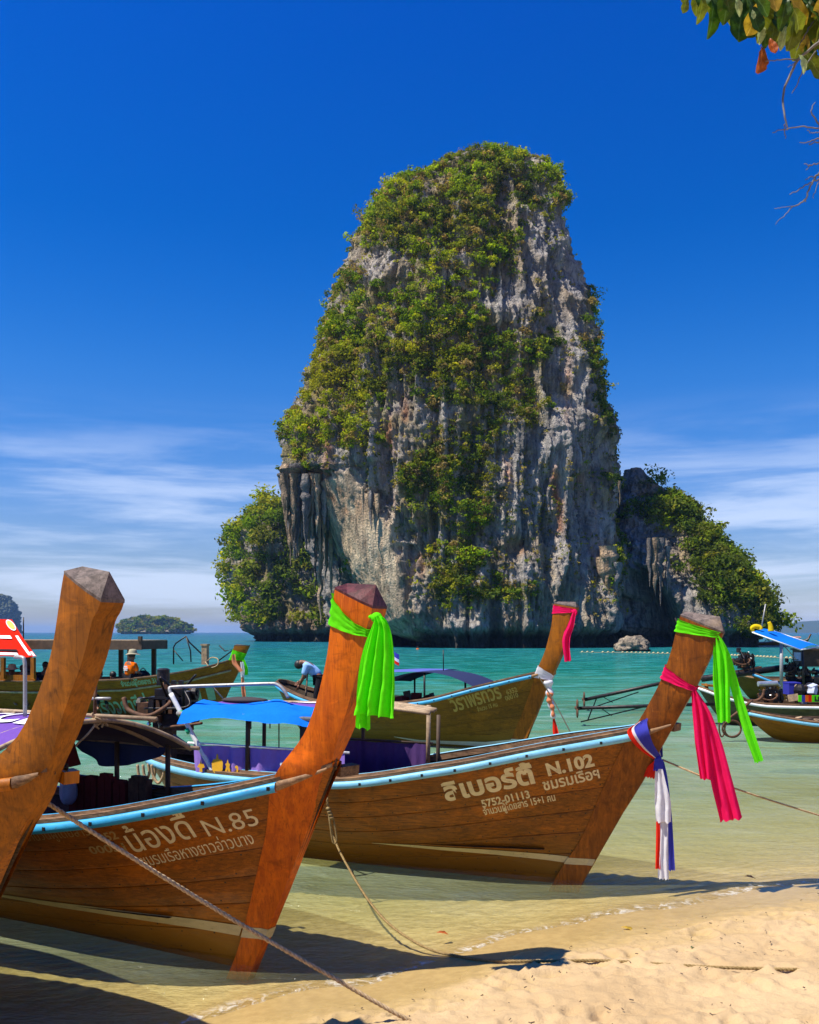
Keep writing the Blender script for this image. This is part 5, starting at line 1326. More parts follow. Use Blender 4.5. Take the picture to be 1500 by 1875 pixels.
for r_0, m, lf in ((0.14, 'letter_white', 0.022), (0.11, 'letter_yellow', 0.03)):
    cV = [on_awning(0.955 + r_0 * 0.30 * math.cos(a), 0.16 + r_0 * 0.95 * math.sin(a), lf) for a in np.linspace(0, 2 * math.pi, 24, endpoint=False)] + [on_awning(0.955, 0.16, lf)]
    mesh_np('round_print', cV, [(i, (i + 1) % 24, 24) for i in range(24)], M[m], boatE, smooth=False)
for (x) in (6, 61):
    a, b = FE.L(x, 1204, -1.1), FE.L(x, 1243, -1.1); pw = MB(); pw.bar(a, b, 0.11, 0.10); pw.build('awning_post', [M['stem_brown']], boatE)
tube_obj('aerial', Ls(FE, [(43, 1175, -.2), (43, 1130, -.2)]), 0.02, M['iron'], boatE, 5)
tube_obj('rope_coil', bez(Ls(FE, [(376, 1212, -.3), (385, 1222, -.4), (398, 1218, -.4), (399, 1207, -.35), (388, 1204, -.3), (380, 1210, -.3)]), 8), 0.016, M['rope'], boatE, 6)

# ------------------------------------------------------------------ people
def skin(name, V, E, R, mat, parent, levels=2):
    me = bpy.data.meshes.new(name); me.from_pydata([tuple(v) for v in V], E, [])
    o = bpy.data.objects.new(name, me); COL.objects.link(o)
    o.modifiers.new('skin', 'SKIN'); sv = me.skin_vertices[0].data
    for i, r in enumerate(R): sv[i].radius = (r, r) if np.isscalar(r) else r
    sv[0].use_root = True
    su = o.modifiers.new('sub', 'SUBSURF'); su.levels = levels; su.render_levels = levels
    dg = bpy.context.evaluated_depsgraph_get(); dg.update()
    m2 = bpy.data.meshes.new_from_object(o.evaluated_get(dg)); bpy.data.objects.remove(o); bpy.data.meshes.remove(me)
    m2.materials.clear(); m2.materials.append(mat); m2.name = name
    m2.polygons.foreach_set('use_smooth', np.ones(len(m2.polygons), bool))
    r = bpy.data.objects.new(name, m2); COL.objects.link(r); r.parent = parent; return r
def person(loc, rz, label, J, shirt, trousers, hat=None, vest=None, group=None):
    """J: joints of the pose in metres; x forward, y left, z up"""
    e = empty('person', tuple(loc), rz, label, 'person', group)
    keys = ['pelvis', 'chest', 'neck', 'head', 'top', 'sL', 'eL', 'hL', 'sR', 'eR', 'hR', 'hipL', 'kL', 'aL', 'tL', 'hipR', 'kR', 'aR', 'tR']
    V = [J[k] for k in keys]; ix = {k: i for i, k in enumerate(keys)}
    E = [(ix[a], ix[b]) for a, b in [('pelvis', 'chest'), ('chest', 'neck'), ('neck', 'head'), ('head', 'top'), ('chest', 'sL'), ('sL', 'eL'), ('eL', 'hL'), ('chest', 'sR'), ('sR', 'eR'), ('eR', 'hR'), ('pelvis', 'hipL'), ('hipL', 'kL'), ('kL', 'aL'), ('aL', 'tL'), ('pelvis', 'hipR'), ('hipR', 'kR'), ('kR', 'aR'), ('aR', 'tR')]]
    R = [(.13, .11), (.14, .11), .055, .085, .07, .055, .042, .032, .055, .042, .032, .085, .06, .042, .035, .085, .06, .042, .035]
    skin('body', V, E, R, M['skin'], e)
    # hands with five fingers
    for s_ in ('L', 'R'):
        h = np.array(J['h' + s_], float); d = h - np.array(J['e' + s_], float); d /= np.linalg.norm(d); sd = np.cross(d, [0, 0.2, 1.0]); sd /= np.linalg.norm(sd)
        hm = MB(); hm.ell(h + d * 0.045, (0.035, 0.03, 0.045), 8, 6)
        for f in range(4): hm.tube(bez([h + d * 0.07 + sd * (f - 1.5) * 0.019, h + d * 0.11 + sd * (f - 1.5) * 0.021, h + d * (0.13 + 0.008 * (f in (1, 2))) + sd * (f - 1.5) * 0.02 + np.array([0, 0, -0.02])], 3), 0.008, 5)
        hm.tube([h + d * 0.03 + sd * 0.035, h + d * 0.08 + sd * 0.055], 0.009, 5); hm.build('hand', [M['skin']], e, True)
    sk = ['pelvis', 'chest', 'neck', 'sL', 'eL', 'sR', 'eR']; si = {k: i for i, k in enumerate(sk)}
    mid = lambda a, b, t: tuple(np.array(J[a]) * (1 - t) + np.array(J[b]) * t)
    SV = [J['pelvis'], J['chest'], mid('chest', 'neck', .8), J['sL'], mid('sL', 'eL', .8), J['sR'], mid('sR', 'eR', .8)]
    skin('shirt', SV, [(0, 1), (1, 2), (1, 3), (3, 4), (1, 5), (5, 6)], [(.165, .135), (.175, .14), .075, .085, .07, .085, .07], shirt, e)
    TV = [J['pelvis'], J['hipL'], J['kL'], mid('kL', 'aL', .8), J['hipR'], J['kR'], mid('kR', 'aR', .8)]
    skin('trousers', TV, [(0, 1), (1, 2), (2, 3), (0, 4), (4, 5), (5, 6)], [(.16, .13), .105, .085, .07, .105, .085, .07], trousers, e)
    hd = np.array(J['head'], float) * 0.5 + np.array(J['top'], float) * 0.5; ax = np.array(J['top'], float) - np.array(J['head'], float); ax /= np.linalg.norm(ax)
    hb = MB(); hb.ell(hd + ax * 0.035 - np.array([0.02, 0, 0]), (0.105, 0.092, 0.105), 14, 9); hb.build('hair', [M['hair']], e, True)
    fc = MB(); fwd = np.cross(np.array([0, 1.0, 0]), ax)
    fc.ell(hd - ax * 0.06 + fwd * 0.098, (0.018, 0.014, 0.022), 6, 5)
    for y in (-0.085, 0.085): fc.ell(hd - ax * 0.04 + np.array([0, y, 0]), (0.02, 0.012, 0.03), 6, 5)
    fc.build('face', [M['skin']], e, True)
    if hat:
        hh = MB(); c = hd + ax * 0.07
        a = np.linspace(0, 2 * np.pi, 26, endpoint=False); rings = [(0.0, 0.125), (0.075, 0.115), (0.10, 0.10), (0.118, 0.02), (0.118, 0.014), (0.20, -0.03), (0.205, -0.035), (0.12, 0.006)]
        hh.grid(np.stack([np.stack([c[0] + r * np.cos(a) * 1.05, c[1] + r * np.sin(a), c[2] + z + 0.015 * np.sin(2 * a) * (r > 0.15)], -1) for r, z in rings]), 0, True); hh.build('hat', [hat], e, True)
    if vest:
        VV = [mid('pelvis', 'chest', .35), J['chest'], mid('chest', 'neck', .5)]
        skin('life_vest', VV, [(0, 1), (1, 2)], [(.20, .17), (.205, .175), .11], vest, e)
    return e
bend = dict(pelvis=(-.02, 0, .90), chest=(.26, 0, 1.17), neck=(.36, 0, 1.25), head=(.43, 0, 1.24), top=(.52, 0, 1.19), sL=(.27, .19, 1.16), eL=(.34, .20, .90), hL=(.46, .06, .72), sR=(.27, -.19, 1.16), eR=(.36, -.20, .92), hR=(.48, -.05, .80),
            hipL=(-.03, .10, .86), kL=(.05, .11, .48), aL=(-.02, .11, .09), tL=(.13, .12, .03), hipR=(-.03, -.10, .86), kR=(.02, -.11, .48), aR=(-.06, -.11, .09), tR=(.09, -.12, .03))
sit = dict(pelvis=(0, 0, .12), chest=(.05, 0, .46), neck=(.08, 0, .58), head=(.10, 0, .66), top=(.12, 0, .78), sL=(.05, .19, .46), eL=(.12, .25, .24), hL=(.34, .14, .22), sR=(.05, -.19, .46), eR=(.12, -.25, .24), hR=(.34, -.12, .20),
           hipL=(.04, .10, .10), kL=(.42, .13, .16), aL=(.46, .13, -.24), tL=(.58, .14, -.28), hipR=(.04, -.10, .10), kR=(.42, -.13, .16), aR=(.46, -.13, -.24), tR=(.58, -.14, -.28))
# ------------------------------------------------------------------ moored boats at the right
FG = Frame((16.0, 20.6), 0)
matsG = dict(hull=M['hull_e'], stem=M['hull_e'], end=M['post'], rail=M['pale_blue_rail'], stripe=M['stripe'])
SR = [(-0.2, -0.3, -0.1), (0.5, 0.1, 0.4), (1.3, 0.4, 0.75), (2.2, 0.7, 1.1)]
boatG, HG, _ = make_boat('longtail_boat', 'low dark long-tail boat with pale blue rail, cut off by the right edge', 'boat', FG,
    [(-8.62, 0.66), (-8.0, 0.55), (-7.0, 0.43), (-5.0, 0.42), (-2.0, 0.62), (0, 1.1), (0.6, 1.35)], [(-8.62, 0.02), (-8.45, 0.3), (-8.0, 0.5), (-6.5, 0.72), (-3, 0.75), (-1, 0.5), (0.6, 0.05)],
    dict(rows=SR, tilt=0.1), matsG, planks=5, zmid=-0.3, zbow=-0.1)
FF = Frame((17.2, 24.2), 0)
matsF = dict(hull=M['hull_g'], stem=M['hull_g'], end=M['post'], rail=M['white_pipe'], stripe=M['stripe'])
boatF, HF, _ = make_boat('longtail_boat', 'grey-green long-tail boat with white rail and open motor, behind the low dark one', 'boat', FF,
    [(-9.7, 0.98), (-9.0, 0.72), (-8.0, 0.55), (-5.0, 0.52), (-2.0, 0.75), (0, 1.2), (0.6, 1.45)], [(-9.7, 0.02), (-9.5, 0.25), (-9.0, 0.45), (-7.0, 0.75), (-3, 0.8), (-1, 0.5), (0.6, 0.05)],
    dict(rows=SR, tilt=0.1), matsF, planks=5, zmid=-0.3, zbow=-0.1)
FH = Frame((19.5, 28.5), 0)
boatH, HH, _ = make_boat('longtail_boat', 'long-tail boat under the high sloping blue awning, furthest of the three at the right', 'boat', FH,
    [(-9.0, 1.15), (-8.4, 0.9), (-7.5, 0.75), (-5.0, 0.75), (-2.0, 0.9), (0, 1.3), (0.6, 1.5)], [(-9.0, 0.02), (-8.8, 0.25), (-8.2, 0.5), (-7.0, 0.8), (-3, 0.85), (-1, 0.5), (0.6, 0.05)],
    dict(rows=SR, tilt=0.1), dict(matsG, rail=M['blue_rail']), planks=0, zmid=-0.3, zbow=-0.1)
FI = Frame((24.0, 33.0), 0)
boatI, HI, _ = make_boat('longtail_boat', 'weathered brown long-tail boat seen low behind the white-railed one at the right', 'boat', FI,
    [(-12.6, 1.0), (-12.0, 0.85), (-11.0, 0.75), (-6.0, 0.75), (-2.0, 0.9), (0, 1.3), (0.6, 1.5)], [(-12.6, 0.02), (-12.4, 0.3), (-11.6, 0.6), (-9.0, 0.85), (-3, 0.85), (-1, 0.5), (0.6, 0.05)],
    dict(rows=SR, tilt=0.1), dict(matsG, hull=M['hull_d'], rail=M['tip_wood']), planks=0, zmid=-0.3, zbow=-0.1)
# motors with their long propeller shafts
def shaft(F, root, pts, v, r, name='propeller_shaft'):
    P = np.array([F.L(x, y, v) for x, y in pts]); s_ = tube_obj(name, P, r, M['iron'], root)
    d = P[-1] - P[0]; d /= np.linalg.norm(d); tip = P[0]
    pr_ = MB()
    for a in (0, 2.1, 4.2): pr_.ell(tip + np.array([-0.05, 0.13 * math.cos(a), 0.13 * math.sin(a)]), (0.03, 0.10 * abs(math.cos(a)) + 0.05, 0.10 * abs(math.sin(a)) + 0.05), 8, 5)
    pr_.ell(tip, (0.08, 0.05, 0.05), 8, 5); pr_.build('propeller', [M['rust']], s_, True)
    sk = MB(); q = tip + d * 0.35
    sk.bar(q, q + np.array([-0.12, 0, -0.32]), 0.03, 0.03); sk.bar(q + np.array([-0.3, 0, -0.36]), q + d * 1.3 + np.array([0, 0, -0.02]), 0.03, 0.03); sk.bar(q + d * 0.2, q + d * 0.5 + np.array([0, 0, -0.22]), 0.02, 0.02)
    sk.build('skeg', [M['iron']], s_)
    return s_
shaft(FF, boatF, [(1060, 1297), (1200, 1292), (1345, 1288)], -0.3, 0.045)
shaft(FH, boatH, [(1072, 1281), (1215, 1250), (1300, 1240), (1440, 1224)], 0.0, 0.055)
tube_obj('shaft_housing', Ls(FH, [(1285, 1243, 0), (1440, 1222, 0)]), 0.10, M['iron'], boatH)
pE = FF.L(1412, 1276, -0.3); make_engine(boatF, pE, 0.85, 0.1, True, 8)
pE = FH.L(1448, 1226, 0.0); make_engine(boatH, pE, 0.75, 0.0, False, 9)
pE = FH.L(1362, 1212, 0.1); make_engine(boatH, pE, 0.95, 0.2, False, 10)
eb = MB(); a = FH.L(1338, 1232, 0.1); b = FH.L(1392, 1222, 0.1); eb.bar(a, b, 0.3, 0.07); eb.build('engine_bearer', [M['rust']], boatH)
eb = MB(); a = FF.L(1380, 1292, -.3); b = FF.L(1440, 1292, -.3); eb.bar(a, b, 0.5, 0.06); eb.build('engine_bearer', [M['rust']], boatF)
sf = MB(); a = FF.L(1292, 1252, 0); sf.bar(a, FF.L(1304, 1292, 0), 0.05, 0.14); sf.bar(FF.L(1290, 1254, 0), FF.L(1325, 1258, 0), 0.5, 0.05); sf.build('stern_board', [M['hull_e']], boatF)
tube_obj('bent_pipe', bez(Ls(FF, [(1350, 1272, -.5), (1368, 1282, -.5), (1385, 1283, -.5), (1396, 1275, -.5), (1400, 1262, -.5)]), 8), 0.04, M['rust'], boatF)
tube_obj('guard_pipe', bez(Ls(FG, [(1330, 1318, -.2), (1350, 1305, -.2), (1378, 1282, -.2)]), 8), 0.025, M['rust'], boatG); tube_obj('guard_pipe', bez(Ls(FG, [(1326, 1322, -.1), (1345, 1308, -.1), (1374, 1284, -.1)]), 8), 0.025, M['rust'], boatG)
for (x, y, rx, ry, r) in ((1340, 1334, 17, 15, 0.022), (1342, 1335, 15, 15, 0.02), (1322, 1332, 5, 17, 0.018)):
    tube_obj('guard_ring', Ls(FG, [(x + rx * math.cos(a), y + ry * math.sin(a), -.2) for a in np.linspace(0, 2 * math.pi, 28)]), r, M['rust'], boatG)
# high blue awning on its post
ca, cb, cc_, cd = at(1378, 1158, 27.6), at(1412, 1154, 29.4), at(1502, 1184, 29.0), at(1466, 1190, 27.2)
U, Vv = np.meshgrid(np.linspace(0, 1, 16), np.linspace(0, 1, 10), indexing='ij')
Pn = (ca * (1 - U[..., None]) + cd * U[..., None]) * (1 - Vv[..., None]) + (cb * (1 - U[..., None]) + cc_ * U[..., None]) * Vv[..., None]
Pn[..., 2] += 0.08 * np.sin(np.pi * Vv) + 0.02 * np.sin(U * 9)
Pl = np.array([[FH.LW(q) for q in row] for row in Pn])
sheet('blue_awning', Pl, M['tarp_blue'], boatH)
for a, b in ((ca, cd), (cb, cc_), (ca, cb), (cd, cc_)): tube_obj('awning_pole', [FH.LW(a), FH.LW(b)], 0.022, M['white_pipe'], boatH, 6)
tube_obj('awning_post', [FH.LW(at(1431, 1262, 27.5)), FH.LW(at(1431, 1176, 27.5))], 0.055, M['pipe_grey'], boatH)
tube_obj('stay_cord', [FH.LW(at(1432, 1178, 27.5)), FH.LW(at(1458, 1208, 27.5))], 0.014, M['rope'], boatH, 5)
tube_obj('awning_post', [FH.LW(at(1470, 1189, 27.4)), FH.LW(at(1472, 1262, 27.4))], 0.035, M['iron'], boatH)
tube_obj('aerial', [FH.LW(at(1394, 1152, 28.4)), FH.LW(at(1402, 1106, 28.4))], 0.022, M['pipe_grey'], boatH, 5)
for (pts, nm, lab) in [([(1379, 1156), (1377, 1150), (1383, 1147), (1391, 1149), (1392, 1153)], 'rag', 'yellow rag lying along the left tip of the blue awning'), ([(1408, 1139), (1411, 1146), (1412, 1156)], 'pennant', 'yellow pennant standing up from the blue awning beside the thin aerial')]:
    pb = MB(); P = bez([at(x, y, 28.0) for x, y in pts], 6); pb.tube(P, np.linspace(0.05, 0.09, len(P)), 7)
    tag(pb.build(nm, [M['yellow_cloth']], None, True), lab, nm)
# low blue awning, bundle and painted board on boat F
la = np.stack([np.stack([x, y, z], -1) for x, y, z in [(np.linspace(-6.3, -2, 14) + 17.2 - 17.2, np.full(14, v), np.full(14, w) + 0.03 * np.sin(np.linspace(0, 8, 14))) for v, w in ((-0.7, 1.12), (-0.3, 1.28), (0.1, 1.40), (0.6, 1.42))]], 1)
sheet('blue_awning', la, M['tarp_blue'], boatF)
tube_obj('awning_pole', [(-6.35, -0.7, 1.09), (-2, -0.7, 1.09)], 0.025, M['bamboo'], boatF)
for u in (-6.2, -5.6, -5.2, -4): tube_obj('awning_post', [(u, -0.68, 0.45), (u, -0.68, 1.1)], 0.02, M['bamboo'], boatF)
bd = MB(); bd.ell((-5.95, -0.4, 1.45), (0.22, 0.18, 0.26), 12, 8, (0, 0.5, 0)); bd.ell((-6.2, -0.4, 1.66), (0.08, 0.08, 0.18), 8, 6, (0, -0.5, 0)); bd.ell((-5.85, -0.45, 1.28), (0.12, 0.12, 0.16), 8, 6); bd.build('furled_tarpaulin', [M['plastic']], boatF, True)
p0 = FF.L(1462, 1273, -0.72); p1 = FF.L(1486, 1285, -0.72)
for k, (m, tri) in enumerate((('green_cloth', 0), ('blue_cloth', 1), ('orange_cloth', 0), ('red_cloth', 1), ('green_cloth', 2))):
    x0 = p0[0] + (p1[0] - p0[0]) * k / 4.0; wd_ = (p1[0] - p0[0]) / 4.0 * (1 if k < 4 else 4)
    sg2 = MB(); sg2.box((x0 + wd_ / 2, -0.72 - 0.004 * k, (p0[2] + p1[2]) / 2), (wd_ * 0.99, 0.02, p0[2] - p1[2]), (0, 0, 0)); sg2.build('painted_panel', [M[m]], boatF)
flat_text('Li', 0.17, p1[0] + 0.06, -0.760, p1[2] + 0.02, M['iron'], boatF, 0.01)
for (x, y, w_, h_, m) in [(1462, 1262, 0.4, 0.25, 'post'), (1450, 1250, 0.3, 0.3, 'blue_cloth'), (1480, 1258, 0.5, 0.35, 'post')]:
    p = FF.L(x, y, 0.0); cr = MB(); cr.box((p[0], 0.0, p[2] - 0.15), (w_, 0.4, h_)); cr.box((p[0], 0.0, p[2] - 0.15 + h_ / 2), (w_ * 1.05, 0.42, 0.03)); cr.build('stowed_box', [M[m]], boatF)
wh = MB(); p = FH.L(1482, 1205, 0); wh.box((p[0], 0, p[2]), (0.7, 0.8, 0.5)); wh.box((p[0], 0, p[2] + 0.27), (0.8, 0.9, 0.05)); wh.box((p[0] - 0.36, 0, p[2] + 0.05), (0.02, 0.5, 0.25), m=1); wh.build('wheelhouse', [M['post'], M['plastic']], boatH)

# gear heaped on the decks at the right edge
rgg = np.random.default_rng(12)
for rt_, F_, (xa, xb), (ya, yb), vz in ((boatF, FF, (1445, 1500), (1256, 1284), -0.1), (boatH, FH, (1440, 1500), (1228, 1256), 0.1), (boatG, FG, (1392, 1500), (1312, 1326), 0.0)):
    gm = MB()
    for k in range(26):
        p = F_.L(rgg.uniform(xa, xb), rgg.uniform(ya, yb), vz + rgg.uniform(-0.3, 0.3)); z_ = rgg.uniform(0.06, 0.26, 3)
        if rt_ is boatG: p = np.array([rgg.uniform(-7.6, -4.0), rgg.uniform(-0.25, 0.35), rgg.uniform(0.36, 0.48)]); z_ = z_ * 0.8
        if k % 3 == 0: gm.ell(p, z_ * 0.7, 8, 6, None, int(rgg.integers(0, 4)))
        elif k % 3 == 1: gm.box(p, z_, tuple(rgg.uniform(-.5, .5, 3)), int(rgg.integers(0, 4)))
        else: gm.tube(bez([p, p + rgg.normal(0, 0.10, 3) + np.array([0, 0, 0.1]), p + np.array([rgg.normal(0, 0.2), rgg.normal(0, 0.1), 0.02])], 6), 0.018, 6, int(rgg.integers(0, 4)))
    tag(gm.build('stowed_gear', [M['post'], M['iron'], M['plastic'], M['bamboo']], rt_), kind='stuff')
p_ = FH.L(1480, 1238, 0.1)
person(FH.W(p_[0], 0.1, 0.72), 2.6, 'boatman sitting beneath the high sloping blue awning at the right edge', sit, M['black_cloth'], M['black_cloth'])
# far boats
for (foot, deg, label, m) in [((68.5, 172.0), 4, 'tiny far long-tail boat with pale purple awning beyond the right rock', 'purple_cloth'), ((75.2, 176.0), 2, 'tiny far boat under a pink awning just below the high blue awning', 'salmon_cloth')]:
    Ff = Frame(foot, deg)
    rt, Hf, _ = make_boat('longtail_boat', label, 'boat', Ff, [(-5.6, 0.75), (-4, 0.6), (-1.5, 0.7), (0, 1.1), (0.7, 1.6)], [(-5.6, 0.02), (-5.3, 0.4), (-4, 0.7), (-1.5, 0.7), (0.7, 0.05)],
        dict(rows=[(-0.2, -0.3, -0.1), (0.6, 0.0, 0.3), (1.4, 0.4, 0.7), (2.1, 0.8, 1.0)], tilt=0.05), dict(matsE, rail=M['white_pipe']), planks=0, detail=False, zmid=-0.3, zbow=-0.1)
    sheet('awning', arch(-4.8, -1.2, -0.8, 0.8, lambda U, V: 1.6 - 0.2 * V * V, 8, 8), M[m], rt)
    for u in (-4.5, -1.5):
        for v in (-0.7, 0.7): tube_obj('awning_post', [(u, v, 0.4), (u, v, 1.5)], 0.04, M['iron'], rt, 5)

# ------------------------------------------------------------------ scarves and ribbons
def wrap_rows(ring, lo_b, hi_b, lo_f, hi_f, off=0.014, rows=9, per=7, ex=1.0, pleat=0.006):
    wn_ = ring[:, 0, 2]; m = ring.shape[1]
    cols = []
    for i in range(m):
        for j in range(per): cols.append((i, (i + 1) % m, j / per))
    # fraction towards the front for every column
    mid = ring[len(ring) // 2]; fr = np.array([mid[a, 0] * (1 - f) + mid[b, 0] * f for a, b, f in cols]); fr = (fr - fr.min()) / (fr.max() - fr.min())
    P = np.zeros((rows, len(cols), 3))
    for c, (a, b, f) in enumerate(cols):
        g = fr[c] ** ex; lo = lo_b + (lo_f - lo_b) * g; hi = hi_b + (hi_f - hi_b) * g
        for r in range(rows):
            w_ = lo + (hi - lo) * r / (rows - 1)
            pa = np.array([np.interp(w_, wn_, ring[:, a, k]) for k in (0, 1)]); pb = np.array([np.interp(w_, wn_, ring[:, b, k]) for k in (0, 1)])
            p = pa * (1 - f) + pb * f
            cen = np.array([np.interp(w_, wn_, ring[:, :, 0].mean(1)), 0])
            d = p - cen; L = np.linalg.norm(d)
            o = off + pleat * math.sin(r * 2.4 + 0.7 * math.sin(c * 0.9)) + (0.006 if r in (0, rows - 1) else 0)
            p = p + d / L * o
            P[r, c] = (p[0], p[1], w_)
    return P
def tail_grid(F, pts, widths, v, pleats=3, amp=0.02, n=34, cols=25, seed=0, drift=0.0):
    """pts: centre line in photo pixels on plane v; widths in pixels"""
    P = np.array([F.L(x, y, v) for x, y in pts]); C_ = bez(P, 10)
    s = np.linspace(0, 1, len(C_)); q = np.linspace(0, 1, n)
    C_ = np.stack([np.interp(q, s, C_[:, k]) for k in range(3)], 1)
    depth = F.W(*P[0])[1]
    W_ = np.interp(q, np.linspace(0, 1, len(widths)), widths) * depth / FPX / max(0.3, F.d[0])
    T_ = np.gradient(C_, axis=0); T_ /= np.linalg.norm(T_, axis=1)[:, None]
    N_ = np.stack([-T_[:, 2], 0 * q, T_[:, 0]], 1); N_ *= np.sign(N_[:, :1] + 1e-9)
    c = np.linspace(-0.5, 0.5, cols)
    ph = 2 * np.pi * pleats * c[None] + 0.9 * np.sin(q[:, None] * 4 + seed) + 0.4 * vnoise(q[:, None] * 3, c[None] * 4, seed)
    G = C_[:, None] + N_[:, None] * (W_[:, None] * c[None])[..., None]
    G[..., 1] += amp * (0.35 + 0.9 * q[:, None]) * np.sin(ph) - drift * q[:, None]
    G[..., 0] += 0.25 * amp * np.cos(ph * 1.0) * q[:, None]
    G[..., 1] += 0.35 * amp * ridged(c[None] * 3.1 + 0 * q[:, None], q[:, None] * 2.3, seed, 3, seed) * (0.2 + q[:, None])
    G[-1, :, 2] += 0.008 * np.sin(c * 23 + seed)
    return G
def scarf(F, knot, label, cat, group=None):
    e = empty('scarf', tuple(F.W(*knot)), F.rz, label, cat, group); return e
def rebase(o, k): o.data.transform(Matrix.Translation(Vector([-float(x) for x in k]))); return o
def knot_mesh(k, r, mat, parent, seed=1):
    rg = np.random.default_rng(seed); b = MB()
    b.ell((0, 0, 0), (r * 1.1, r, r), 12, 8); b.ell((r * 0.6, -r * 0.3, -r * 0.6), (r * 0.7, r * 0.6, r * 0.9), 10, 7); b.ell((-r * 0.9, 0, r * 0.15), (r * 0.9, r * 0.6, r * 0.45), 10, 7)
    return b.build('knot', [M[mat]], parent, True)
SG = 'cloths tied round the boat prows'
# lime green scarf on boat B
kB = FB.L(690, 1131, -0.10)
s1 = scarf(FB, kB, 'wide lime green scarf knotted on the prow of the boat lettered N.85', 'scarf', SG)
rebase(grid_obj('band', wrap_rows(ringB, 2.46, 2.665, 2.37, 2.42, ex=0.8), M['green_cloth'], s1, True), kB)
knot_mesh(kB, 0.036, 'green_cloth', s1)
rebase(grid_obj('tail', tail_grid(FB, [(692, 1128), (697, 1150), (694, 1200), (690, 1260), (687, 1312)], [12, 32, 54, 66, 74], -0.19, 3.4, 0.040, 60, 61, 3), M['green_cloth'], s1), kB)
rebase(grid_obj('tail', tail_grid(FB, [(694, 1128), (705, 1150), (711, 1210), (714, 1265), (715, 1300)], [10, 16, 16, 15, 14], -0.12, 1.5, 0.02, 40, 17, 5), M['green_cloth'], s1), kB)
rebase(grid_obj('tail', tail_grid(FB, [(690, 1132), (676, 1180), (668, 1240), (664, 1334)], [8, 14, 22, 30], -0.15, 2.0, 0.022, 40, 21, 8), M['green_cloth'], s1), kB)
# boat C: green on top, pink in the middle, tricolour at the rail
kC = FC_.L(1312, 1164, -0.06)
s2 = scarf(FC_, kC, 'lime green scarf tied highest on the prow of the boat lettered N.102', 'scarf', SG)
rebase(grid_obj('band', wrap_rows(ringC, 2.41, 2.53, 2.35, 2.40, ex=0.9), M['green_cloth'], s2, True), kC)
knot_mesh(kC, 0.026, 'green_cloth', s2)
rebase(grid_obj('tail', tail_grid(FC_, [(1313, 1165), (1319, 1195), (1321, 1250), (1325, 1322)], [10, 24, 26, 20], -0.10, 2.3, 0.026, 40, 33, 2), M['green_cloth'], s2), kC)
rebase(grid_obj('tail', tail_grid(FC_, [(1314, 1165), (1330, 1200), (1348, 1265), (1370, 1335), (1391, 1395)], [8, 13, 15, 16, 14], -0.04, 1.2, 0.014, 40, 17, 4), M['green_cloth'], s2), kC)
kP = FC_.L(1269, 1264, -0.06)
s3 = scarf(FC_, kP, 'hot pink scarf with long tails on the prow of the boat lettered N.102', 'scarf', SG)
rebase(grid_obj('band', wrap_rows(ringC, 1.98, 2.10, 1.86, 1.895, ex=0.9), M['pink_cloth'], s3, True), kP)
knot_mesh(kP, 0.022, 'pink_cloth', s3)
rebase(grid_obj('tail', tail_grid(FC_, [(1270, 1265), (1278, 1300), (1284, 1360), (1291, 1427)], [8, 20, 22, 17], -0.10, 2.0, 0.022, 40, 25, 6), M['pink_cloth'], s3), kP)
rebase(grid_obj('tail', tail_grid(FC_, [(1271, 1265), (1290, 1310), (1307, 1370), (1323, 1440), (1338, 1502)], [8, 22, 30, 34, 36], -0.05, 2.2, 0.024, 50, 33, 9), M['pink_cloth'], s3), kP)
kT = FC_.L(1206, 1389, -0.09)
s4 = scarf(FC_, kT, 'blue, white and red ribbon tied at the rail end of the boat lettered N.102', 'ribbon', SG)
def band_strip(F, eL, eR, cuts, mats_, k, parent, name='band'):
    A_ = bez(np.array([F.L(x, y, v) for x, y, v in eL]), 8); B_ = bez(np.array([F.L(x, y, v) for x, y, v in eR]), 8)
    for (c0, c1), m in zip(cuts, mats_):
        q = np.linspace(c0, c1, 7); P = A_[:, None] + (B_ - A_)[:, None] * q[None, :, None]
        P[..., 1] -= 0.006 * np.sin(q * 25)[None]
        rebase(grid_obj(name, P, M[m], parent), k)
band_strip(FC_, [(1166, 1324, -.20), (1149, 1338, -.265), (1156, 1356, -.27), (1176, 1376, -.20), (1200, 1392, -.09)], [(1190, 1312, -.135), (1185, 1322, -.175), (1188, 1338, -.235), (1196, 1362, -.19), (1211, 1386, -.085)],
           [(0, .22), (.22, .36), (.36, 1.0)], ['red_cloth', 'white_cloth', 'blue_cloth'], kT, s4)
band_strip(FC_, [(1180, 1320, .18), (1190, 1345, .24), (1208, 1388, .05)], [(1205, 1310, .15), (1212, 1340, .2), (1214, 1386, .05)], [(0, .3), (.3, .5), (.5, 1)], ['red_cloth', 'white_cloth', 'blue_cloth'], kT, s4)
knot_mesh(kT, 0.026, 'blue_cloth', s4)
rebase(grid_obj('red_tail', tail_grid(FC_, [(1204, 1392), (1193, 1408), (1189, 1424)], [6, 14, 18], -0.06, 0.7, 0.01, 14, 9, 2), M['red_cloth'], s4), kT)
rebase(grid_obj('blue_tail', tail_grid(FC_, [(1207, 1390), (1206, 1402), (1205, 1412)], [14, 16, 15], -0.115, 1, 0.01, 14, 11, 2), M['blue_cloth'], s4), kT)
rebase(grid_obj('white_tail', tail_grid(FC_, [(1207, 1408), (1210, 1440), (1213, 1470), (1214, 1506)], [12, 20, 27, 25], -0.12, 2, 0.016, 30, 21, 4), M['white_cloth'], s4), kT)
rebase(grid_obj('blue_tail', tail_grid(FC_, [(1213, 1395), (1219, 1430), (1224, 1500), (1229, 1594)], [6, 8, 13, 13], -0.06, 1, 0.012, 40, 13, 7), M['blue_cloth'], s4), kT)
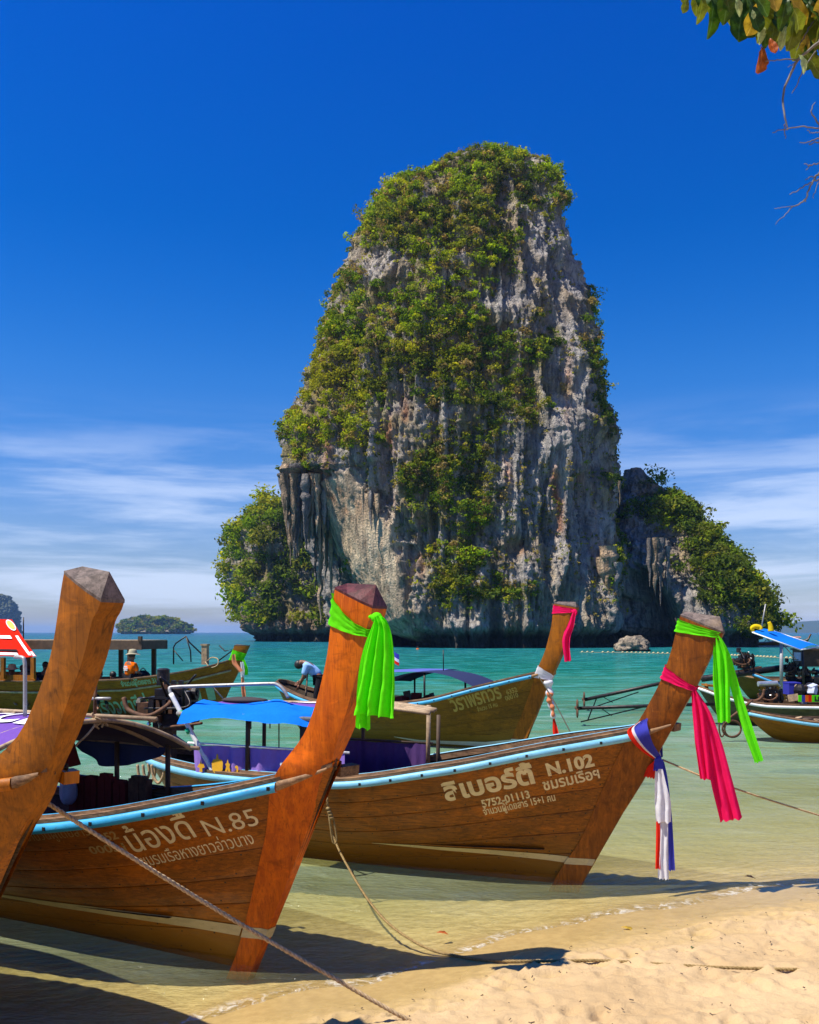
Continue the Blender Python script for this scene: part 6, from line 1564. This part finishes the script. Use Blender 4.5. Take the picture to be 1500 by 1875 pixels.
rebase(grid_obj('red_tail', tail_grid(FC_, [(1205, 1500), (1205, 1545), (1205, 1591)], [6, 7, 8], -0.09, 1, 0.008, 20, 9, 3), M['red_cloth'], s4), kT)
rebase(grid_obj('white_tail', tail_grid(FC_, [(1214, 1500), (1214, 1550), (1214, 1610)], [17, 17, 18], -0.08, 2, 0.010, 24, 17, 5), M['white_cloth'], s4), kT)
# boat D: pink scarf and a braided garland
kD = FD.L(1052, 1120, -0.1)
s5 = scarf(FD, kD, 'small pink scarf on the far prow in front of the limestone tower', 'scarf', SG)
rebase(grid_obj('band', wrap_rows(ringD, 2.77, 2.955, 2.79, 2.86, ex=0.8), M['pink_cloth'], s5, True), kD)
knot_mesh(kD, 0.05, 'pink_cloth', s5)
rebase(grid_obj('tail', tail_grid(FD, [(1052, 1120), (1045, 1145), (1036, 1172), (1040, 1211)], [6, 12, 16, 11], -0.15, 1.5, 0.04, 30, 17, 3), M['pink_cloth'], s5), kD)
kW = FD.L(1005, 1245, -0.12)
s6 = scarf(FD, kW, 'white and orange cloth garland hanging at the bow below the pink scarf', 'garland', SG)
rebase(grid_obj('band', wrap_rows(ringD, 1.50, 1.74, 1.44, 1.54), M['white_cloth'], s6, True), kW)
for (pts, r0, m) in [([(1004, 1246), (1006, 1262), (1008, 1280), (1011, 1300), (1014, 1316)], 0.10, 'white_cloth'), ([(1008, 1268), (1006, 1282), (1012, 1296), (1013, 1312)], 0.07, 'salmon_cloth')]:
    P = bez([FD.L(x, y, -0.16 if m == 'white_cloth' else -0.22) for x, y in pts], 8); k = np.linspace(0, 1, len(P)); tb = MB(); tb.tube(P, r0 * (1 + 0.3 * np.sin(k * 22)) * (1 - 0.5 * k) * 0.8, 9); rebase(tb.build('braid', [M[m]], s6, True), kW)
rebase(grid_obj('red_tail', tail_grid(FD, [(1014, 1316), (1017, 1338), (1020, 1361)], [4, 11, 11], -0.16, 1.5, 0.03, 20, 11, 4), M['red_cloth'], s6), kW)
# boat E: green and salmon cloths
kE = FE.L(438, 1206, -0.12)
s7 = scarf(FE, kE, 'lime, salmon and white cloths on the short prow of the roofed passenger boat', 'scarf', SG)
rebase(grid_obj('band', wrap_rows(ringE, 1.62, 1.92, 1.60, 1.80), M['green_cloth'], s7, True), kE)
rebase(grid_obj('salmon_tail', tail_grid(FE, [(428, 1198), (430, 1214), (441, 1230)], [6, 9, 8], -0.32, 1, 0.03, 16, 9, 1), M['salmon_cloth'], s7), kE)
rebase(grid_obj('green_tail', tail_grid(FE, [(446, 1208), (450, 1222), (451, 1236)], [5, 7, 6], -0.1, 1, 0.03, 16, 9, 2), M['green_cloth'], s7), kE)
rebase(grid_obj('white_tail', tail_grid(FE, [(443, 1212), (444, 1226), (444, 1240)], [7, 8, 8], -0.14, 2, 0.03, 16, 13, 2), M['white_cloth'], s7), kE)
rebase(grid_obj('salmon_tail', tail_grid(FE, [(444, 1238), (445, 1256), (447, 1276)], [6, 8, 9], -0.12, 1.5, 0.03, 16, 11, 5), M['salmon_cloth'], s7), kE)

# ------------------------------------------------------------------ ropes
def gp(px, py):
    """where a photo pixel's sight line meets the beach or the water"""
    z = 0.0
    for _ in range(12):
        Y = FPX * (CAMH - z) / (py - HYP); X = (px - CXP) / FPX * Y; z = max(float(ground_z(np.array([X]), np.array([Y]))[0]), 0.0)
    return np.array([X, Y, z])
def rope(name, P, r, mat, label, strands=3, pitch=None, step=None):
    C_ = bez(P, 14); L = np.concatenate([[0], np.cumsum(np.linalg.norm(np.diff(C_, axis=0), axis=1))])
    step = step or r * 0.9; n = max(8, int(L[-1] / step)); q = np.linspace(0, L[-1], n)
    C_ = np.stack([np.interp(q, L, C_[:, k]) for k in range(3)], 1)
    T_ = np.gradient(C_, axis=0); T_ /= np.linalg.norm(T_, axis=1)[:, None]
    A_ = np.cross(T_, np.array([0.13, 0.2, 1.0])); A_ /= np.linalg.norm(A_, axis=1)[:, None]; B_ = np.cross(T_, A_)
    pitch = pitch or r * 7
    b = MB()
    for s_ in range(strands):
        a = 2 * np.pi * (q / pitch + s_ / strands)
        b.tube(C_ + r * 0.52 * (np.cos(a)[:, None] * A_ + np.sin(a)[:, None] * B_), r * 0.56, 5)
    o = b.build(name, [M[mat]], None, True)
    return tag(o, label, 'rope')
a0 = at(68, 1458, 5.32); a1 = gp(765, 1875)
rope('mooring_rope', [a0, a0 * 0.75 + a1 * 0.25 + np.array([0, 0, -0.025]), a0 * .5 + a1 * .5 + np.array([0, 0, -0.035]), a0 * .25 + a1 * .75 + np.array([0, 0, -0.025]), a1, a1 + (a1 - a0) * 0.1 + np.array([0, 0, 0.12])], 0.0135, 'rope', 'thick tan rope stretched from the bare prow across the boat lettered N.85')
g_ = [gp(780, 1738), gp(830, 1752), gp(900, 1762), gp(1000, 1763), gp(1100, 1762), gp(1200, 1768), gp(1300, 1774), gp(1400, 1777), gp(1520, 1780)]
g_ = [p + np.array([0, 0, 0.012]) for p in g_]
hb0 = FC_.W(*FC_.L(601, 1480, -0.82))
rope('mooring_rope', [FC_.W(*FC_.L(598, 1440, -0.80)), hb0, at(612, 1535, 9.3), at(640, 1592, 8.75), at(680, 1655, 8.06), gp(722, 1706) + np.array([0, 0, 0.03])] + g_, 0.011, 'rope_dark', 'long brown rope from the middle of the N.102 hull to the sand')
lp = MB(); lp.tube(bez([hb0, hb0 + np.array([0.02, -0.02, -0.15]), hb0 + np.array([0.05, -0.02, -0.33]), hb0 + np.array([0.085, -0.02, -0.3]), hb0 + np.array([0.05, -0.01, -0.1]), hb0 + np.array([0.0, 0, 0.02])], 8), 0.009, 6)
for k in range(4): lp.ell(hb0 + np.array([0.012 * k, -0.02, -0.03 * k]), (0.022, 0.02, 0.018), 8, 6)
tag(lp.build('rope_loop', [M['rope_dark']], None, True), 'loose knotted loop hanging beside the pale blue rail of the N.102 boat', 'rope')
c0 = FC_.W(*FC_.L(1213, 1391, 0.05))
rope('mooring_rope', [c0, at(1300, 1427, 8.55), at(1400, 1462, 8.6), at(1510, 1496, 8.7), at(1700, 1555, 8.9)], 0.009, 'rope', 'thin tan rope running from the tricolour ribbon to the right edge')
d0 = FD.W(*FD.L(985, 1236, -0.12))
tag(tube_obj('anchor_line', bez([d0, at(1015, 1285, 18.0), at(1050, 1352, 16.6), at(1075, 1404, 15.6)], 8), 0.012, M['line_dark'], None, 5), 'thin dark cord slanting from the bow with the pink scarf into the water', 'rope')

# ------------------------------------------------------------------ people on board and in the water
pm = FD.L(585, 1240, 0.0); pw = FD.W(pm[0], 0.0, 0.0); pw[2] = 0.46
person(pw, math.pi * 0.97, 'man in pale blue shirt bending over a pole beside the orange prow', bend, M['sky_shirt'], M['black_cloth'])
pp = FD.W(*FD.L(561, 1262, -0.1))
tag(tube_obj('punt_pole', [FD.W(*FD.L(563, 1232, -0.05)), FD.W(*FD.L(559, 1292, -0.05))], 0.022, M['bamboo'], None, 7), 'short wooden pole gripped by the bending man in pale blue', 'pole')
po = FE.W(-2.35, -0.80, 1.02)
man = person(po, 0.9, 'man in orange shirt and wide khaki hat seated on the roofed boat, back turned', sit, M['orange_cloth'], M['black_cloth'], M['hat'])
# pale print on the back of the orange shirt
pb = MB()
for r_i, (w_, z_) in enumerate(((0.16, 0.42), (0.20, 0.37), (0.17, 0.32))): pb.box((-0.118 - 0.012 * 0, 0, z_), (0.012, w_, 0.035))
pb.build('shirt_print', [M['white_cloth']], man)
PG = 'passengers under the wooden roof of the mossy boat'
SHC = [M['black_cloth'], M['maroon'], M['navy_tarp']]
for k, (x, y, v, lab, vest) in enumerate([(18, 1226, -.4, 'passenger in a pale cap under the roof, leftmost of the seated heads', None), (37, 1224, -.5, 'dark-haired passenger with an orange vest beside the red awning post', M['orange_cloth']), (55, 1228, -.3, 'passenger with a pale vest between the awning posts', M['white_cloth']), (80, 1218, .1, 'tall passenger in black beside the bare orange prow', None), (84, 1232, -.55, 'passenger in an orange vest low against the bare prow', M['orange_cloth']), (181, 1232, -.4, 'passenger just right of the bare orange prow in an orange vest', M['orange_cloth']), (203, 1236, -.2, 'passenger in black crouching near the man in orange', None)]):
    p = FE.L(x, y, v); q = FE.W(p[0], v, p[2] - 0.74)
    person(q, 0.5 * math.sin(k * 2.1) - 0.6, lab, sit, SHC[k % 3], M['black_cloth'], M['hat'] if k == 0 else None, vest, PG)
bp2 = FE.W(*FE.L(262, 1236, -0.35))
bg = MB(); bg.ell((0, 0, 0.14), (0.22, 0.16, 0.18), 12, 8); bg.ell((0.02, -0.1, 0.10), (0.14, 0.08, 0.10), 10, 7); bg.tube(bez([(-0.1, 0, 0.28), (0, 0, 0.38), (0.1, 0, 0.28)], 6), 0.015, 6); bo3 = bg.build('backpack', [M['black_cloth']], None, True); bo3.location = bp2 - np.array([0, 0, 0.18]); tag(bo3, 'black backpack beside the man in the orange shirt', 'backpack')

# swimmers and the float line by the tower
for (x, y, Yd, lab, vst) in [(765, 1186.5, 132.0, 'tiny swimmer in an orange vest at the foot of the limestone tower', M['orange_cloth']), (1354, 1190, 112.0, 'tiny swimmer off the right rock near the float line', M['salmon_cloth'])]:
    p = at(x, y, Yd); sw = empty('person', (p[0], p[1], -0.25), 0, lab, 'swimmer')
    b = MB(); b.tube(bez([(0, 0, -0.1), (0, 0, 0.2), (0, 0, 0.40)], 4), [0.14, 0.16, 0.17, 0.17, 0.17, 0.16, 0.15, 0.12, 0.07], 10); b.ell((0, 0, 0.52), (0.09, 0.10, 0.12), 10, 7); b.build('body', [M['skin']], sw, True)
    b = MB(); b.tube([(0, 0, 0.1), (0, 0, 0.38)], [0.22, 0.20], 12); b.tube(bez([(0, 0.18, 0.3), (0.2, 0.35, 0.2), (0.35, 0.4, 0.1)], 4), 0.05, 6); b.build('life_vest', [vst], sw, True)
    b = MB(); b.ell((0, 0, 0.57), (0.10, 0.11, 0.09), 10, 6); b.build('hair', [M['hair']], sw, True)
bl0 = [np.array([(x - CXP) / FPX * Yv, Yv, 0.0]) for x, Yv in ((1062, 112.0), (1130, 110.0), (1200, 106.0), (1300, 100.0), (1420, 88.0), (1520, 80.0))]
bc_ = bez(bl0, 30); Lb = np.concatenate([[0], np.cumsum(np.linalg.norm(np.diff(bc_, axis=0), axis=1))])
bl = empty('float_line', tuple(bc_[0]), 0, 'string of small cream floats across the water before the cave rock', 'float line')
tube_obj('line', bc_ - bc_[0] + np.array([0, 0, 0.01]), 0.02, M['rope'], bl, 5)
fm = None
rgf = np.random.default_rng(2)
for q in np.arange(0.3, Lb[-1], 0.62):
    if rgf.random() < 0.14: continue
    p = np.array([np.interp(q, Lb, bc_[:, k]) for k in range(3)]) - bc_[0]
    if fm is None:
        b = MB(); b.ell((0, 0, 0), (0.16, 0.12, 0.12), 8, 6); fo = b.build('float', [M['stripe']], bl, True); fm = fo
    else:
        fo = fm.copy(); COL.objects.link(fo); fo.parent = bl
    fo.location = p + np.array([0, 0, 0.05])

# ------------------------------------------------------------------ overhanging tree at the upper right
TY = 5.0
tree = empty('almond_tree', (4.9, 5.4, float(ground_z(np.array([4.9]), np.array([5.4]))[0])), 0, 'broad-leaved tree whose leaves and bare twigs reach in at the upper right', 'tree')
tb_ = np.array(tree.location)
bark = m_plain('pale_grey_bark', (0.15, 0.14, 0.135), 0.85, 0.3, 14, bump=0.5)
tk = MB(); trunk = bez([(0, 0, -0.2), (0.08, -0.05, 1.2), (-0.05, -0.1, 2.6), (-0.3, -0.2, 3.8), (-0.5, -0.25, 5.0)], 10); tk.tube(trunk, np.linspace(0.19, 0.10, len(trunk)), 12)
tk.build('trunk', [bark], tree, True)
def tw(pts, r0, r1, Y=TY, jit=0.0):
    P = bez([at(1240 + x / 4.465, y / 4.465, Y + d) - tb_ for x, y, d in pts], 7)
    k = np.linspace(0, 1, len(P)); P = P + 0.004 * np.stack([vnoise(k * 14, 1, pts[0][0]), vnoise(k * 14, 2, pts[0][0]), vnoise(k * 14, 3, pts[0][0])], -1)
    tube_obj('branch', P, np.linspace(r0, r1, len(P)) * 0.72, bark, tree, 7)
# main limb from the trunk, outside the picture, to the twigs that show
lim = lambda px, py, Y=TY: at(px, py, Y) - tb_
knee = lim(1660, 30, 5.15); crown0 = lim(1640, -190, 5.2)
def limb(pts, r0, r1, sd):
    P = bez(pts, 12); k = np.linspace(0, 1, len(P)); am = 0.05 * np.sin(np.pi * k)
    P = P + am[:, None] * np.stack([vnoise(k * 5, sd, 1), vnoise(k * 5, sd, 2), vnoise(k * 5, sd, 3)], -1)
    tube_obj('branch', P, (r0 + (r1 - r0) * k) * (1 + 0.12 * vnoise(k * 9, sd, 4)), bark, tree, 8)
limb([(-0.30, -0.2, 3.75), (-0.75, -0.25, 4.1), tuple(knee)], 0.075, 0.034, 1.3)
limb([(-0.45, -0.25, 4.6), (-0.9, -0.2, 5.0), tuple(crown0)], 0.075, 0.036, 2.7)
limb([tuple(knee), tuple(lim(1570, 80, 5.0)), tuple(lim(1500, 76))], 0.024, 0.011, 3.1)
limb([tuple(knee), tuple(lim(1590, 190, 5.1)), tuple(lim(1560, 225, 5.0)), tuple(lim(1500, 232))], 0.020, 0.006, 4.9)
limb([tuple(lim(1595, 170, 5.1)), tuple(lim(1575, 290, 5.0)), tuple(lim(1500, 318))], 0.014, 0.006, 5.3)
limb([tuple(crown0), tuple(lim(1530, -110, 5.1)), tuple(lim(1420, -20))], 0.028, 0.010, 6.1)
limb([tuple(lim(1540, -120, 5.1)), tuple(lim(1430, -120, 5.0)), tuple(lim(1300, -40))], 0.020, 0.008, 7.7)
limb([tuple(crown0), tuple(lim(1760, -260, 5.4)), tuple(lim(1880, -250, 5.6))], 0.030, 0.010, 8.3)
tw([(1161, 340, 0), (1080, 410, 0), (1000, 485, .02), (930, 600, .03), (880, 710, .03), (862, 810, .02), (880, 930, 0), (890, 1010, 0), (905, 1060, 0)], 0.012, 0.005)
for pts, r0, r1 in [([(780, 1085, 0), (840, 1065, 0), (905, 1055, 0), (1050, 1035, 0), (1140, 1050, 0), (1175, 1040, 0)], 0.003, 0.006), ([(725, 505, 0), (830, 490, 0), (950, 482, .02), (1000, 488, .02)], 0.003, 0.006), ([(1135, 150, .1), (1090, 210, .1), (1040, 300, .08), (970, 410, .08)], 0.007, 0.003),
                    ([(1130, 420, .05), (1060, 520, .05), (1030, 580, .05), (980, 690, .05), (938, 768, .05)], 0.006, 0.003), ([(878, 1010, 0), (880, 1070, 0), (883, 1135, 0)], 0.004, 0.003), ([(1132, 835, 0), (1100, 890, 0), (1105, 940, 0), (1150, 1000, 0), (1175, 1030, 0)], 0.003, 0.007),
                    ([(1003, 1172, 0), (1080, 1158, 0), (1130, 1140, 0), (1175, 1125, 0)], 0.003, 0.006), ([(1075, 1190, 0), (1120, 1165, 0), (1175, 1160, 0)], 0.003, 0.005), ([(1035, 1338, 0), (1095, 1350, 0), (1175, 1322, 0)], 0.003, 0.005), ([(1055, 1385, 0), (1095, 1352, 0)], 0.003, 0.003),
                    ([(1175, 1405, 0), (1130, 1445, 0), (1090, 1520, 0), (1055, 1610, 0), (1050, 1650, 0)], 0.008, 0.005), ([(1055, 1625, 0), (1000, 1665, 0), (945, 1695, 0), (880, 1760, 0), (800, 1840, 0)], 0.006, 0.002), ([(945, 1688, 0), (870, 1690, 0), (798, 1710, 0)], 0.003, 0.002),
                    ([(1175, 1462, 0), (1090, 1490, 0), (1000, 1545, 0), (920, 1592, 0)], 0.006, 0.003), ([(1130, 1445, 0), (1090, 1450, 0), (1050, 1470, 0)], 0.004, 0.003), ([(1165, 1480, 0), (1130, 1560, 0), (1112, 1620, 0)], 0.004, 0.002), ([(905, 550, .02), (940, 530, .02), (985, 500, .02)], 0.002, 0.003), ([(1060, 1060, 0), (1100, 1085, 0), (1161, 1085, 0)], 0.002, 0.004)]:
    tw(pts, r0, r1)
def m_leafy(name, c, tr=0.45):
    t = NT(name); co = t.coord()
    n = t.noise(co, 4, 4, 0.6)
    col = t.mix(t.rng(n, 0.3, 0.7), tuple(k * 0.65 for k in c), tuple(min(1, k * 1.2) for k in c))
    sx = t.node('ShaderNodeSeparateXYZ'); t.l.new(co, sx.inputs[0]); ay = t.math('ABSOLUTE', sx.outputs['Y'])
    side = t.math('FRACT', t.math('SUBTRACT', t.math('MULTIPLY', sx.outputs['X'], 9.0), t.math('MULTIPLY', ay, 8.0)))
    vein = t.math('MAXIMUM', t.rng(ay, 0.022, 0.008), t.math('MULTIPLY', t.rng(side, 0.10, 0.03), 0.6))
    col = t.mix(t.math('MULTIPLY', vein, 0.6), col, tuple(min(1, k * 1.5 + 0.05) for k in c))
    spot = t.noise(co, 9, 4, 0.65); col = t.mix(t.math('MULTIPLY', t.rng(spot, 0.62, 0.72), 0.6), col, (0.16, 0.07, 0.02))
    p = t.pbsdf(col, 0.45, None, 0.4); tl = t.node('ShaderNodeBsdfTranslucent'); t.l.new(col, tl.inputs[0])
    mx = t.node('ShaderNodeMixShader', {0: tr}); t.l.new(p.outputs[0], mx.inputs[1]); t.l.new(tl.outputs[0], mx.inputs[2]); return t.done(mx)
LM = [m_leafy('deep_green_leaf', (0.045, 0.105, 0.006)), m_leafy('olive_leaf', (0.14, 0.17, 0.008)), m_leafy('yellow_leaf', (0.50, 0.33, 0.025)), m_leafy('pale_leaf_back', (0.42, 0.50, 0.20)), m_leafy('rusty_leaf', (0.42, 0.095, 0.012))]
def leaf_mesh(seed=0, curl=0.10, bite=0.0):
    n = 13; V = []; g = np.random.default_rng(seed)
    for i in range(n):
        k = i / (n - 1); w = (0.36 * (k ** 0.75) * (1 - k ** 5 * 0.92) * 1.15 + 0.012) * (1 - bite * g.random())
        for j in (-1, -0.5, 0, 0.5, 1): V.append((k, j * w, (0.22 + curl) * abs(j) * w - curl * 1.6 * k * k + 0.022 * math.sin(k * 17 + j * 2 + seed)))
    return np.array(V), grid_faces(n, 5)
LV, LF = leaf_mesh(); leaf_src = {}
LVS = [LV, leaf_mesh(3, 0.24, 0.25)[0], leaf_mesh(5, 0.02, 0.12)[0], leaf_mesh(8, 0.38, 0.3)[0]]
lr = np.random.default_rng(21)
def leaf(px, py, ln_px, ang, mi, Y=TY, roll=None, cup=0.0):
    """stalk end at a photo pixel, hanging in direction ang (degrees, 0 right, 90 down)"""
    vr = int(lr.integers(0, 4)); key = (mi, vr)
    if key not in leaf_src:
        o = mesh_np('leaf', LVS[vr], LF, LM[mi], tree); leaf_src[key] = o
    else:
        o = leaf_src[key].copy(); COL.objects.link(o); o.parent = tree
    L = ln_px * Y / FPX; a = math.radians(ang)
    x = Vector((math.cos(a), lr.normal(0, 0.25), -math.sin(a))).normalized()
    z0 = Vector((lr.normal(0, 0.5), -1.0, lr.normal(0, 0.5))); 
    if roll is not None: z0 = Vector((roll[0], roll[1], roll[2]))
    y = z0.cross(x).normalized(); z = x.cross(y)
    o.matrix_local = Matrix.Translation(Vector(at(px, py, Y) - tb_)) @ Matrix((x, y, z)).transposed().to_4x4() @ Matrix.Diagonal((L, L * lr.uniform(0.9, 1.2), L, 1))
for q in [(1394, 84, 54, 88, 4), (1410, 70, 34, 80, 4), (1268, -6, 32, 60, 2), (1300, -8, 62, 72, 0), (1285, -10, 40, 80, 1), (1258, -5, 26, 100, 1), (1360, -5, 82, 96, 0), (1372, 0, 60, 70, 0), (1345, -6, 30, 70, 3), (1385, 36, 40, 55, 3), (1378, 18, 16, 80, 3), (1440, 48, 34, 110, 3), (1450, 45, 34, 80, 1), (1412, 5, 60, 60, 0), (1395, 10, 60, 75, 0),
          (1430, 10, 55, 80, 1), (1392, -2, 22, 50, 4), (1475, 60, 34, 90, 2), (1480, 72, 48, 85, 0), (1462, 100, 30, 60, 3), (1472, 95, 60, 40, 1), (1490, 40, 40, 80, 2), (1455, 0, 52, 95, 0), (1480, 0, 55, 75, 0), (1440, -8, 50, 100, 0), (1495, 100, 40, 70, 1), (1420, 30, 40, 95, 1), (1466, 20, 40, 110, 4)]:
    leaf(*q, Y=TY + lr.normal(0, 0.12))
for _ in range(85): leaf(lr.uniform(1375, 1620), lr.uniform(-70, 26), lr.uniform(44, 74), lr.uniform(40, 140), int(lr.choice([0, 0, 0, 1, 1, 2])), Y=TY + lr.normal(0.15, 0.22))
for _ in range(34): leaf(lr.uniform(1250, 1400), lr.uniform(-80, -22), lr.uniform(36, 60), lr.uniform(60, 120), int(lr.choice([0, 0, 1, 1])), Y=TY + lr.normal(0.1, 0.2))
for _ in range(110):
    px_, py_ = lr.normal(1640, 110), lr.normal(-60, 120)
    if px_ < 1510: continue
    leaf(px_, py_, lr.uniform(44, 72), lr.uniform(30, 150), int(lr.choice([0, 0, 0, 1, 1, 2])), Y=TY + lr.normal(0.15, 0.4))

# ------------------------------------------------------------------ flotsam on the sand and in the shallows
def fallen(px, py, s, mi, lab, rz):
    p = gp(px, py); o = mesh_np('fallen_leaf', LV * s, LF, LM[mi]); o.location = p + np.array([0, 0, 0.02]); o.rotation_euler = (0.1, 0.1, rz); tag(o, lab, 'leaf')
fallen(800, 1712, 0.10, 4, 'red and yellow leaf floating in the shallows between the two hulls', 0.3)
fallen(1138, 1702, 0.10, 2, 'dry yellow leaf on the wet sand below the N.102 bow', -0.2)
fallen(1364, 1608, 0.11, 4, 'dark red leaf floating right of the hanging tricolour ribbon', 0.1)
fallen(1265, 1740, 0.05, 0, 'small dark leaf on dry sand above the brown rope', 0.8)
tws = np.random.default_rng(9)
twg = MB()
for _ in range(320):
    x, y = tws.uniform(-0.6, 4.2), tws.uniform(4.5, 8.6); z = float(ground_z(np.array([x]), np.array([y]))[0])
    if z < 0.05: continue
    a = tws.uniform(0, 3.14); l = tws.uniform(0.006, 0.028); twg.tube([(x, y, z + 0.018), (x + l * math.cos(a), y + l * math.sin(a), z + 0.02)], tws.uniform(0.0015, 0.004), 4)
tag(twg.build('twig_litter', [M['post']]), kind='stuff')
